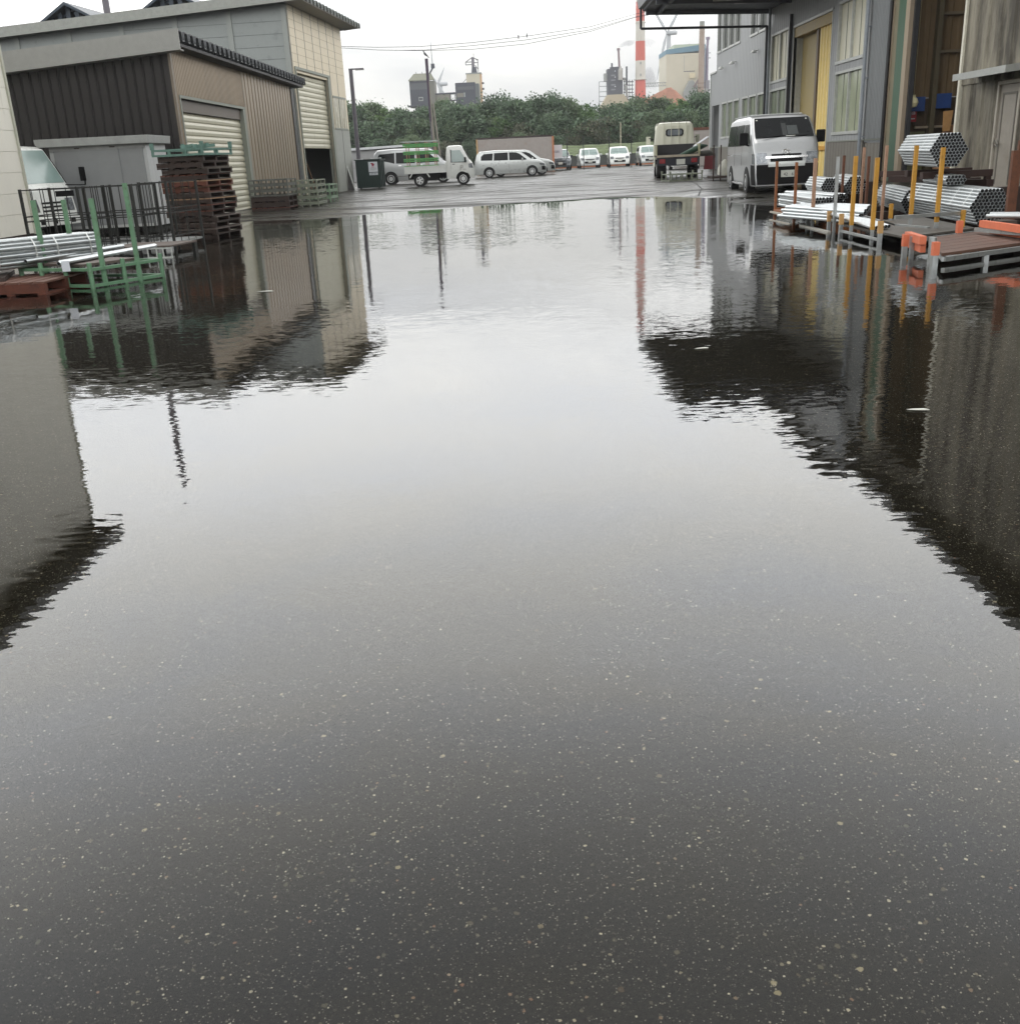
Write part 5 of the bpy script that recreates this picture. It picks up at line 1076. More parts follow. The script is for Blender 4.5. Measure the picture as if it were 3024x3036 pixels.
# silver cab-over van at the right, nose towards the camera
def make_van():
    t = thing('cargo_van', 'silver cargo van facing the camera on the right with a black bumper and wet roof', 'van')
    c = Car(4.70, 1.70, [(-2.35, 0.5), (-2.34, 0.9), (-2.30, 1.2), (-2.18, 1.75), (-2.05, 1.90), (-1.2, 1.95), (1.05, 1.95), (1.34, 1.90), (1.94, 1.40), (2.12, 1.27), (2.26, 1.04), (2.325, 0.74), (2.35, 0.35)], 0.24, 1.18, tumble=0.13, end=0.09, r=0.10)
    c.body(t, M_paint_silver)
    c.front(t, 1.38, 1.86, -0.93, 0.93, M_car_glass, 'windscreen', n=8)
    c.front(t, 1.44, 1.66, 0.12, 0.46, mat('cabin_seen_through_glass', (52, 58, 58), 0.4, var=0.3, scale=9), 'windscreen_view', eps=0.009); c.front(t, 1.42, 1.72, -0.05, 0.10, mat('cabin_pillar_dark', (34, 38, 38), 0.4), 'windscreen_view', eps=0.009)
    c.front(t, 1.40, 1.415, 0.05, 0.35, M_plate, 'windscreen_paper', eps=0.010); c.front(t, 1.80, 1.825, -0.88, -0.82, M_plate, 'windscreen_sticker', eps=0.010); c.front(t, 1.80, 1.825, 0.80, 0.86, M_plate, 'windscreen_sticker', eps=0.010)
    MB().bar((2.02, -0.55, 1.40), (1.93, 0.0, 1.425), 0.018).build('wiper', M_black, t); MB().bar((2.02, 0.05, 1.40), (1.93, 0.6, 1.425), 0.018).build('wiper', M_black, t)
    for sg in (1, -1): c.side(t, [(1.78, 1.28), (1.32, 1.74), (0.72, 1.74), (0.72, 1.22)], M_car_glass, 'door_window', both=sg)
    for x0, x1 in ((0.60, -0.50), (-0.58, -1.95)): c.side(t, [(x0, 1.22), (x0, 1.75), (x1, 1.75), (x1, 1.22)], M_car_glass, 'side_window')
    c.side(t, [(0.66, 0.3), (0.655, 1.75), (0.645, 1.75), (0.65, 0.3)], M_black, 'door_gap', eps=0.004)
    c.side(t, [(-0.55, 0.3), (-0.545, 1.75), (-0.535, 1.75), (-0.54, 0.3)], M_black, 'door_gap', eps=0.004)
    c.front(t, 0.26, 0.74, -0.99, 0.99, M_black, 'bumper', eps=0.02); c.side(t, [(2.34, 0.26), (2.30, 0.74), (1.98, 0.76), (2.02, 0.26)], M_black, 'bumper_end', eps=0.012)
    c.front(t, 0.68, 0.80, -0.60, 0.60, M_paint_lsilver, 'bumper_trim', eps=0.028)
    c.front(t, 0.80, 0.885, -0.52, 0.52, M_black, 'lower_grille', eps=0.018); c.front(t, 0.885, 0.935, -0.68, 0.68, M_chrome, 'grille_bar', eps=0.024); c.front(t, 0.935, 0.985, -0.48, 0.48, M_black, 'upper_grille', eps=0.018)
    for sg in (1, -1):
        c.front(t, 0.76, 1.02, sg*0.64, sg*0.99, M_lamp_glass, 'headlight', eps=0.022); c.side(t, [(2.30, 0.78), (2.24, 1.02), (2.06, 1.02), (2.08, 0.78)], M_lamp_glass, 'headlight_side', eps=0.008, both=sg)
    x = c.xfront(1.05)+0.02; em = MB()
    def ell(cy, cz, a, b_, wv, n=22):
        P0 = [((x-(0.10*(cz+b_*math.sin(2*math.pi*i/n)-1.05)*2) ), cy+a*math.cos(2*math.pi*i/n), cz+b_*math.sin(2*math.pi*i/n)) for i in range(n+1)]
        for p_, q_ in zip(P0, P0[1:]): em.bar(p_, q_, wv, wv)
    ell(0, 1.05, 0.090, 0.058, 0.014); ell(0, 1.07, 0.058, 0.024, 0.010); ell(0, 1.045, 0.024, 0.053, 0.010); em.build('emblem', M_chrome, t)
    c.wheel(t, 1.45, 0.33, 0.2); c.wheel(t, -1.12, 0.33, 0.2)
    for sg in (1, -1):
        y = sg*(c.w(1.62, 1.2)+0.13); MB().box(1.60, 1.70, y-0.11, y+0.11, 1.24, 1.54).build('wing_mirror', M_black, t, bevel=0.03); MB().bar((1.62, sg*(c.w(1.62, 1.1)-0.03), 1.22), (1.64, y, 1.27), 0.04).build('mirror_arm', M_black, t)
    for i in range(7): MB().box(-1.9+i*0.42, -1.72+i*0.42, -0.66, 0.66, 1.958, 1.985).build('roof_rib', M_paint_lsilver, t, bevel=0.008)
    plate(t, 2.376, 0.03, 0.44, [('42', 0.105, -0.05, 0.065), ('6', 0.105, 0.12, 0.065)])
    MB().box(1.62, 1.75, -0.5, 0.5, 1.04, 1.2).build('dashboard', M_black, t)
    for sg in (1, -1): c.side(t, [(0.55, 0.98), (0.55, 1.0), (-1.9, 1.0), (-1.9, 0.98)], M_chrome, 'belt_moulding', eps=0.01, both=sg); c.side(t, [(1.1, 0.27), (1.1, 0.31), (-0.7, 0.31), (-0.7, 0.27)], M_chrome, 'side_step', eps=0.05, both=sg)
    return t
van = make_van(); van.location = (7.05, 28.95, 0.035); van.rotation_euler = (0, 0, R(-93))

# flat bed mini truck, side on, with a stack of green racks
def make_kei():
    t = thing('mini_truck', 'white mini flatbed truck seen from its side', 'truck')
    c = Car(1.30, 1.46, [(-0.65, 1.30), (-0.60, 1.70), (-0.50, 1.76), (0.0, 1.77), (0.12, 1.73), (0.40, 1.18), (0.56, 0.98), (0.63, 0.85), (0.65, 0.4)], 0.30, 1.0, tumble=0.12, end=0.05, r=0.07)
    c.body(t, M_paint_white)
    c.side(t, [(0.36, 1.04), (0.28, 1.14), (0.04, 1.56), (-0.38, 1.56), (-0.38, 1.04)], M_car_glass_pale, 'door_window')
    c.side(t, [(-0.36, 1.05), (-0.36, 1.56), (-0.42, 1.60), (-0.42, 1.02), (0.32, 1.0), (0.30, 1.035)], M_black, 'window_surround', eps=0.004)
    c.front(t, 1.12, 1.66, -0.9, 0.9, M_car_glass, 'windscreen', n=6)
    for sg in (1, -1):
        c.front(t, 0.72, 0.95, sg*0.62, sg*0.99, M_lamp_glass, 'headlight', eps=0.012); c.side(t, [(0.61, 0.74), (0.57, 0.96), (0.40, 0.94), (0.42, 0.76)], M_lamp_glass, 'headlight_side', eps=0.006, both=sg)
        MB().box(0.22, 0.30, sg*0.73, sg*0.87, 1.02, 1.24).build('wing_mirror', M_black, t, bevel=0.02)
        c.side(t, [(-0.36, 0.93), (-0.36, 0.96), (-0.24, 0.96), (-0.24, 0.93)], M_black, 'door_handle', eps=0.012, both=sg)
    c.side(t, [(-0.44, 0.36), (-0.44, 1.6), (-0.43, 1.6), (-0.43, 0.36)], mat('panel_gap', (70, 72, 72), 0.6), 'door_gap', eps=0.003)
    lg = MB(); lg.bar((0.02, 0.752, 0.68), (0.02, 0.752, 0.88), 0.015, 0.012); lg.bar((0.02, 0.752, 0.875), (0.10, 0.752, 0.875), 0.015, 0.012); lg.bar((0.10, 0.752, 0.875), (0.10, 0.752, 0.79), 0.015, 0.012); lg.bar((0.10, 0.752, 0.79), (0.02, 0.752, 0.79), 0.015, 0.012)
    lg.build('door_letter', M_wh_low, t); 
    lg2 = MB(); lg2.bar((0.02, -0.752, 0.68), (0.02, -0.752, 0.88), 0.015, 0.012); lg2.bar((0.02, -0.752, 0.875), (0.13, -0.752, 0.875), 0.015, 0.012); lg2.bar((0.125, -0.752, 0.875), (0.125, -0.752, 0.79), 0.015, 0.012); lg2.bar((0.13, -0.752, 0.79), (0.02, -0.752, 0.79), 0.015, 0.012); lg2.bar((0.14, -0.752, 0.70), (0.28, -0.752, 0.70), 0.02, 0.012); lg2.build('door_letter', M_wh_low, t)
    MB().box(-2.62, -0.68, -0.70, 0.70, 0.62, 0.68).build('bed_floor', M_galv_dull, t)
    for y in (-0.72, 0.70): MB().box(-2.62, -0.68, y, y+0.02, 0.60, 0.92).build('bed_side', M_paint_white, t, bevel=0.006); 
    for y in (-0.735, 0.725): MB().box(-2.62, -0.68, y, y+0.012, 0.88, 0.925).build('bed_rail', M_paint_white, t)
    MB().box(-2.64, -2.62, -0.71, 0.71, 0.60, 0.92).build('tailgate', M_paint_white, t); MB().box(-0.70, -0.66, -0.70, 0.70, 0.62, 1.05).build('headboard', M_paint_white, t)
    MB().box(-2.5, 0.3, -0.35, 0.35, 0.34, 0.58).build('chassis', M_black, t); MB().box(-1.7, -1.0, -0.66, -0.4, 0.26, 0.56).build('tank', M_black, t)
    for x in (-2.28, -1.58): MB().bar((x, -0.7, 0.60), (x+(0.12 if x > -2 else -0.12), -0.7, 0.42), 0.02, 0.05).build('mudguard_bracket', M_paint_white, t)
    c.wheel(t, 0.12, 0.285, 0.15, out=-0.01)
    for sg in (1, -1):
        o = MB().cyl((0, -0.075, 0), (0, 0.075, 0), 0.285, 28).build('wheel', M_tyre, t, smooth=True); o.location = (-1.93, sg*0.655, 0.285)
        MB().cyl((0, sg*0.075, 0), (0, sg*0.083, 0), 0.175, 24).cyl((0, sg*0.075, 0), (0, sg*0.095, 0), 0.05, 12).build('rim', M_rim, o, smooth=True)
        h = MB()
        for k in range(5):
            a0 = 2*math.pi*k/5; h.add([(0.05*math.cos(a0), sg*0.0845, 0.05*math.sin(a0)), (0.15*math.cos(a0-0.32), sg*0.0845, 0.15*math.sin(a0-0.32)), (0.15*math.cos(a0+0.32), sg*0.0845, 0.15*math.sin(a0+0.32))], [(0, 1, 2)])
        h.build('rim_pattern', M_black, o)
    return t
kei = make_kei(); kei.location = (-2.45, 50.4, 0.135); kei.rotation_euler = (0, 0, R(1)); kei['label'] = 'white mini flatbed truck seen from its side with green racks loaded'
gm_ = mat('vivid_green_rack_paint', (86, 150, 84), 0.45)
for k in range(4):
    r_ = thing('pallet_rack', ['bottom green rack stacked on the white mini truck', 'second green rack stacked on the white mini truck', 'third green rack stacked on the white mini truck', 'top green rack stacked on the white mini truck'][k], 'rack', (-4.30, 50.4, 0.84+k*0.325), 0, 'green racks on the mini truck')
    for y in (-0.6, 0.6): MB().box(-0.78, 0.80, y-0.03, y+0.03, 0.17, 0.25).build('rail', gm_, r_); MB().box(-0.78, 0.80, y-0.035, y+0.035, 0.10, 0.15).build('rail', gm_, r_)
    for x in (-0.62, -0.15, 0.28, 0.70):
        for y in (-0.6, 0.6): MB().box(x-0.022, x+0.022, y-0.02, y+0.02, 0.0, 0.322).build('stub', M_pale_rust, r_)
    for x in (-0.7, 0.0, 0.7): MB().box(x-0.03, x+0.03, -0.6, 0.6, 0.17, 0.21).build('cross_bar', gm_, r_)
tag(MB().box(-5.2, -3.5, 49.75, 49.80, 2.145, 2.18).box(-5.2, -3.5, 51.0, 51.05, 2.145, 2.18).box(-4.4, -4.35, 49.8, 51.0, 2.145, 2.18).build('top_frame', M_galv_dull), 'thin grey steel frame laid on top of the green racks', 'frame')

# estate cars
def make_wagon(Ln=4.25, name='estate_car', paint=None, label=''):
    t = thing(name, label, 'car')
    c = Car(Ln, 1.69, [(-Ln/2, 0.5), (-Ln/2+0.03, 0.95), (-Ln/2+0.16, 1.32), (-Ln/2+0.34, 1.49), (-0.9, 1.535), (0.35, 1.50), (0.62, 1.42), (1.25, 0.97), (1.75, 0.88), (2.02, 0.74), (2.10, 0.55), (Ln/2, 0.35)], 0.22, 0.86, tumble=0.17, end=0.10, r=0.08)
    c.body(t, paint or M_paint_silver)
    c.side(t, [(-1.05, 0.98), (-1.00, 1.38), (-1.55, 1.36), (-1.72, 1.22), (-1.74, 1.0)], M_car_glass, 'rear_quarter_window')
    c.side(t, [(-0.98, 0.97), (-0.94, 1.39), (-0.12, 1.40), (-0.12, 0.96)], M_car_glass, 'rear_door_window')
    c.side(t, [(-0.06, 0.96), (-0.06, 1.40), (0.36, 1.38), (0.56, 1.30), (0.98, 0.98), (0.92, 0.94)], M_car_glass, 'front_door_window')
    c.front(t, 0.99, 1.40, -0.86, 0.86, M_car_glass, 'windscreen', n=6); c.front(t, 1.0, 1.36, -0.8, 0.8, M_car_glass, 'rear_window', sign=-1, n=5)
    c.side(t, [(-0.09, 0.3), (-0.09, 0.95), (-0.08, 0.95), (-0.08, 0.3)], mat('panel_gap', (70, 72, 72), 0.6), 'door_gap', eps=0.003); c.side(t, [(-1.0, 0.55), (-1.0, 0.95), (-0.99, 0.95), (-0.99, 0.55)], MATS['panel_gap'], 'door_gap', eps=0.003)
    for x in (-0.75, 0.12): c.side(t, [(x, 0.83), (x, 0.86), (x+0.14, 0.86), (x+0.14, 0.83)], M_chrome, 'door_handle', eps=0.012)
    c.side(t, [(-1.0, 0.36), (-1.0, 0.385), (1.0, 0.385), (1.0, 0.36)], M_paint_lsilver, 'sill_moulding', eps=0.012)
    for sg in (1, -1):
        c.front(t, 0.56, 0.72, sg*0.62, sg*0.98, M_lamp_glass, 'headlight', eps=0.012); c.side(t, [(2.06, 0.58), (1.98, 0.72), (1.72, 0.74), (1.76, 0.62)], M_lamp_glass, 'headlight_side', eps=0.007, both=sg)
        c.side(t, [(2.08, 0.33), (2.06, 0.55), (1.86, 0.56), (1.86, 0.34)], M_black, 'bumper_vent', eps=0.008, both=sg); c.front(t, 0.9, 1.15, sg*0.80, sg*0.99, M_red_lamp, 'tail_light', sign=-1)
    c.front(t, 0.36, 0.55, -0.62, 0.62, M_black, 'grille', eps=0.012); plate(t, c.xfront(0.4)+0.02, 0, 0.36, [])
    c.mirror(t, 0.72, 0.93, paint or M_paint_silver, size=(0.08, 0.18, 0.13), out=0.09)
    c.wheel(t, 1.28, 0.29, 0.16); c.wheel(t, -1.27, 0.29, 0.16)
    return t
w1 = make_wagon(paint=M_paint_lsilver, label='nearer silver estate car parked side on behind the white mini truck'); w1.location = (-0.10, 63.3, 0.15); w1.rotation_euler = (0, 0, R(1.5))
w2 = copy_tree(w1, loc=(0.55, 65.9, 0.15), rz=R(1.5), label='farther silver estate car mostly hidden behind the nearer one'); w1['group'] = w2['group'] = 'silver estate cars'
# silver minivan behind the bin
def make_minivan():
    t = thing('minivan', 'long silver minivan parked side on between the dark bin and the mini truck', 'car')
    c = Car(4.7, 1.72, [(-2.35, 0.5), (-2.33, 1.0), (-2.22, 1.6), (-2.05, 1.78), (-1.2, 1.82), (0.6, 1.78), (0.95, 1.66), (1.55, 1.06), (2.0, 0.92), (2.25, 0.75), (2.35, 0.4)], 0.22, 0.95, tumble=0.15, end=0.09, r=0.09)
    c.body(t, M_paint_silver)
    c.side(t, [(-1.15, 1.08), (-1.12, 1.62), (-1.95, 1.58), (-2.05, 1.40), (-2.02, 1.30)], M_car_glass, 'rear_quarter_window'); c.side(t, [(-1.08, 1.08), (-1.05, 1.63), (-0.05, 1.63), (-0.05, 1.06)], M_car_glass, 'sliding_door_window'); c.side(t, [(0.02, 1.06), (0.02, 1.63), (0.65, 1.60), (1.25, 1.08)], M_car_glass, 'front_door_window')
    c.front(t, 1.12, 1.62, -0.88, 0.88, M_car_glass, 'windscreen'); c.front(t, 1.1, 1.6, -0.8, 0.8, M_car_glass, 'rear_window', sign=-1)
    c.side(t, [(-1.2, 0.40), (-1.2, 0.44), (1.0, 0.44), (1.0, 0.40)], M_chrome, 'sill_moulding', eps=0.014)
    for x in (-0.95, 0.2): c.side(t, [(x, 0.94), (x, 0.98), (x+0.16, 0.98), (x+0.16, 0.94)], M_chrome, 'door_handle', eps=0.012)
    for sg in (1, -1): c.front(t, 0.62, 0.82, sg*0.6, sg*0.98, M_lamp_glass, 'headlight', eps=0.012)
    c.wheel(t, 1.40, 0.32, 0.17); c.wheel(t, -1.40, 0.32, 0.17); return t
mvn = make_minivan(); mvn.location = (-5.15, 57.4, 0.14); mvn.rotation_euler = (0, 0, R(2))

# small cars at the far end, noses to the camera
def make_small(name, label, paint, H=1.5, W_=1.68, glass=None):
    t = thing(name, label, 'car')
    c = Car(3.8, W_, [(-1.9, 0.5), (-1.86, 1.0), (-1.6, 1.35), (-1.2, H-0.03), (-0.2, H), (0.2, H-0.05), (0.95, 0.98), (1.45, 0.88), (1.75, 0.72), (1.86, 0.5), (1.9, 0.34)], 0.2, 0.88, tumble=0.20, end=0.12, r=0.09)
    c.body(t, paint)
    c.front(t, 1.0, H-0.10, -0.86, 0.86, glass or M_car_glass_pale, 'windscreen'); c.front(t, 1.0, 1.3, -0.8, 0.8, M_car_glass, 'rear_window', sign=-1)
    c.side(t, [(0.75, 0.95), (0.1, H-0.14), (-0.3, H-0.14), (-0.3, 0.95)], M_car_glass, 'front_door_window'); c.side(t, [(-0.36, 0.95), (-0.36, H-0.14), (-1.1, H-0.18), (-1.25, 0.97)], M_car_glass, 'rear_door_window')
    for sg in (1, -1): c.front(t, 0.60, 0.80, sg*0.62, sg*0.97, M_lamp_glass, 'headlight', eps=0.012); c.front(t, 0.80, 1.0, sg*0.8, sg*0.98, M_red_lamp, 'tail_light', sign=-1)
    c.front(t, 0.34, 0.50, -0.62, 0.62, M_black, 'lower_grille', eps=0.012); c.front(t, 0.60, 0.66, -0.45, 0.45, M_black, 'grille', eps=0.012)
    plate(t, c.xfront(0.42)+0.02, 0, 0.42, [])
    c.mirror(t, 0.62, 0.93, paint, size=(0.08, 0.20, 0.14), out=0.12)
    c.wheel(t, 1.2, 0.29, 0.16); c.wheel(t, -1.2, 0.29, 0.16); return t
def gp(x, y, Y): 
    p = atY(x, y, Y); return (p.x, Y, gz(p.x, Y)+0.004)
s1 = make_small('small_car', 'silver hatchback facing the camera behind the third fence post from the right', M_paint_lsilver); s1.location = gp(1745, 490, 86.5); s1.rotation_euler = (0, 0, R(-90)); s1['group'] = 'cars at the far fence'
s2 = make_small('small_car', 'white estate facing the camera with a wide pale grille', M_paint_white, H=1.52, W_=1.70); s2.location = gp(1833, 487, 86.5); s2.rotation_euler = (0, 0, R(-92)); s2['group'] = 'cars at the far fence'
s3 = copy_tree(s1, loc=gp(1921, 482, 86.0), rz=R(-90), label='silver hatchback half hidden behind the left side of the flatbed truck')
s4 = make_small('small_car', 'dark blue grey car facing the camera behind the white lettered board', M_paint_dark, H=1.52, W_=1.72); s4.location = gp(1656, 493, 82.0); s4.rotation_euler = (0, 0, R(-88)); s4['group'] = 'cars at the far fence'
s5 = copy_tree(s2, loc=(10.0, 62.5, 0.14), rz=R(-90), label='white car mostly hidden between the flatbed truck and the grey warehouse')

# dropside flatbed truck, seen from behind
def make_flatbed():
    t = thing('flatbed_truck', 'aged cream dropside flatbed truck seen from behind beside the warehouse', 'truck')
    c = Car(1.62, 1.66, [(-0.81, 1.2), (-0.79, 1.95), (-0.70, 2.08), (-0.4, 2.12), (0.3, 2.10), (0.45, 2.0), (0.70, 1.35), (0.78, 1.2), (0.81, 0.6)], 0.55, 1.25, tumble=0.10, end=0.03, r=0.12)
    c.body(t, M_paint_cream)
    rr0 = [(-0.815, -0.30, 1.58), (-0.815, 0.30, 1.58), (-0.812, 0.36, 1.64), (-0.808, 0.36, 1.80), (-0.806, 0.30, 1.86), (-0.806, -0.30, 1.86), (-0.808, -0.36, 1.80), (-0.812, -0.36, 1.64)]
    MB().prism(rr0, (-0.012, 0, 0)).build('rear_window', M_car_glass, t); MB().prism([(p[0]-0.0015, p[1]*0.82, 1.72+(p[2]-1.72)*0.78) for p in rr0], (-0.012, 0, 0)).build('rear_pane', mat('dim_blue_glass', (104, 112, 118), 0.1), t)
    c.side(t, [(0.5, 1.3), (0.35, 1.85), (-0.35, 1.85), (-0.35, 1.3)], M_car_glass, 'door_window'); c.front(t, 1.35, 1.95, -0.9, 0.9, M_car_glass, 'windscreen')
    for y in (-0.48, -0.17, 0.14, 0.45): MB().bar((-0.86, y, 1.22), (-0.86, y, 2.13), 0.025).build('guard_bar', M_paint_cream, t)
    MB().bar((-0.86, -0.62, 2.13), (-0.86, 0.62, 2.13), 0.03).build('guard_top', M_wh_low, t)
    for sg in (1, -1): MB().bar((-0.86, sg*0.62, 2.13), (-0.86, sg*0.76, 2.0), 0.03).build('guard_corner', M_wh_low, t); MB().box(-0.88, -0.84, sg*0.5-0.02, sg*0.5+0.02, 2.13, 2.21).build('guard_peg', M_wh_low, t)
    bedm = mat('bed_paint_olive', (150, 148, 118), 0.5, dirt=(96, 90, 66), dirt_amt=0.3)
    MB().box(-3.95, -0.9, -0.84, 0.84, 0.80, 0.86).build('bed_floor', M_brownsteel, t)
    MB().box(-3.95, -0.9, 0.80, 0.84, 0.86, 1.24).build('bed_side', bedm, t, bevel=0.008); MB().box(-3.95, -0.9, -0.84, -0.80, 0.86, 1.24).build('bed_side', bedm, t, bevel=0.008)
    MB().box(-0.95, -0.9, -0.84, 0.84, 0.86, 1.26).build('headboard', mat('dark_bed_inside', (44, 44, 46), 0.6), t)
    MB().box(-3.99, -3.95, -0.82, 0.82, 0.78, 0.86).build('rear_sill', mat('pale_rear_sill', (168, 158, 140), 0.5), t)
    MB().box(-3.85, 0.3, -0.38, 0.38, 0.46, 0.78).build('chassis', mat('navy_chassis', (16, 20, 34), 0.5), t); MB().box(-3.93, -3.85, -0.82, 0.82, 0.48, 0.78).build('rear_panel', MATS['navy_chassis'], t)
    for y in (-0.72, 0.5): MB().box(-3.96, -3.93, y, y+0.22, 0.56, 0.72).build('tail_light', M_red_lamp, t)
    plate(t, -3.935, -0.10, 0.50, [], sign=-1, w=0.33, h=0.2)
    for x, r_, w_ in ((0.1, 0.34, 0.2), (-2.9, 0.33, 0.38)):
        for sg in (1, -1):
            o = MB().cyl((0, -w_/2, 0), (0, w_/2, 0), r_, 28).build('wheel', M_tyre, t, smooth=True); o.location = (x, sg*(0.80-w_/2), r_)
            MB().cyl((0, sg*w_/2, 0), (0, sg*(w_/2+0.01), 0), r_*0.6, 20).build('rim', M_rim, o, smooth=True)
    for sg in (1, -1): MB().bar((0.55, sg*0.82, 1.5), (0.75, sg*1.02, 1.55), 0.03).build('mirror_arm', M_black, t); MB().box(0.72, 0.78, sg*1.04-0.09, sg*1.04+0.09, 1.3, 1.62).build('wing_mirror', M_paint_cream, t)
    MB().bar((-1.0, 0.86, 0.5), (-2.4, 0.86, 0.5), 0.03, 0.12).build('side_guard', M_paint_cream, t)
    MB().box(-2.0, -1.3, 0.45, 0.82, 0.4, 0.7).build('tank', M_black, t)
    return t
fb = make_flatbed(); fb.location = (7.35, 48.0, 0.13); fb.rotation_euler = (0, 0, R(84)); fb.scale = (1.07, 1.07, 1.07)
def lump(pts, rad, m, label, name='tarpaulin'):
    mb = MB(); rows = []
    for i, p in enumerate(pts):
        p = Vector(p); d = (Vector(pts[min(i+1, len(pts)-1)])-Vector(pts[max(i-1, 0)])).normalized(); x = d.cross(Vector((0, 0, 1))).normalized(); u = x.cross(d)
        r0 = rad[i]; rows.append([p+x*(r0*1.25*math.cos(2*math.pi*k/14))*(1+0.2*noise.noise(Vector((i*1.3, k*0.9, 2))))+u*(r0*math.sin(2*math.pi*k/14))*(1+0.25*noise.noise(Vector((i*1.1, k*0.8, 5)))) for k in range(15)])
    mb.grid(rows); return tag(mb.build(name, m, smooth='all'), label, 'tarpaulin')
lump([(7.05, 44.35, 1.0), (7.35, 44.4, 1.1), (7.7, 44.5, 1.22), (8.0, 44.7, 1.34), (8.3, 44.9, 1.36)], [0.06, 0.10, 0.11, 0.12, 0.03], M_tarp, 'rolled green tarpaulin draped out of the flatbed at its right corner')
lump([(7.5, 44.5, 0.98), (7.9, 44.5, 1.04), (8.3, 44.55, 1.06), (8.5, 44.6, 0.96), (8.55, 44.6, 0.85)], [0.05, 0.10, 0.12, 0.12, 0.04], M_tarp_grey, 'crumpled grey tarpaulin at the right rear corner of the flatbed')
tag(MB().bar((7.8, 45.2, 1.35), (8.7, 47.0, 1.72), 0.12, 0.03).build('white_board', M_sign), 'long white board sticking up from the flatbed beside the warehouse', 'board')
tag(MB().prism([(8.0, 43.95, 0.42), (8.45, 43.95, 0.42), (8.45, 43.95, 0.95), (8.05, 43.95, 0.95)], (0, 0.08, 0)).build('red_box', mat('dark_red_box', (104, 26, 34), 0.5)), 'dark red box at the right rear corner of the flatbed truck', 'box')
sp = steel_pallet('steel_pallet', 'pale green steel stillage on the ground behind the flatbed truck', mg, w=1.22, dpt=1.1, h=0.26, stub=0.10); sp.location = (6.38, 39.6, 0.135); sp.rotation_euler = (0, 0, R(8))

# partly hidden white light truck behind the corner of the white warehouse
def make_light_truck():
    t = thing('light_truck', 'white light truck nosing out from behind the white warehouse corner', 'truck')
    c = Car(1.7, 1.62, [(-0.85, 1.1), (-0.82, 1.85), (-0.70, 1.95), (0.15, 1.97), (0.28, 1.92), (0.66, 1.22), (0.74, 1.1), (0.82, 0.7), (0.85, 0.4)], 0.38, 1.15, tumble=0.10, end=0.06, r=0.08)
    c.body(t, M_paint_white); c.front(t, 1.20, 1.88, -0.92, 0.92, M_car_glass_pale, 'windscreen', n=8)
    c.side(t, [(0.55, 1.2), (0.22, 1.82), (-0.4, 1.82), (-0.4, 1.2)], M_car_glass, 'door_window')
    c.side(t, [(0.66, 1.2), (0.60, 1.2), (0.24, 1.86), (0.28, 1.9)], M_black, 'pillar_trim')
    for sg in (1, -1):
        c.front(t, 0.62, 0.88, sg*0.60, sg*0.92, M_lamp_glass, 'headlight', eps=0.012)
        MB().bar((0.70, sg*0.70, 1.16), (0.95, sg*1.05, 1.14), 0.022).build('mirror_arm', M_black, t); MB().bar((0.95, sg*1.05, 1.14), (0.95, sg*1.07, 1.25), 0.022).build('mirror_stem', M_black, t); MB().box(0.92, 0.97, sg*1.02-0.08, sg*1.02+0.08, 1.22, 1.52).build('wing_mirror', M_black, t, bevel=0.015)
    for z in (0.62, 0.70, 0.78): c.front(t, z, z+0.035, -0.45, 0.45, M_black, 'grille_slot', eps=0.014)
    MB().box(0.80, 0.92, -0.80, 0.80, 0.34, 0.52).build('bumper', M_paint_white, t, bevel=0.02); 
    for y in (-0.6, -0.2, 0.4): MB().box(0.915, 0.925, y, y+0.14, 0.38, 0.48).build('bumper_slot', M_black, t)
    MB().bar((0.62, -0.6, 1.215), (0.62, -0.1, 1.235), 0.02).build('wiper', M_black, t)
    MB().box(-2.9, -0.95, -0.78, 0.78, 0.7, 1.1).build('bed', M_paint_white, t)
    for x in (0.25, -1.8):
        for sg in (1, -1):
            o = MB().cyl((0, -0.09, 0), (0, 0.09, 0), 0.29, 24).build('wheel', M_tyre, t, smooth=True); o.location = (x, sg*0.72, 0.29); MB().cyl((0, sg*0.09, 0), (0, sg*0.1, 0), 0.18, 16).build('rim', M_rim, o, smooth=True)
    return t
lt = make_light_truck(); lt.location = (-10.72, 22.62, -0.03); lt.rotation_euler = (0, 0, R(-14))

# ------------------------------------------------------------------ middle distance
t = thing('waste_container', 'dark green steel waste container with a white label next to the silver minivan', 'container', (-7.45, 50.3, 0.1), R(-4))
MB().box(0, 1.16, 0, 1.2, 0.08, 1.34).build('body', M_bin, t, bevel=0.015)
for x in (-0.02, 1.14):
    pass
for i in range(3): MB().box(1.16, 1.20, 0.12+i*0.38, 0.22+i*0.38, 0.12, 1.3).build('side_rib', M_bin, t)
MB().box(-0.04, 1.22, -0.04, 1.24, 1.34, 1.38).build('rim', M_bin, t); MB().box(0.75, 1.18, -0.02, 0.5, 1.40, 1.43).build('lid', mat('pale_lid', (200, 204, 204), 0.4), t)
MB().box(0.02, 0.3, 0.0, 0.5, 1.39, 1.41).build('lid_flap', MATS['pale_lid'], t)
for x in (0.12, 1.0): MB().cyl((x, 0.15, 0.05), (x+0.05, 0.15, 0.05), 0.06, 12).build('castor', M_tyre, t)
lb = MB().box(0.62, 1.06, -0.012, 0.0, 0.80, 1.26).build('label_plate', M_sign, t)
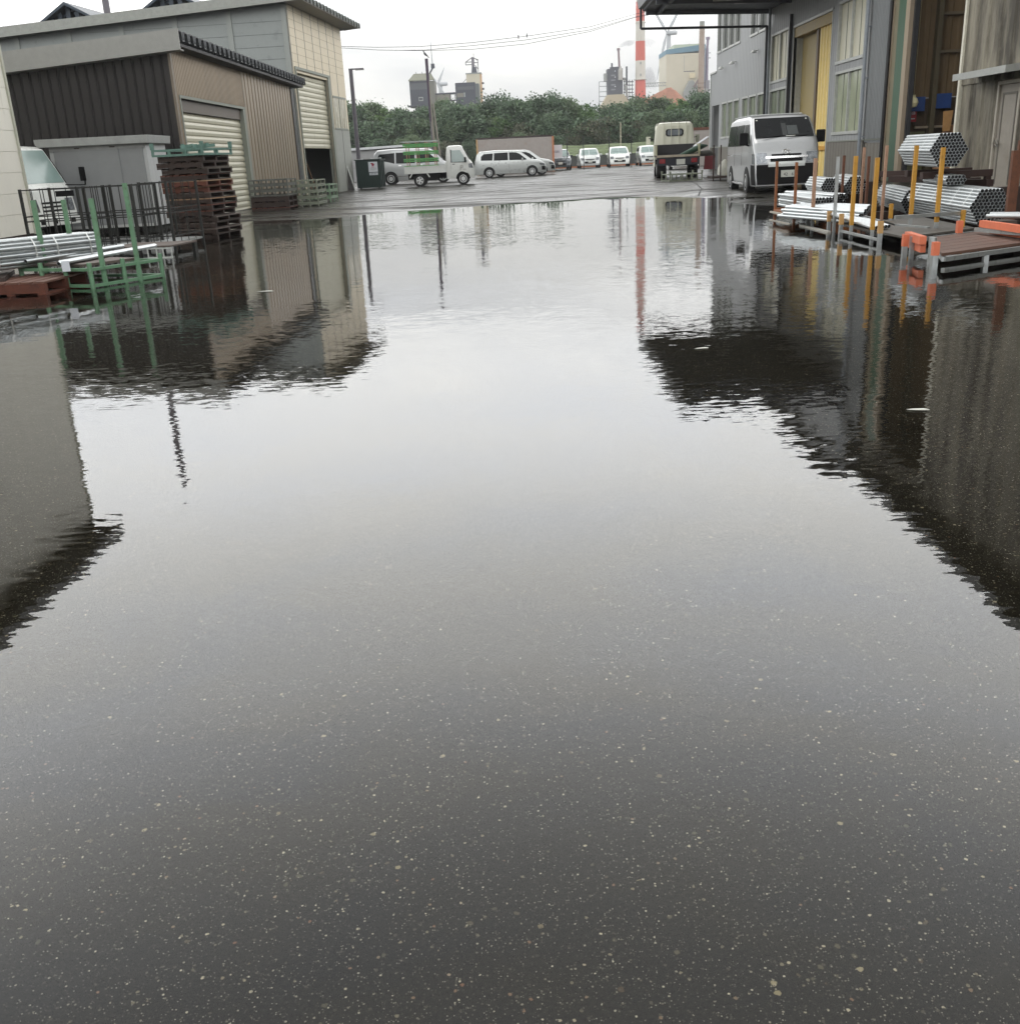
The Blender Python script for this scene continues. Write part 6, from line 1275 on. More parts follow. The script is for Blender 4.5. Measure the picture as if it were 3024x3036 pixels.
fl = MB().prism([(0.73, -0.018, 1.18), (0.78, -0.018, 1.215), (0.83, -0.018, 1.20), (0.855, -0.018, 1.215), (0.875, -0.018, 1.15), (0.93, -0.018, 1.19), (0.90, -0.018, 1.12), (0.87, -0.018, 1.065), (0.79, -0.018, 1.065), (0.785, -0.018, 1.13), (0.76, -0.018, 1.165)], (0, 0.005, 0)); fl.build('bird_mark', M_red_ink, lb)
for z, x0, x1 in ((0.97, 0.69, 0.98), (0.925, 0.71, 0.99), (0.885, 0.69, 0.92)): MB().box(x0, x1, -0.016, -0.013, z, z+0.013).build('text_line', M_trim_grey, lb)
MB().box(0.76, 0.90, -0.016, -0.013, 1.01, 1.04).build('caption', mat('pinkish_ink', (190, 130, 140), 0.7), lb)
n2 = MB().box(0.64, 1.05, -0.012, 0.0, 0.66, 0.77).build('number_strip', M_sign, t); text('604-003', 0.085, M_ink, n2, face_mtx((0.845, -0.014, 0.715), (1, 0, 0), (0, 0, 1)), sx=1.05)
tag(MB().box(-8.12, -7.92, 50.9, 51.1, 0.1, 2.05).build('brown_column', mat('terracotta_paint', (150, 82, 60), 0.6, dirt=(96, 56, 44), dirt_amt=0.3)), 'terracotta brown column between the hall corner and the waste container', 'column')
t = thing('framed_board', 'dark framed panel leaning against the corner of the tall hall', 'board', (-7.78, 49.3, 0.1))
MB().prism([(-0.42, 0.0, 1.36), (0.0, 0.0, 1.40), (0.42, -0.35, 0.03), (0.0, -0.35, 0.0)], (0.0, 0.04, 0)).build('sheet', mat('dark_mesh_sheet', (52, 50, 48), 0.6), t)
for p1, p2 in (((-0.42, -0.02, 1.36), (0.0, -0.02, 1.40)), ((0.0, -0.02, 1.40), (0.42, -0.37, 0.03)), ((0.42, -0.37, 0.03), (0.0, -0.37, 0.0)), ((0.0, -0.37, 0.0), (-0.42, -0.02, 1.36))): MB().bar(p1, p2, 0.035).build('frame_bar', M_pale_rust if False else M_white_alu, t)
t = thing('framed_board', 'narrow white edged panel leaning behind the dark framed one', 'board', (-8.0, 49.7, 0.1))
MB().prism([(-0.4, 0.0, 1.1), (-0.33, 0.0, 1.12), (0.12, -0.2, 0.0), (0.05, -0.2, 0.0)], (0, 0.03, 0)).build('sheet', M_white_alu, t)
# street lamp and the tall pole pair
t = thing('street_lamp', 'slim dark street lamp with a short flat arm right of the tall hall', 'street lamp', (-7.95, 55, 0.1))
MB().cyl((0, 0, 0), (0, 0, 5.72), 0.11, 14, 0.10).build('pole', M_lamp_pole, t, smooth=True); MB().box(-0.1, 0.66, -0.06, 0.06, 5.70, 5.76).build('arm', M_lamp_pole, t); MB().box(0.25, 0.68, -0.09, 0.09, 5.67, 5.70).build('lamp_head', M_trim_grey, t)
t = thing('utility_pole', 'tall dark topped pole rising behind the mini truck with a gull above', 'pole', (-4.95, 70, 0.1))
MB().cyl((-0.22, 0, 3.6), (-0.24, 0, 7.38), 0.085, 12, 0.10).build('upper_pole', mat('purple_dark_pole', (62, 50, 66), 0.6), t, smooth=True); MB().cyl((0.0, 0, 0), (-0.22, 0, 6.2), 0.085, 12, 0.08).build('pole', M_pole, t, smooth=True); MB().cyl((-0.16, 0.1, 0), (-0.22, 0.05, 3.7), 0.07, 12).build('lower_pole', M_lamp_pole, t, smooth=True)
MB().box(-0.2, 0.35, -0.05, 0.0, 1.75, 1.8).build('cross_arm', M_pole, t)
t = thing('utility_pole', 'slim pale leaning prop pole beside the tall dark topped pole', 'pole', (-4.62, 70, 0.1)); MB().cyl((0, 0, 0), (-0.33, 0, 4.7), 0.07, 10, 0.06).build('pole', M_pole, t, smooth=True)
# gull hovering over the pole
def bird(name, label, p, s=1.0, perched=False):
    """small gull: one continuous body with head, tail and folded wings"""
    mb = MB(); rows = []
    prof = [(-0.20, 0.004, 0.0), (-0.14, 0.035, -0.005), (-0.05, 0.065, 0.0), (0.05, 0.07, 0.01), (0.12, 0.048, 0.035), (0.16, 0.04, 0.065), (0.20, 0.036, 0.08), (0.235, 0.018, 0.078), (0.27, 0.003, 0.07)]
    for x, r0, dz in prof: rows.append([(x, r0*math.cos(2*math.pi*k/10), dz+r0*math.sin(2*math.pi*k/10)) for k in range(11)])
    mb.grid(rows)
    for sg in (1, -1): mb.prism([(0.08, sg*0.05, 0.03), (-0.08, sg*0.075, 0.03), (-0.32, sg*0.02, -0.03), (-0.1, sg*0.05, -0.02)], (0, sg*0.012, 0.008))
    mb.prism([(-0.16, -0.03, -0.01), (-0.16, 0.03, -0.01), (-0.30, 0.045, -0.05), (-0.30, -0.045, -0.05)], (0, 0, 0.008))
    if perched: mb.cyl((0.0, 0.02, -0.12), (0.0, 0.02, -0.04), 0.006, 6); mb.cyl((0.0, -0.02, -0.12), (0.0, -0.02, -0.04), 0.006, 6)
    for v in range(len(mb.v)): mb.v[v] = tuple(c*s for c in mb.v[v])
    return tag(mb.build(name, M_bird, smooth=True, loc=p), label, 'bird')
g_ = bird('seagull', 'dark seagull just above the tall pole', tuple(atY(1261, 160, 70)), 1.0); g_.rotation_euler = (0, R(-38), R(165))
# overhead cables with two birds
def cable(label, pts, r=0.022):
    mb = MB(); 
    for p_, q_ in zip(pts, pts[1:]): mb.cyl(p_, q_, r, 6, caps=False)
    return tag(mb.build('overhead_cable', M_cable, smooth=True), label, 'cable', 'overhead cables across the sky')
def cab(pxs, Y0, Y1, lab, r=0.022):
    P_ = []; n = 24
    A_ = [atY(x, y, Y0+(Y1-Y0)*(x-940)/960.0) for x, y in pxs]
    for i in range(len(A_)-1):
        for k in range(8): P_.append(A_[i].lerp(A_[i+1], k/8))
    P_.append(A_[-1]); cable(lab, P_, r)
cab([(940, 134), (1000, 136), (1120, 139), (1240, 137), (1400, 125), (1560, 106), (1750, 78), (1885, 40), (2000, 15)], 58, 66, 'uppermost of the three overhead cables across the sky', 0.013)
cab([(1180, 148), (1260, 147), (1400, 134), (1560, 117), (1750, 87), (1885, 48), (2000, 26)], 60, 66, 'middle of the three overhead cables across the sky', 0.013)
cab([(940, 138), (1000, 140), (1120, 147), (1240, 149), (1400, 145), (1560, 129), (1750, 92), (1885, 50), (2000, 30)], 58, 66, 'lowest of the three overhead cables across the sky', 0.013)
for x, y, l in ((1537, 107, 'left of the two small birds perched on the overhead cables'), (1562, 103, 'right of the two small birds perched on the overhead cables')):
    o = bird('small_bird', l, tuple(atY(x, y, 63.1)), 0.45, True); o.rotation_euler = (0, R(-60), R(90)); o['group'] = 'birds on the cables'
# site boxes behind the left cars
t = thing('site_cabin', 'long low pale storage unit with a white roof behind the silver minivan', 'cabin', (-10.9, 72, 0.12))
MB().box(0, 5.3, 0, 2.4, 0, 2.05).build('body', mat('cabin_body', (146, 146, 146), 0.55, var=0.06), t); MB().prism([(-0.15, -0.2, 2.05), (5.45, -0.2, 2.18), (5.45, -0.2, 2.32), (-0.15, -0.2, 2.20)], (0, 2.8, 0)).build('roof', mat('cabin_roof', (200, 202, 204), 0.4), t)
for z in (0.9, 1.5): MB().box(0, 5.3, -0.02, 0.0, z, z+0.03).build('rail', M_trim_grey, t)
t = thing('shipping_container', 'faded grey shipping container with rusty top edges behind the estate cars', 'container', (-2.55, 78, 0.1), R(1))
q = MB(); corr_wall(q, (0, 0), (1, 0), 0.1, 5.6, 0.12, 2.48, pitch=0.28, depth=-0.035, duty=0.45); q.build('side_wall', M_rust_box, t)
MB().box(0, 5.7, -0.01, 2.4, 2.5, 2.6).build('top_rail', mat('dark_top_rail', (58, 50, 48), 0.7), t); MB().box(0, 5.7, -0.01, 0.05, 0.0, 0.12).build('bottom_rail', M_rust, t)
MB().box(0, 0.12, -0.03, 2.4, 0, 2.5).build('corner_post', mat('ochre_corner', (176, 146, 104), 0.6, dirt=(140, 84, 52), dirt_amt=0.3), t); MB().box(5.58, 5.72, -0.03, 2.4, 0, 2.5).build('corner_post', mat('orange_corner', (172, 112, 76), 0.6, dirt=(120, 70, 48), dirt_amt=0.3), t)
# chain fence: dark posts and fine wires
t = thing('wire_fence', 'dark post and wire fence along the far side of the yard', 'fence', (0, 80.8, 0.12))
xsf = []
for px_ in (1085, 1160, 1235, 1310, 1385, 1457, 1532, 1607, 1682, 1730, 1806, 1872, 1950, 2030, 2100):
    p = atY(px_, 450, 80.8); xsf.append(p.x)
    MB().box(p.x-0.03, p.x+0.03, -0.03, 0.03, 0, 2.35 if px_ > 1650 else 1.9).build('post', M_frame_dark, t); 
    if px_ in (1457, 1532, 1607): MB().box(p.x-0.10, p.x+0.10, -0.02, 0.02, 1.84, 1.90).build('clamp', M_frame_dark, t)
for z in (0.3, 0.75, 1.2, 1.65, 1.86): MB().cyl((xsf[0], 0, z), (xsf[-1], 0, z), 0.006, 5).build('wire', M_frame_dark, t)
for i, (x0, y0, x1, y1, lab) in enumerate(((1473, 433, 1518, 470, 'left blank white sheet hung on the fence behind the estate cars'), (1548, 430, 1593, 470, 'right blank white sheet with a faint mark hung on the fence'))):
    a_ = atY(x0, y0, 80.6); c_ = atY(x1, y1, 80.6); s_ = MB().box(a_.x, c_.x, 80.58, 80.60, 1.05, a_.z).build('white_sheet', M_sign); tag(s_, lab, 'sheet')
    if i == 1: MB().bar((a_.x+0.75, 80.575, 1.55), (a_.x+0.9, 80.575, 1.85), 0.02, 0.004).bar((a_.x+0.9, 80.575, 1.85), (a_.x+1.0, 80.575, 1.6), 0.02, 0.004).build('faint_mark', M_trim_grey, s_)
a_ = atY(1622, 431, 80.5); c_ = atY(1667, 465, 80.5)
sb = thing('sign_board', 'white board with dark lettering fixed on the fence in front of the dark car', 'sign', (0, 80.5, 0))
MB().box(a_.x, c_.x, -0.01, 0.01, c_.z-0.02, a_.z+0.02).build('board', M_sign, sb); text('Vestas', 0.30, mat('sign_ink', (76, 84, 112), 0.6), sb, face_mtx(((a_.x+c_.x)/2-0.02, -0.014, (a_.z+c_.z)/2-0.0), (1, 0, 0), (0, 0, 1)), depth=0.004, sx=0.95)
tag(MB().cyl((0, 0, 0), (0, 0, atY(1840, 362, 100).z-0.2), 0.05, 10, 0.04).build('pale_pole', mat('pale_pole_paint', (172, 166, 146), 0.6), loc=(atY(1840, 400, 100).x, 100, 0.2)), 'thin pale pole in front of the trees above the white estate', 'pole')
t = thing('lost_cargo_box', 'weathered grey container end with a rusty top between truck and warehouse', 'container', (12.0, 72, 0.12)); MB().box(-0.6, 2.2, 0, 2.4, 0, 2.3).build('body', M_rust_box, t); MB().box(-0.6, 2.2, -0.02, 2.4, 2.3, 2.48).build('top_rail', mat('rust_top', (96, 62, 48), 0.7), t)
t.name = 'shipping_container'

# bits floating on the flood
for i, (x, y, ln, lab) in enumerate(((786, 863, 0.10, 'thin white scrap floating beside the reflected workshop'), (2722, 1214, 0.055, 'pale leaf floating in the dark reflection of the open doorway'), (2080, 1032, 0.05, 'white scrap floating in the reflection of the canopy'))):
    p = G(x, y, 0.004); mb = MB().add([(-ln, 0, 0.001), (-ln*0.3, -ln*0.28, 0.003), (ln*0.7, -ln*0.2, 0.002), (ln, 0.01*ln, 0.001), (ln*0.5, ln*0.25, 0.004), (-ln*0.4, ln*0.22, 0.002), (0, 0, 0.005)], [(6, 0, 1), (6, 1, 2), (6, 2, 3), (6, 3, 4), (6, 4, 5), (6, 5, 0)])
    mb.add([(v[0], v[1], v[2]-0.003) for v in mb.v[:7]], [(6, 1, 0), (6, 2, 1), (6, 3, 2), (6, 4, 3), (6, 5, 4), (6, 0, 5)])
    o = mb.build('floating_scrap', mat('pale_scrap', (206, 206, 196), 0.5), loc=tuple(p)); o.rotation_euler = (0, 0, rnd.uniform(-0.3, 0.3)); tag(o, lab, 'scrap')

# ------------------------------------------------------------------ trees beyond the car park
def tree_proto(name, k, h, wx, n_clump, leaf, m, seed):
    rg = random.Random(seed); t = thing(name, 'x', 'tree')
    tr = MB(); base = Vector((0, 0, 0)); top = Vector((rg.uniform(-.3, .3), 0, h*0.62))
    tr.cyl((0, 0, -0.3), top*0.5, 0.16, 8, 0.12); tr.cyl(top*0.5, top, 0.12, 8, 0.05)
    lim = []
    for i in range(7):
        a = rg.uniform(0, 6.28); z0 = rg.uniform(0.25, 0.6)*h; e = Vector((math.cos(a)*wx*rg.uniform(.5, .95), math.sin(a)*wx*rg.uniform(.5, .95), z0+rg.uniform(.12, .3)*h)); lim.append(e)
        tr.cyl((0, 0, z0), e, 0.07, 6, 0.025)
    tr.build('trunk', M_bark, t, smooth=True)
    cr = MB(); vs = []; fs = []
    for c in range(n_clump):
        # clump centres over the outside of an uneven ellipsoid
        u = rg.uniform(-0.9, 1.0); a = rg.uniform(0, 6.283); rr0 = math.sqrt(max(0, 1-u*u))*rg.uniform(0.55, 1.06)
        cc = Vector((math.cos(a)*rr0*wx, math.sin(a)*rr0*wx*0.9, h*0.56+u*h*0.42+rg.uniform(-.25, .25)))
        if cc.z < 0.3: cc.z = 0.3+rg.random()*0.4
        cr_ = rg.uniform(0.35, 0.75)*wx*0.42
        for _ in range(leaf):
            d = Vector((rg.gauss(0, 1), rg.gauss(0, 1), rg.gauss(0, 0.75)))*cr_*0.55
            p = cc+d; n = (Vector((rg.gauss(0, 1), rg.gauss(0, 1), rg.gauss(0.6, 1)))).normalized(); x = n.orthogonal().normalized(); q = Matrix.Rotation(rg.uniform(0, 6.28), 3, n); x = q @ x; y = n.cross(x)
            s = rg.uniform(0.07, 0.145)
            o = len(vs); vs += [p-x*s, p-y*s*0.55, p+x*s, p+y*s*0.55]; fs.append((o, o+1, o+2, o+3))
    # a few bare wispy twigs sticking out of the top
    cr.v = [tuple(p) for p in vs]; cr.f = fs
    cr.build('crown', m, t)
    return t
protos = [tree_proto('broadleaf_tree', 0, 6.0, 2.1, 100, 100, M_leaf[0], 1), tree_proto('broadleaf_tree', 1, 5.6, 2.3, 100, 100, M_leaf[1], 2), tree_proto('broadleaf_tree', 2, 6.3, 1.9, 90, 100, M_leaf[2], 3), tree_proto('broadleaf_tree', 3, 5.2, 2.0, 75, 90, M_leaf[1], 4), tree_proto('broadleaf_tree', 4, 4.4, 2.2, 65, 85, M_leaf[3], 5)]
kinds = ['mid green bushy tree', 'dark green bushy tree', 'bright green tree', 'dark green loose tree', 'dull brownish low tree']
# skyline of the wood: height of the tree tops against image x
SKY = [(1020, 322), (1080, 322), (1150, 318), (1230, 322), (1262, 318), (1340, 316), (1380, 308), (1440, 312), (1475, 298), (1540, 306), (1610, 294), (1660, 302), (1690, 318), (1740, 318), (1780, 310), (1850, 308), (1900, 300), (1960, 296), (2030, 290), (2080, 280), (2140, 276)]
used = [0]*5; rg = random.Random(11); n_tree = 0; seen = set()
refs = [(1022, 'behind the street lamp'), (1110, 'above the silver minivan'), (1200, 'left of the tall pole'), (1290, 'right of the tall pole'), (1370, 'above the mini truck cab'), (1450, 'at the left end of the shipping container'), (1530, 'above the middle of the shipping container'), (1600, 'above the right end of the shipping container'), (1680, 'above the lettered board'), (1750, 'above the silver hatchback'), (1830, 'above the white estate'), (1900, 'below the striped chimney'), (1980, 'above the flatbed truck'), (2060, 'beside the grey warehouse'), (2140, 'behind the grey warehouse')]
def place(px_, Y, row, k, frac):
    global n_tree
    top = atY(px_, interp(SKY, px_), Y); zb = 0.2 if row == 'front' else 0.2
    hh = (top.z-zb)*frac; pr = protos[k]; base_h = [6.0, 5.6, 6.3, 5.2, 4.4][k]
    s = hh/(base_h*1.0)
    near = min(refs, key=lambda q: abs(q[0]-px_))[1]
    if used[k] == 0: o = pr
    else: o = copy_tree(pr)
    used[k] += 1; n_tree += 1
    o.location = (top.x, Y, zb); o.rotation_euler = (0, 0, rg.uniform(0, 6.28)); o.scale = (s*rg.uniform(0.95, 1.25), s*rg.uniform(0.95, 1.25), s)
    lab_ = '%s in the %s row %s' % (kinds[k], row, near)
    if lab_ in seen: lab_ = lab_.replace('tree', 'tree farther right', 1)
    seen.add(lab_); tag(o, lab_, 'tree', 'trees of the wood beyond the car park')
for i in range(24):
    px_ = 1012+i*48+rg.uniform(-14, 14); k = [0, 1, 0, 2, 1, 3][i % 6]
    place(px_, 118+rg.uniform(-3, 3), 'back', k, rg.uniform(0.96, 1.07))
for i in range(22):
    px_ = 1030+i*51+rg.uniform(-16, 16); k = [1, 0, 3, 1, 2, 0, 4][(i*2) % 7]
    if 1690 < px_ < 1880: k = 4 if i % 2 else 3
    place(px_, 114+rg.uniform(-1.5, 1.5), 'middle', k, rg.uniform(0.62, 0.84))
for i in range(22):
    px_ = 1020+i*51+rg.uniform(-16, 16); k = [1, 3, 0, 1, 4, 0, 3][(i*3) % 7]
    place(px_, 108+rg.uniform(-1.0, 2.0) if not 1690 < px_ < 1900 else 113, 'front', k, rg.uniform(0.36, 0.56) if not 1690 < px_ < 1900 else 0.5)
# dim undergrowth mass closing the wood behind the trunks
ug = MB(); rg2 = random.Random(5); vs = []; fs = []
for i in range(26000):
    x = rg2.uniform(-26, 26); px_ = 1567+x*3130/119; y = rg2.uniform(112, 122); zt = atY(max(1012, min(2140, px_)), interp(SKY, max(1012, min(2140, px_))), 119).z
    p = Vector((x, y, rg2.uniform(0.2, zt*0.80))); n = Vector((rg2.gauss(0, 1), rg2.gauss(0, 1), rg2.gauss(0.5, 1))).normalized(); xx = n.orthogonal().normalized(); yy = n.cross(xx); s = rg2.uniform(0.12, 0.24)
    o = len(vs); vs += [p-xx*s, p-yy*s*0.6, p+xx*s, p+yy*s*0.6]; fs.append((o, o+1, o+2, o+3))
ug.v = [tuple(p) for p in vs]; ug.f = fs; o = ug.build('undergrowth', M_leaf[1]); o['kind'] = 'stuff'; tag(o, 'dark undergrowth filling the wood between the trees', 'undergrowth')
# low shrubs on the bank

# ------------------------------------------------------------------ far industrial plant
YT = 260
def P(x, y, Y=YT): return atY(x, y, Y)
t = thing('conveyor_tower', 'dark gabled conveyor tower with a pale olive roof, left of the two towers', 'tower', (0, 0, 0))
A_, B_ = P(1213, 240), P(1287, 236); x0, x1 = A_.x, B_.x; z1 = A_.z; z0 = 13.6
MB().box(x0+1.7*0, x0+4.9, YT, YT+7, z0+0.6, z1).build('clad_wall', M_plant_dark, t); MB().box(x0+4.9, x1, YT+0.02, YT+6.9, z0+0.6, z1-0.1).build('clad_wall', mat('plant_side_grey', (112, 112, 104), 0.6), t)
MB().box(x0+0.2, x0+4.7, YT-0.06, YT, z1-1.9, z1-0.5).build('upper_band', mat('plant_band_grey', (84, 88, 92), 0.6), t)
MB().prism([(x0-0.15, YT-0.3, z1), (x0+0.9, YT+3.4, z1+1.7), (x1-0.9, YT+3.4, z1+1.7), (x1+0.1, YT-0.3, z1)], (0, 0, 0.15)).build('roof', M_plant_olive, t)
MB().prism([(x0, YT, z1), (x0+0.9, YT+3.4, z1+1.7), (x0+0.9, YT+3.5, z1+1.7), (x0, YT+7, z1)], (0.1, 0, 0)).build('gable', M_plant_olive, t); MB().prism([(x1, YT, z1-0.1), (x1-0.9, YT+3.4, z1+1.6), (x1, YT+7, z1-0.1)], (-0.1, 0, 0)).build('gable', M_plant_dark, t)
MB().box(x0-0.6, x1+0.6, YT-0.6, YT+7.4, z0+0.35, z0+0.6).build('platform', M_plant_dark, t); MB().box(x0+0.9, x1-0.6, YT+0.5, YT+6, 0, z0+0.35).build('support_block', M_plant_grey, t)
MB().box(x0+2.0, x0+3.1, YT-0.25, YT-0.02, z0+1.5, z0+2.4).build('balcony', M_plant_grey, t); MB().box(x0+2.15, x0+2.95, YT-0.3, YT-0.26, z0+1.75, z0+2.15).build('balcony_opening', M_plant_dark, t)
for f in (0.25, 0.5): MB().box(x0+5.8*f, x0+5.8*f+0.15, YT+3.3, YT+3.5, z1+1.8, z1+2.2).build('roof_vent', M_plant_grey, t)
t = thing('conveyor_bridge', 'enclosed conveyor bridge joining the two dark towers', 'bridge', (0, 0, 0))
C_, D_ = P(1283, 278), P(1349, 276); MB().prism([(C_.x, YT+1, C_.z-0.1), (D_.x, YT+1, D_.z), (D_.x, YT+1, D_.z+0.35), (C_.x, YT+1, C_.z+0.2)], (0, 2.4, 0)).build('roof', M_plant_dark, t)
MB().prism([(C_.x, YT+1.1, C_.z-1.65), (C_.x+4.2, YT+1.1, C_.z-1.5), (C_.x+4.2, YT+1.1, C_.z-0.0), (C_.x, YT+1.1, C_.z-0.12)], (0, 2.2, 0)).build('side_wall', mat('plant_bridge_grey', (124, 122, 112), 0.6), t)
MB().prism([(C_.x, YT+1.0, C_.z-1.85), (D_.x, YT+1.0, D_.z-1.5), (D_.x, YT+1.0, D_.z-1.3), (C_.x, YT+1.0, C_.z-1.65)], (0, 2.4, 0)).build('floor', M_plant_dark, t)
for x in (D_.x-0.15, D_.x-1.3): MB().box(x, x+0.15, YT+1.1, YT+1.3, D_.z-1.3, D_.z).build('post', M_plant_dark, t)
t = thing('head_house', 'dark steel head house with a cream lift block and headgear, right of the two towers', 'tower', (0, 0, 0))
E_, F_ = P(1349, 245), P(1408, 242); MB().box(E_.x, F_.x, YT, YT+5, 12.8, E_.z).build('clad_wall', M_plant_dark, t); MB().box(F_.x, F_.x+0.9, YT+0.2, YT+5, 13.5, E_.z-0.3).build('clad_wall', mat('plant_slate', (98, 104, 104), 0.6), t)
MB().box(E_.x+0.4, F_.x-0.3, YT-0.05, YT, E_.z-1.6, E_.z-0.9).build('upper_band', MATS['plant_band_grey'], t); MB().box(E_.x+0.3, E_.x+1.9, YT-0.06, YT, E_.z-3.2, E_.z-2.3).build('window_band', MATS['plant_bridge_grey'], t); MB().box(E_.x+2.0, E_.x+2.3, YT-0.07, YT, E_.z-3.2, E_.z-2.2).build('window_post', M_plant_grey, t)
G1, G2 = P(1379, 214), P(1424, 214); MB().box(G1.x, G2.x-0.3, YT+5, YT+10, 0, G1.z).build('cream_block', M_plant_cream, t); MB().box(G2.x-0.3, G2.x+0.1, YT+5.2, YT+10, 14.2, G1.z+0.3).build('cream_flank', mat('plant_peach', (202, 166, 128), 0.6), t)
MB().box(G1.x-0.1, G2.x+0.15, YT+4.9, YT+10, G1.z, G1.z+0.25).build('cornice', M_plant_grey, t)
hx = P(1401, 214).x; hz_ = G1.z+0.25; 
MB().cyl((hx+0.2, YT+7, hz_), (hx+0.2, YT+7, hz_+1.4), 0.75, 12, 0.55).build('drum', M_plant_dark, t); MB().box(hx-0.35, hx+0.35, YT+6.6, YT+7.4, hz_+1.2, hz_+3.6).build('mast', mat('plant_mauve', (112, 108, 116), 0.6), t)
for a_, c_ in (((hx, hz_+3.7), (hx-1.8, hz_+2.6)), ((hx, hz_+2.6), (hx-1.8, hz_+2.6)), ((hx-1.8, hz_+2.0), (hx, hz_+2.0)), ((hx-1.8, hz_+2.6), (hx-1.8, hz_+2.0)), ((hx, hz_+3.6), (hx+1.2, hz_+3.0)), ((hx+1.2, hz_+3.2), (hx+1.2, hz_+0.2)), ((hx, hz_+2.4), (hx+1.2, hz_+2.4)), ((hx+0.5, hz_+1.8), (hx+1.2, hz_+0.9)), ((hx+0.8, hz_+3.0), (hx+1.3, hz_+3.0))): MB().bar((a_[0], YT+7, a_[1]), (c_[0], YT+7, c_[1]), 0.16).build('strut', M_plant_dark, t)
for dx in (-0.0, 0.35): MB().bar((hx+dx, YT+7, hz_+3.6), (hx+dx, YT+7, hz_+4.5), 0.06).build('aerial', M_plant_dark, t)
for a_, c_ in (((G1.x, G1.z-2.6), (G1.x-1.7, G1.z-2.6)), ((G1.x, G1.z-1.0), (G1.x-1.7, G1.z-2.5)), ((G1.x-1.7, G1.z-2.4), (G1.x-1.7, G1.z-2.9))): MB().bar((a_[0], YT+6, a_[1]), (c_[0], YT+6, c_[1]), 0.15).build('bracket', M_plant_grey, t)
for dz in (1.9, 3.2): MB().box(G2.x+0.1, G2.x+0.6, YT+6, YT+7, G1.z-dz-0.4, G1.z-dz).build('side_lamp', M_plant_dark, t)
MB().box(E_.x-0.4, G2.x+0.9, YT-0.5, YT+9, 12.9, 13.15).build('platform', M_plant_dark, t)
t = thing('roof_crane', 'small jib with a dark cab on a long pale aerial above the left tower', 'crane', (0, 0, 0))
J0, J1, J2 = P(1276, 120, 262), P(1283, 200, 262), P(1274, 217, 262); MB().cyl(J1, J0, 0.16, 6, 0.06).build('aerial', M_turbine, t); MB().bar(J2, J1, 0.35).build('arm', M_plant_dark, t); MB().box(J1.x-0.35, J1.x+0.45, 261.5, 262.5, J1.z-0.1, J1.z+0.9).build('cab', M_plant_dark, t)
# striped chimney
YC = 400
chx = 0.5*(atY(1882, 235, YC).x+atY(1910, 235, YC).x)+0.3
t = thing('striped_chimney', 'tall red and white banded factory chimney', 'chimney', (chx, YC, 0))
zz = lambda y: atY(1895, y, YC).z
bands = [(0, zz(292), 'base', M_brick_stack), (zz(292), zz(235), 'red_band', M_chim_red), (zz(235), zz(179), 'white_band', M_chim_white), (zz(179), zz(121), 'red_band', M_chim_red), (zz(121), zz(62), 'white_band', M_chim_white), (zz(62), zz(4), 'red_band', M_chim_red), (zz(4), zz(-55), 'white_band', M_chim_white), (zz(-55), zz(-110), 'red_band', M_chim_red)]
rad = lambda z: 1.95-0.0115*(z-20)*1.0+(0.012*(26-z) if z < 26 else 0)
for a_, c_, nm, m_ in bands: MB().cyl((0, 0, a_), (0, 0, c_), rad(a_), 28, rad(c_)).build(nm, m_, t, smooth=True)
for y, rr1 in ((235, 2.45), (66, 1.95)): MB().lathe([(1.2, zz(y)-0.12), (rr1, zz(y)-0.12), (rr1, zz(y)+0.12), (1.2, zz(y)+0.12)], (0, 0, 0), 28).build('walkway', M_chim_white, t)
for dz in (187, 222): MB().box(-0.35, 0.15, -2.0, -1.75, zz(dz)-0.4, zz(dz)+0.4).build('marker', M_plant_grey, t)
MB().bar((1.55, -0.8, 0), (1.35, -0.9, zz(0)), 0.12).build('ladder', M_plant_grey, t)
# process tower with its smoking stack
t = thing('process_tower', 'dark steel process tower on a flared concrete base left of the striped chimney', 'tower', (0, 0, 0))
q = lambda x, y: atY(x, y, YC)
a_, c_ = q(1802, 280), q(1847, 280); b0 = q(1802, 315)
MB().prism([(q(1778, 322).x, YC, 0), (q(1875, 322).x, YC, 0), (q(1872, 315).x, YC, q(1872, 312).z), (q(1850, 280).x, YC, a_.z), (q(1801, 280).x, YC, a_.z), (q(1780, 315).x, YC, q(1780, 316).z)], (0, 7, 0)).build('concrete_base', mat('plant_concrete', (172, 162, 138), 0.7, var=0.06, scale=0.2, dirt=(140, 124, 100), dirt_amt=0.2, dscale=0.2), t)
MB().box(a_.x, c_.x, YC+0.5, YC+6, a_.z, q(1802, 203).z).build('clad_wall', M_plant_dark, t); MB().box(a_.x+1.2, c_.x-1.2, YC+1.5, YC+5, q(1802, 203).z, q(1802, 197).z).build('top_house', M_plant_dark, t)
MB().cyl((q(1839, 235).x, YC-0.3, q(1839, 236).z), (q(1839, 235).x, YC-0.3, q(1839, 206).z), 0.8, 14).build('vessel', mat('plant_pale_grey', (168, 166, 160), 0.5), t, smooth=True)
MB().lathe([(0.8, 0), (0.45, 0.5), (0.3, 1.2)], (q(1839, 206).x, YC-0.3, q(1839, 206).z), 14).build('vessel_cone', MATS['plant_pale_grey'], t, smooth=True)
MB().cyl((q(1838, 200).x, YC+2, q(1838, 200).z), (q(1835, 144).x, YC+2, q(1835, 144).z), 0.42, 12, 0.36).cyl((q(1835, 147).x, YC+2, q(1835, 147).z), (q(1835, 140).x, YC+2, q(1835, 140).z), 0.56, 12).build('stack', mat('plant_rose_stack', (128, 108, 112), 0.6), t, smooth=True)
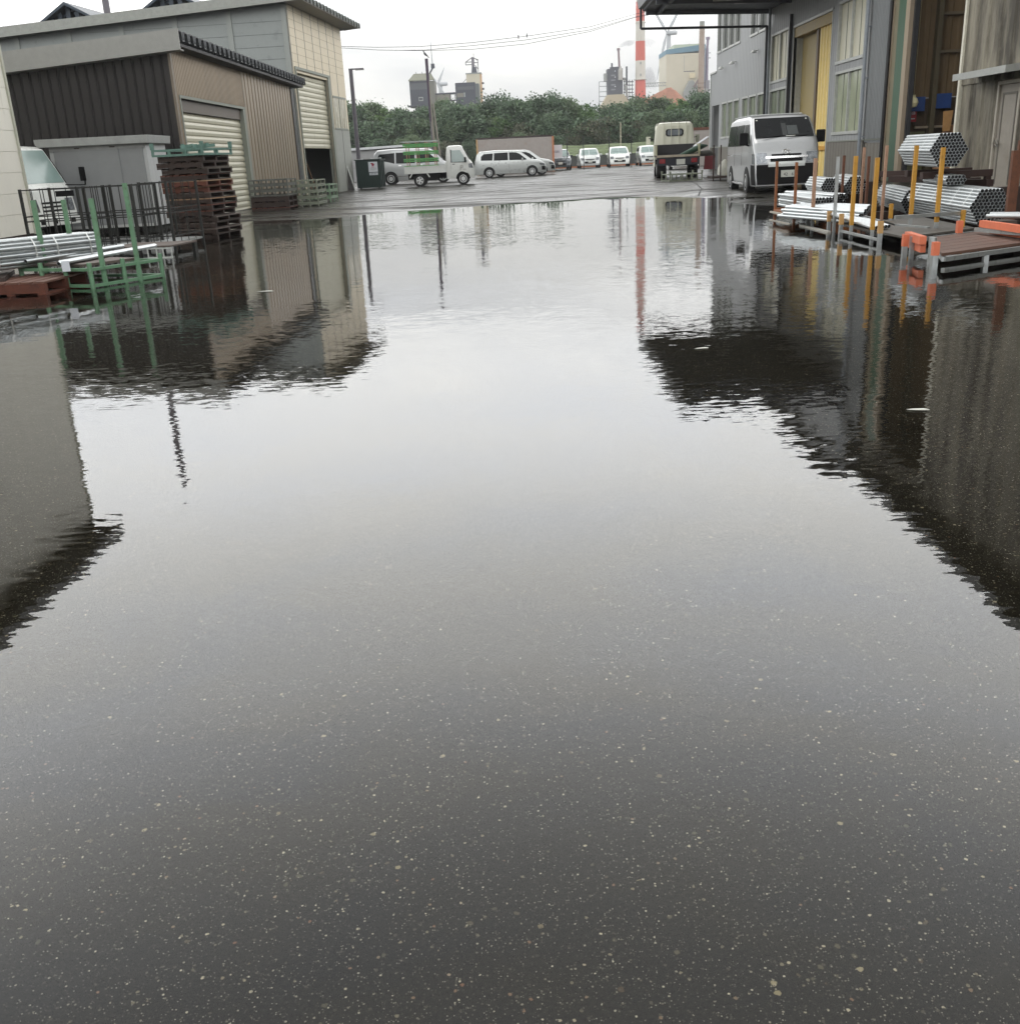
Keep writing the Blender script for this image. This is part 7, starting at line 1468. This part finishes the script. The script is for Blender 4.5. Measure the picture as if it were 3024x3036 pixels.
for x, y0_, y1_, w_ in ((1815, 200, 185, 0.3), (1859, 250, 195, 0.32)): MB().box(q(x, y0_).x-w_, q(x, y0_).x+w_, YC+1, YC+1.6, q(x, y0_).z, q(x, y1_).z).build('vent_stack', M_plant_dark, t)
MB().box(q(1792, 240).x, q(1801, 240).x, YC+1, YC+4, q(1792, 240).z, q(1792, 216).z).build('side_box', M_plant_grey, t)
for y in (222, 236, 250, 264): MB().box(a_.x+1.3, a_.x+2.9, YC+0.42, YC+0.5, q(1820, y).z-0.25, q(1820, y).z+0.25).build('girt', mat('plant_girt', (118, 122, 126), 0.6), t)
for y in (209, 227, 255): MB().cyl((q(1824, y).x, YC+0.44, q(1824, y).z), (q(1824, y).x, YC+0.5, q(1824, y).z), 0.22, 10).build('porthole', M_sign, t)
for y in (241, 255, 271, 285, 300): MB().bar((q(1777, y).x, YC+1, q(1777, y).z), (a_.x, YC+1, q(1777, y).z), 0.16).build('stair_landing', M_plant_dark, t)
MB().bar((q(1777, 320).x, YC+1, 5), (q(1777, 240).x, YC+1, q(1777, 240).z), 0.16).build('stair_post', M_plant_dark, t)
for x in (1852, 1862, 1868, 1876): MB().bar((q(x, 310).x, YC+2, 5), (q(x, 240).x, YC+2, q(x, 234).z), 0.22).build('frame_column', M_plant_dark, t)
for y in (240, 250, 262, 272, 284, 294, 304): MB().bar((q(1850, y).x, YC+2, q(1850, y).z), (q(1880, y).x, YC+2, q(1880, y).z), 0.3).build('frame_beam', M_plant_dark, t)
dc = MB(); dp_ = [(1848, 232), (1855, 231), (1861, 240), (1856, 252), (1858, 268), (1862, 290)]
for u, v in zip(dp_, dp_[1:]): dc.cyl(q(*u)+Vector((0, 1.6, 0)), q(*v)+Vector((0, 1.6, 0)), 0.45, 8)
dc.build('duct', M_plant_grey, t, smooth=True)
# plumes
def plume(label, pts, rads, dens, seed):
    rg_ = random.Random(seed); mb = MB(); rows = []
    for i, (p, r0) in enumerate(zip(pts, rads)):
        p = Vector(p); row = []
        for k in range(17):
            a = 2*math.pi*k/16; rr1 = r0*(1+0.35*noise.noise(Vector((i*0.8, math.cos(a)*1.3, math.sin(a)*1.3+seed)))); row.append(p+Vector((0.25*rr1*math.sin(a), rr1*math.cos(a), rr1*math.sin(a))))
        rows.append(row)
    mb.grid(rows); mb.add(rows[0][:-1], [tuple(range(16))]); mb.add(rows[-1][:-1], [tuple(range(16))])
    m_ = bpy.data.materials.new('smoke'); m_.use_nodes = True; tt = m_.node_tree; tt.nodes.clear(); o_ = tt.nodes.new('ShaderNodeOutputMaterial'); pv = tt.nodes.new('ShaderNodeVolumePrincipled'); pv.inputs['Color'].default_value = (0.72, 0.72, 0.75, 1); pv.inputs['Anisotropy'].default_value = 0.3
    pv.inputs['Density'].default_value = dens; tt.links.new(pv.outputs[0], o_.inputs['Volume'])
    o = mb.build('smoke_plume', m_, smooth='all'); o['kind'] = 'stuff'; tag(o, label, 'smoke'); return o
pp = [q(1836, 138)+Vector((0, 2, 0)), q(1842, 133)+Vector((0, 2, 0)), q(1850, 127)+Vector((0, 2, 0)), q(1860, 124)+Vector((0, 2, 0)), q(1870, 124)+Vector((0, 2, 0)), q(1882, 122)+Vector((0, 2, 0))]
plume('thin grey smoke drifting right from the process tower stack', pp, [0.3, 0.7, 0.95, 1.05, 1.15, 0.7], 0.35, 2)
pp = [q(1915, 245)+Vector((0, 30, 0)), q(1925, 225)+Vector((0, 30, 0)), q(1940, 212)+Vector((0, 30, 0)), q(1955, 215)+Vector((0, 30, 0)), q(1968, 222)+Vector((0, 30, 0)), q(1978, 240)+Vector((0, 30, 0))]
plume('pale cloud of steam between the striped chimney and the boiler house', pp, [1.5, 3.5, 4.4, 4.0, 3.0, 1.5], 0.10, 5)
pp = [q(1908, 92)+Vector((0, 30, 0)), q(1925, 92)+Vector((0, 30, 0)), q(1945, 98)+Vector((0, 30, 0)), q(1965, 98)+Vector((0, 30, 0)), q(1978, 96)+Vector((0, 30, 0))]
plume('faint wisp of smoke right of the upper striped chimney', pp, [0.8, 1.4, 1.7, 1.4, 0.6], 0.10, 8)
# wood chip heap and small shed roof
hp = MB(); rows = []; hx0 = q(1965, 270).x
for i in range(15):
    row = []
    for j in range(41):
        a = 2*math.pi*j/40; f = i/14.0; rx = 20*f; ry = 9*f
        row.append(Vector((hx0+rx*math.cos(a)*(1.2 if math.cos(a) < 0 else 0.62), YC-20+ry*math.sin(a), q(1965, 268).z*(1-f**1.2*0.55)-0.1*f+0.9*noise.noise(Vector((rx*math.cos(a)*0.3, ry*math.sin(a)*0.3, 1))))))
    rows.append(row)
hp.grid(rows); o = hp.build('wood_chip_heap', M_chips, smooth='all'); o['kind'] = 'stuff'; tag(o, 'orange brown heap of wood chips behind the wood right of the chimney', 'heap')
t = thing('plant_shed', 'small grey gabled roof showing over the trees left of the chimney', 'shed', (0, 0, 0)); s0 = atY(1805, 322, 300); s1_ = atY(1840, 322, 300); ap_ = atY(1823, 306, 300)
MB().prism([(s0.x, 300, s0.z), (s1_.x, 300, s1_.z), (ap_.x, 300, ap_.z)], (0, 6, 0)).build('roof', mat('plant_green_roof', (84, 100, 88), 0.6), t); MB().box(s0.x+0.2, s1_.x-0.2, 300.3, 305.8, 0, s0.z).build('wall', M_plant_grey, t)
# boiler house
t = thing('boiler_house', 'large cream boiler house with a blue roof band behind the wood chip heap', 'building', (0, 0, 0)); Yb_ = 420
u = lambda x, y: atY(x, y, Yb_)
xL, xR2 = u(1975, 220).x, u(2090, 220).x; zT = u(1977, 160).z
MB().box(xL, xR2-2.2, Yb_, Yb_+20, 0, zT).build('clad_wall', M_plant_cream, t); MB().box(xR2-2.2, xR2, Yb_+0.1, Yb_+20, 6, zT+1.0).build('blue_flank', mat('plant_blue_dark', (74, 96, 122), 0.6), t)
MB().prism([(xL-0.1, Yb_-0.1, zT), (xR2, Yb_-0.1, zT+0.8), (xR2, Yb_-0.1, zT+3.0), (xL-0.1, Yb_-0.1, zT+1.6)], (0, 20, 0)).build('blue_band', M_plant_blue, t)
MB().box(xL+3.2, xR2-2, Yb_+2, Yb_+16, zT+2.0, zT+3.4).build('roof_house', mat('plant_pale_green', (176, 186, 164), 0.6), t)
for x in (2027.5,): MB().box(u(x, 200).x, u(x, 200).x+0.14, Yb_-0.05, Yb_, u(x, 211).z, u(x, 163).z).build('pipe_line', M_plant_grey, t)
MB().box(u(2027, 211).x, u(2060, 211).x, Yb_-0.06, Yb_, u(2027, 212).z, u(2027, 210).z).build('pipe_line', M_plant_dark, t)
MB().box(u(2044, 232).x, u(2060, 232).x, Yb_-0.8, Yb_, u(2044, 231).z, u(2044, 217).z).build('annex', mat('plant_cream_box', (214, 204, 172), 0.6), t)
MB().prism([(u(2022, 290).x, Yb_-3, 0), (u(2095, 290).x, Yb_-3, 0), (u(2095, 262).x, Yb_-3, u(2095, 262).z), (u(2070, 262).x, Yb_-3, u(2070, 262).z), (u(2050, 240).x, Yb_-3, u(2050, 238).z), (u(2040, 240).x, Yb_-3, u(2040, 240).z), (u(2024, 272).x, Yb_-3, u(2024, 272).z)], (0, 2.5, 0)).build('lower_building', M_plant_grey, t)
MB().bar(u(2052, 258)+Vector((0, -4, 0)), u(2080, 215)+Vector((0, -4, 0)), 0.8).build('conveyor', mat('plant_conveyor', (136, 124, 122), 0.6), t)
MB().box(u(2049, 135).x, u(2053, 135).x, Yb_+6, Yb_+7, zT+3.4, u(2050, 124).z).build('roof_vent', mat('plant_red_vent', (140, 96, 92), 0.6), t)
t = thing('brown_stack', 'stout brown grey stack standing in front of the boiler house', 'chimney', (u(2071, 200).x, Yb_-6, 0)); z_ = u(2071, 68).z
MB().cyl((0, 0, 0), (0, 0, z_-1.5), 1.35, 20, 1.0).build('shaft', M_brick_stack, t, smooth=True); MB().cyl((0, 0, z_-1.6), (0, 0, z_), 0.92, 20).build('cap', mat('stack_cap_grey', (128, 132, 124), 0.6), t, smooth=True)
for k in range(4): MB().bar((-1.5, -1.3, u(2071, 285-k*12).z), (1.5, -1.3, u(2071, 285-k*12).z), 0.12).build('scaffold_bar', M_rust, t)
for x in (-1.4, 1.4): MB().bar((x, -1.3, 6), (x, -1.3, u(2071, 240).z), 0.12).build('scaffold_post', M_rust, t)
t = thing('mauve_flue', 'slender mauve grey flue with side brackets right of the boiler house', 'chimney', (u(2101, 200).x, Yb_+4, 0)); z_ = u(2101, 105).z
MB().cyl((0, 0, 0), (0, 0, z_-4), 0.7, 14, 0.6).cyl((0, 0, z_-4), (0.2, 0, z_-0.8), 0.5, 14).cyl((0.2, 0, z_-0.9), (0.2, 0, z_), 0.75, 14, 0.8).build('shaft', mat('plant_mauve_flue', (132, 120, 138), 0.6), t, smooth=True)
for y in (153, 168): MB().bar((0, 0, u(2101, y).z), (1.4, 0, u(2101, y).z), 0.2).build('bracket', M_plant_dark, t)
MB().box(-0.7, 1.0, -1, 1, 5, u(2101, 235).z).build('side_duct', mat('plant_lilac_grey', (140, 136, 142), 0.6), t)
t = thing('pipe_bridge', 'pale trestle pipe bridge between chimney and boiler house', 'bridge', (0, 0, 0)); aL, aR = q(1908, 246), u(1974, 243); bL, bR = q(1908, 256), u(1974, 253)
for p1, p2 in ((aL, aR), (bL, bR)): MB().bar(p1, p2, 0.22).build('chord', M_plant_grey, t)
zg = MB(); lastp = None
for k in range(19):
    f = k/18; p1 = (aL.lerp(aR, f) if k % 2 else bL.lerp(bR, f))
    if lastp is not None: zg.bar(lastp, p1, 0.09)
    lastp = p1
zg.build('lattice', M_plant_grey, t)
# wind turbines
def turbine(label, hub, Y, blades, Rb, zbase=0.0):
    h_ = atY(hub[0], hub[1], Y); t = thing('wind_turbine', label, 'wind turbine', (h_.x, Y, 0), 0, 'wind turbines behind the plant')
    MB().cyl((1.6*0.5, 2.5, zbase), (0.9, 2.5, h_.z-0.8), 1.7, 18, 1.15).build('tower', M_turbine, t, smooth=True)
    nc = MB(); rows = [[(x, r0*math.cos(2*math.pi*k/12)+1.0, h_.z+r0*0.85*math.sin(2*math.pi*k/12)) for k in range(13)] for x, r0 in ((-0.9, 0.4), (-0.4, 1.15), (0.8, 1.4), (4.2, 1.35), (5.2, 1.1), (5.4, 0.3))]
    nc.grid(rows); nc.build('nacelle', M_turbine, t, smooth=True)
    for a in blades:
        d = Vector((math.sin(R(a)), 0, math.cos(R(a)))); n_ = Vector((d.z, 0, -d.x)); c0 = Vector((-0.6, -0.6, h_.z)); bl = MB(); rows = []
        for f, w_, th in ((0.0, 0.45, 0.4), (0.08, 0.5, 0.4), (0.2, 1.0, 0.3), (0.5, 0.7, 0.18), (0.8, 0.42, 0.1), (1.0, 0.12, 0.05)):
            c = c0+d*Rb*f; rows.append([c+n_*w_+Vector((0, 0, 0)), c+Vector((0, -th, 0)), c-n_*w_*0.6, c+Vector((0, th, 0)), c+n_*w_])
        bl.grid(rows); bl.build('blade', M_turbine, t, smooth=True)
turbine('wind turbine with a drooping blade behind the boiler house', (1980, 96), 620, (-33, 30, 193), 25)
turbine('paler wind turbine between the two dark conveyor towers', (1300, 248), 640, (145, -80 if False else 28, 250 if False else 320), 10)
# dark pole tip in the wood
tag(MB().cyl((atY(1618, 300, 125).x, 125, 0), (atY(1618, 293, 125).x, 125, atY(1618, 291, 125).z), 0.1, 8).build('wooden_pole', M_bark), 'dark pole standing among the tree tops in the middle of the wood', 'pole')

# ------------------------------------------------------------------ damp air
hz = MB().box(-420, 420, -40, 700, -2.0, 95); m_ = bpy.data.materials.new('damp_air'); m_.use_nodes = True; tt = m_.node_tree; tt.nodes.clear(); o_ = tt.nodes.new('ShaderNodeOutputMaterial'); pv = tt.nodes.new('ShaderNodeVolumePrincipled')
pv.inputs['Color'].default_value = (0.90, 0.91, 0.93, 1); pv.inputs['Density'].default_value = 0.0004; pv.inputs['Anisotropy'].default_value = 0.2; tt.links.new(pv.outputs[0], o_.inputs['Volume'])
o = hz.build('haze', m_); o['kind'] = 'stuff'; tag(o, 'thin damp haze over the yard and the plant behind it', 'haze')
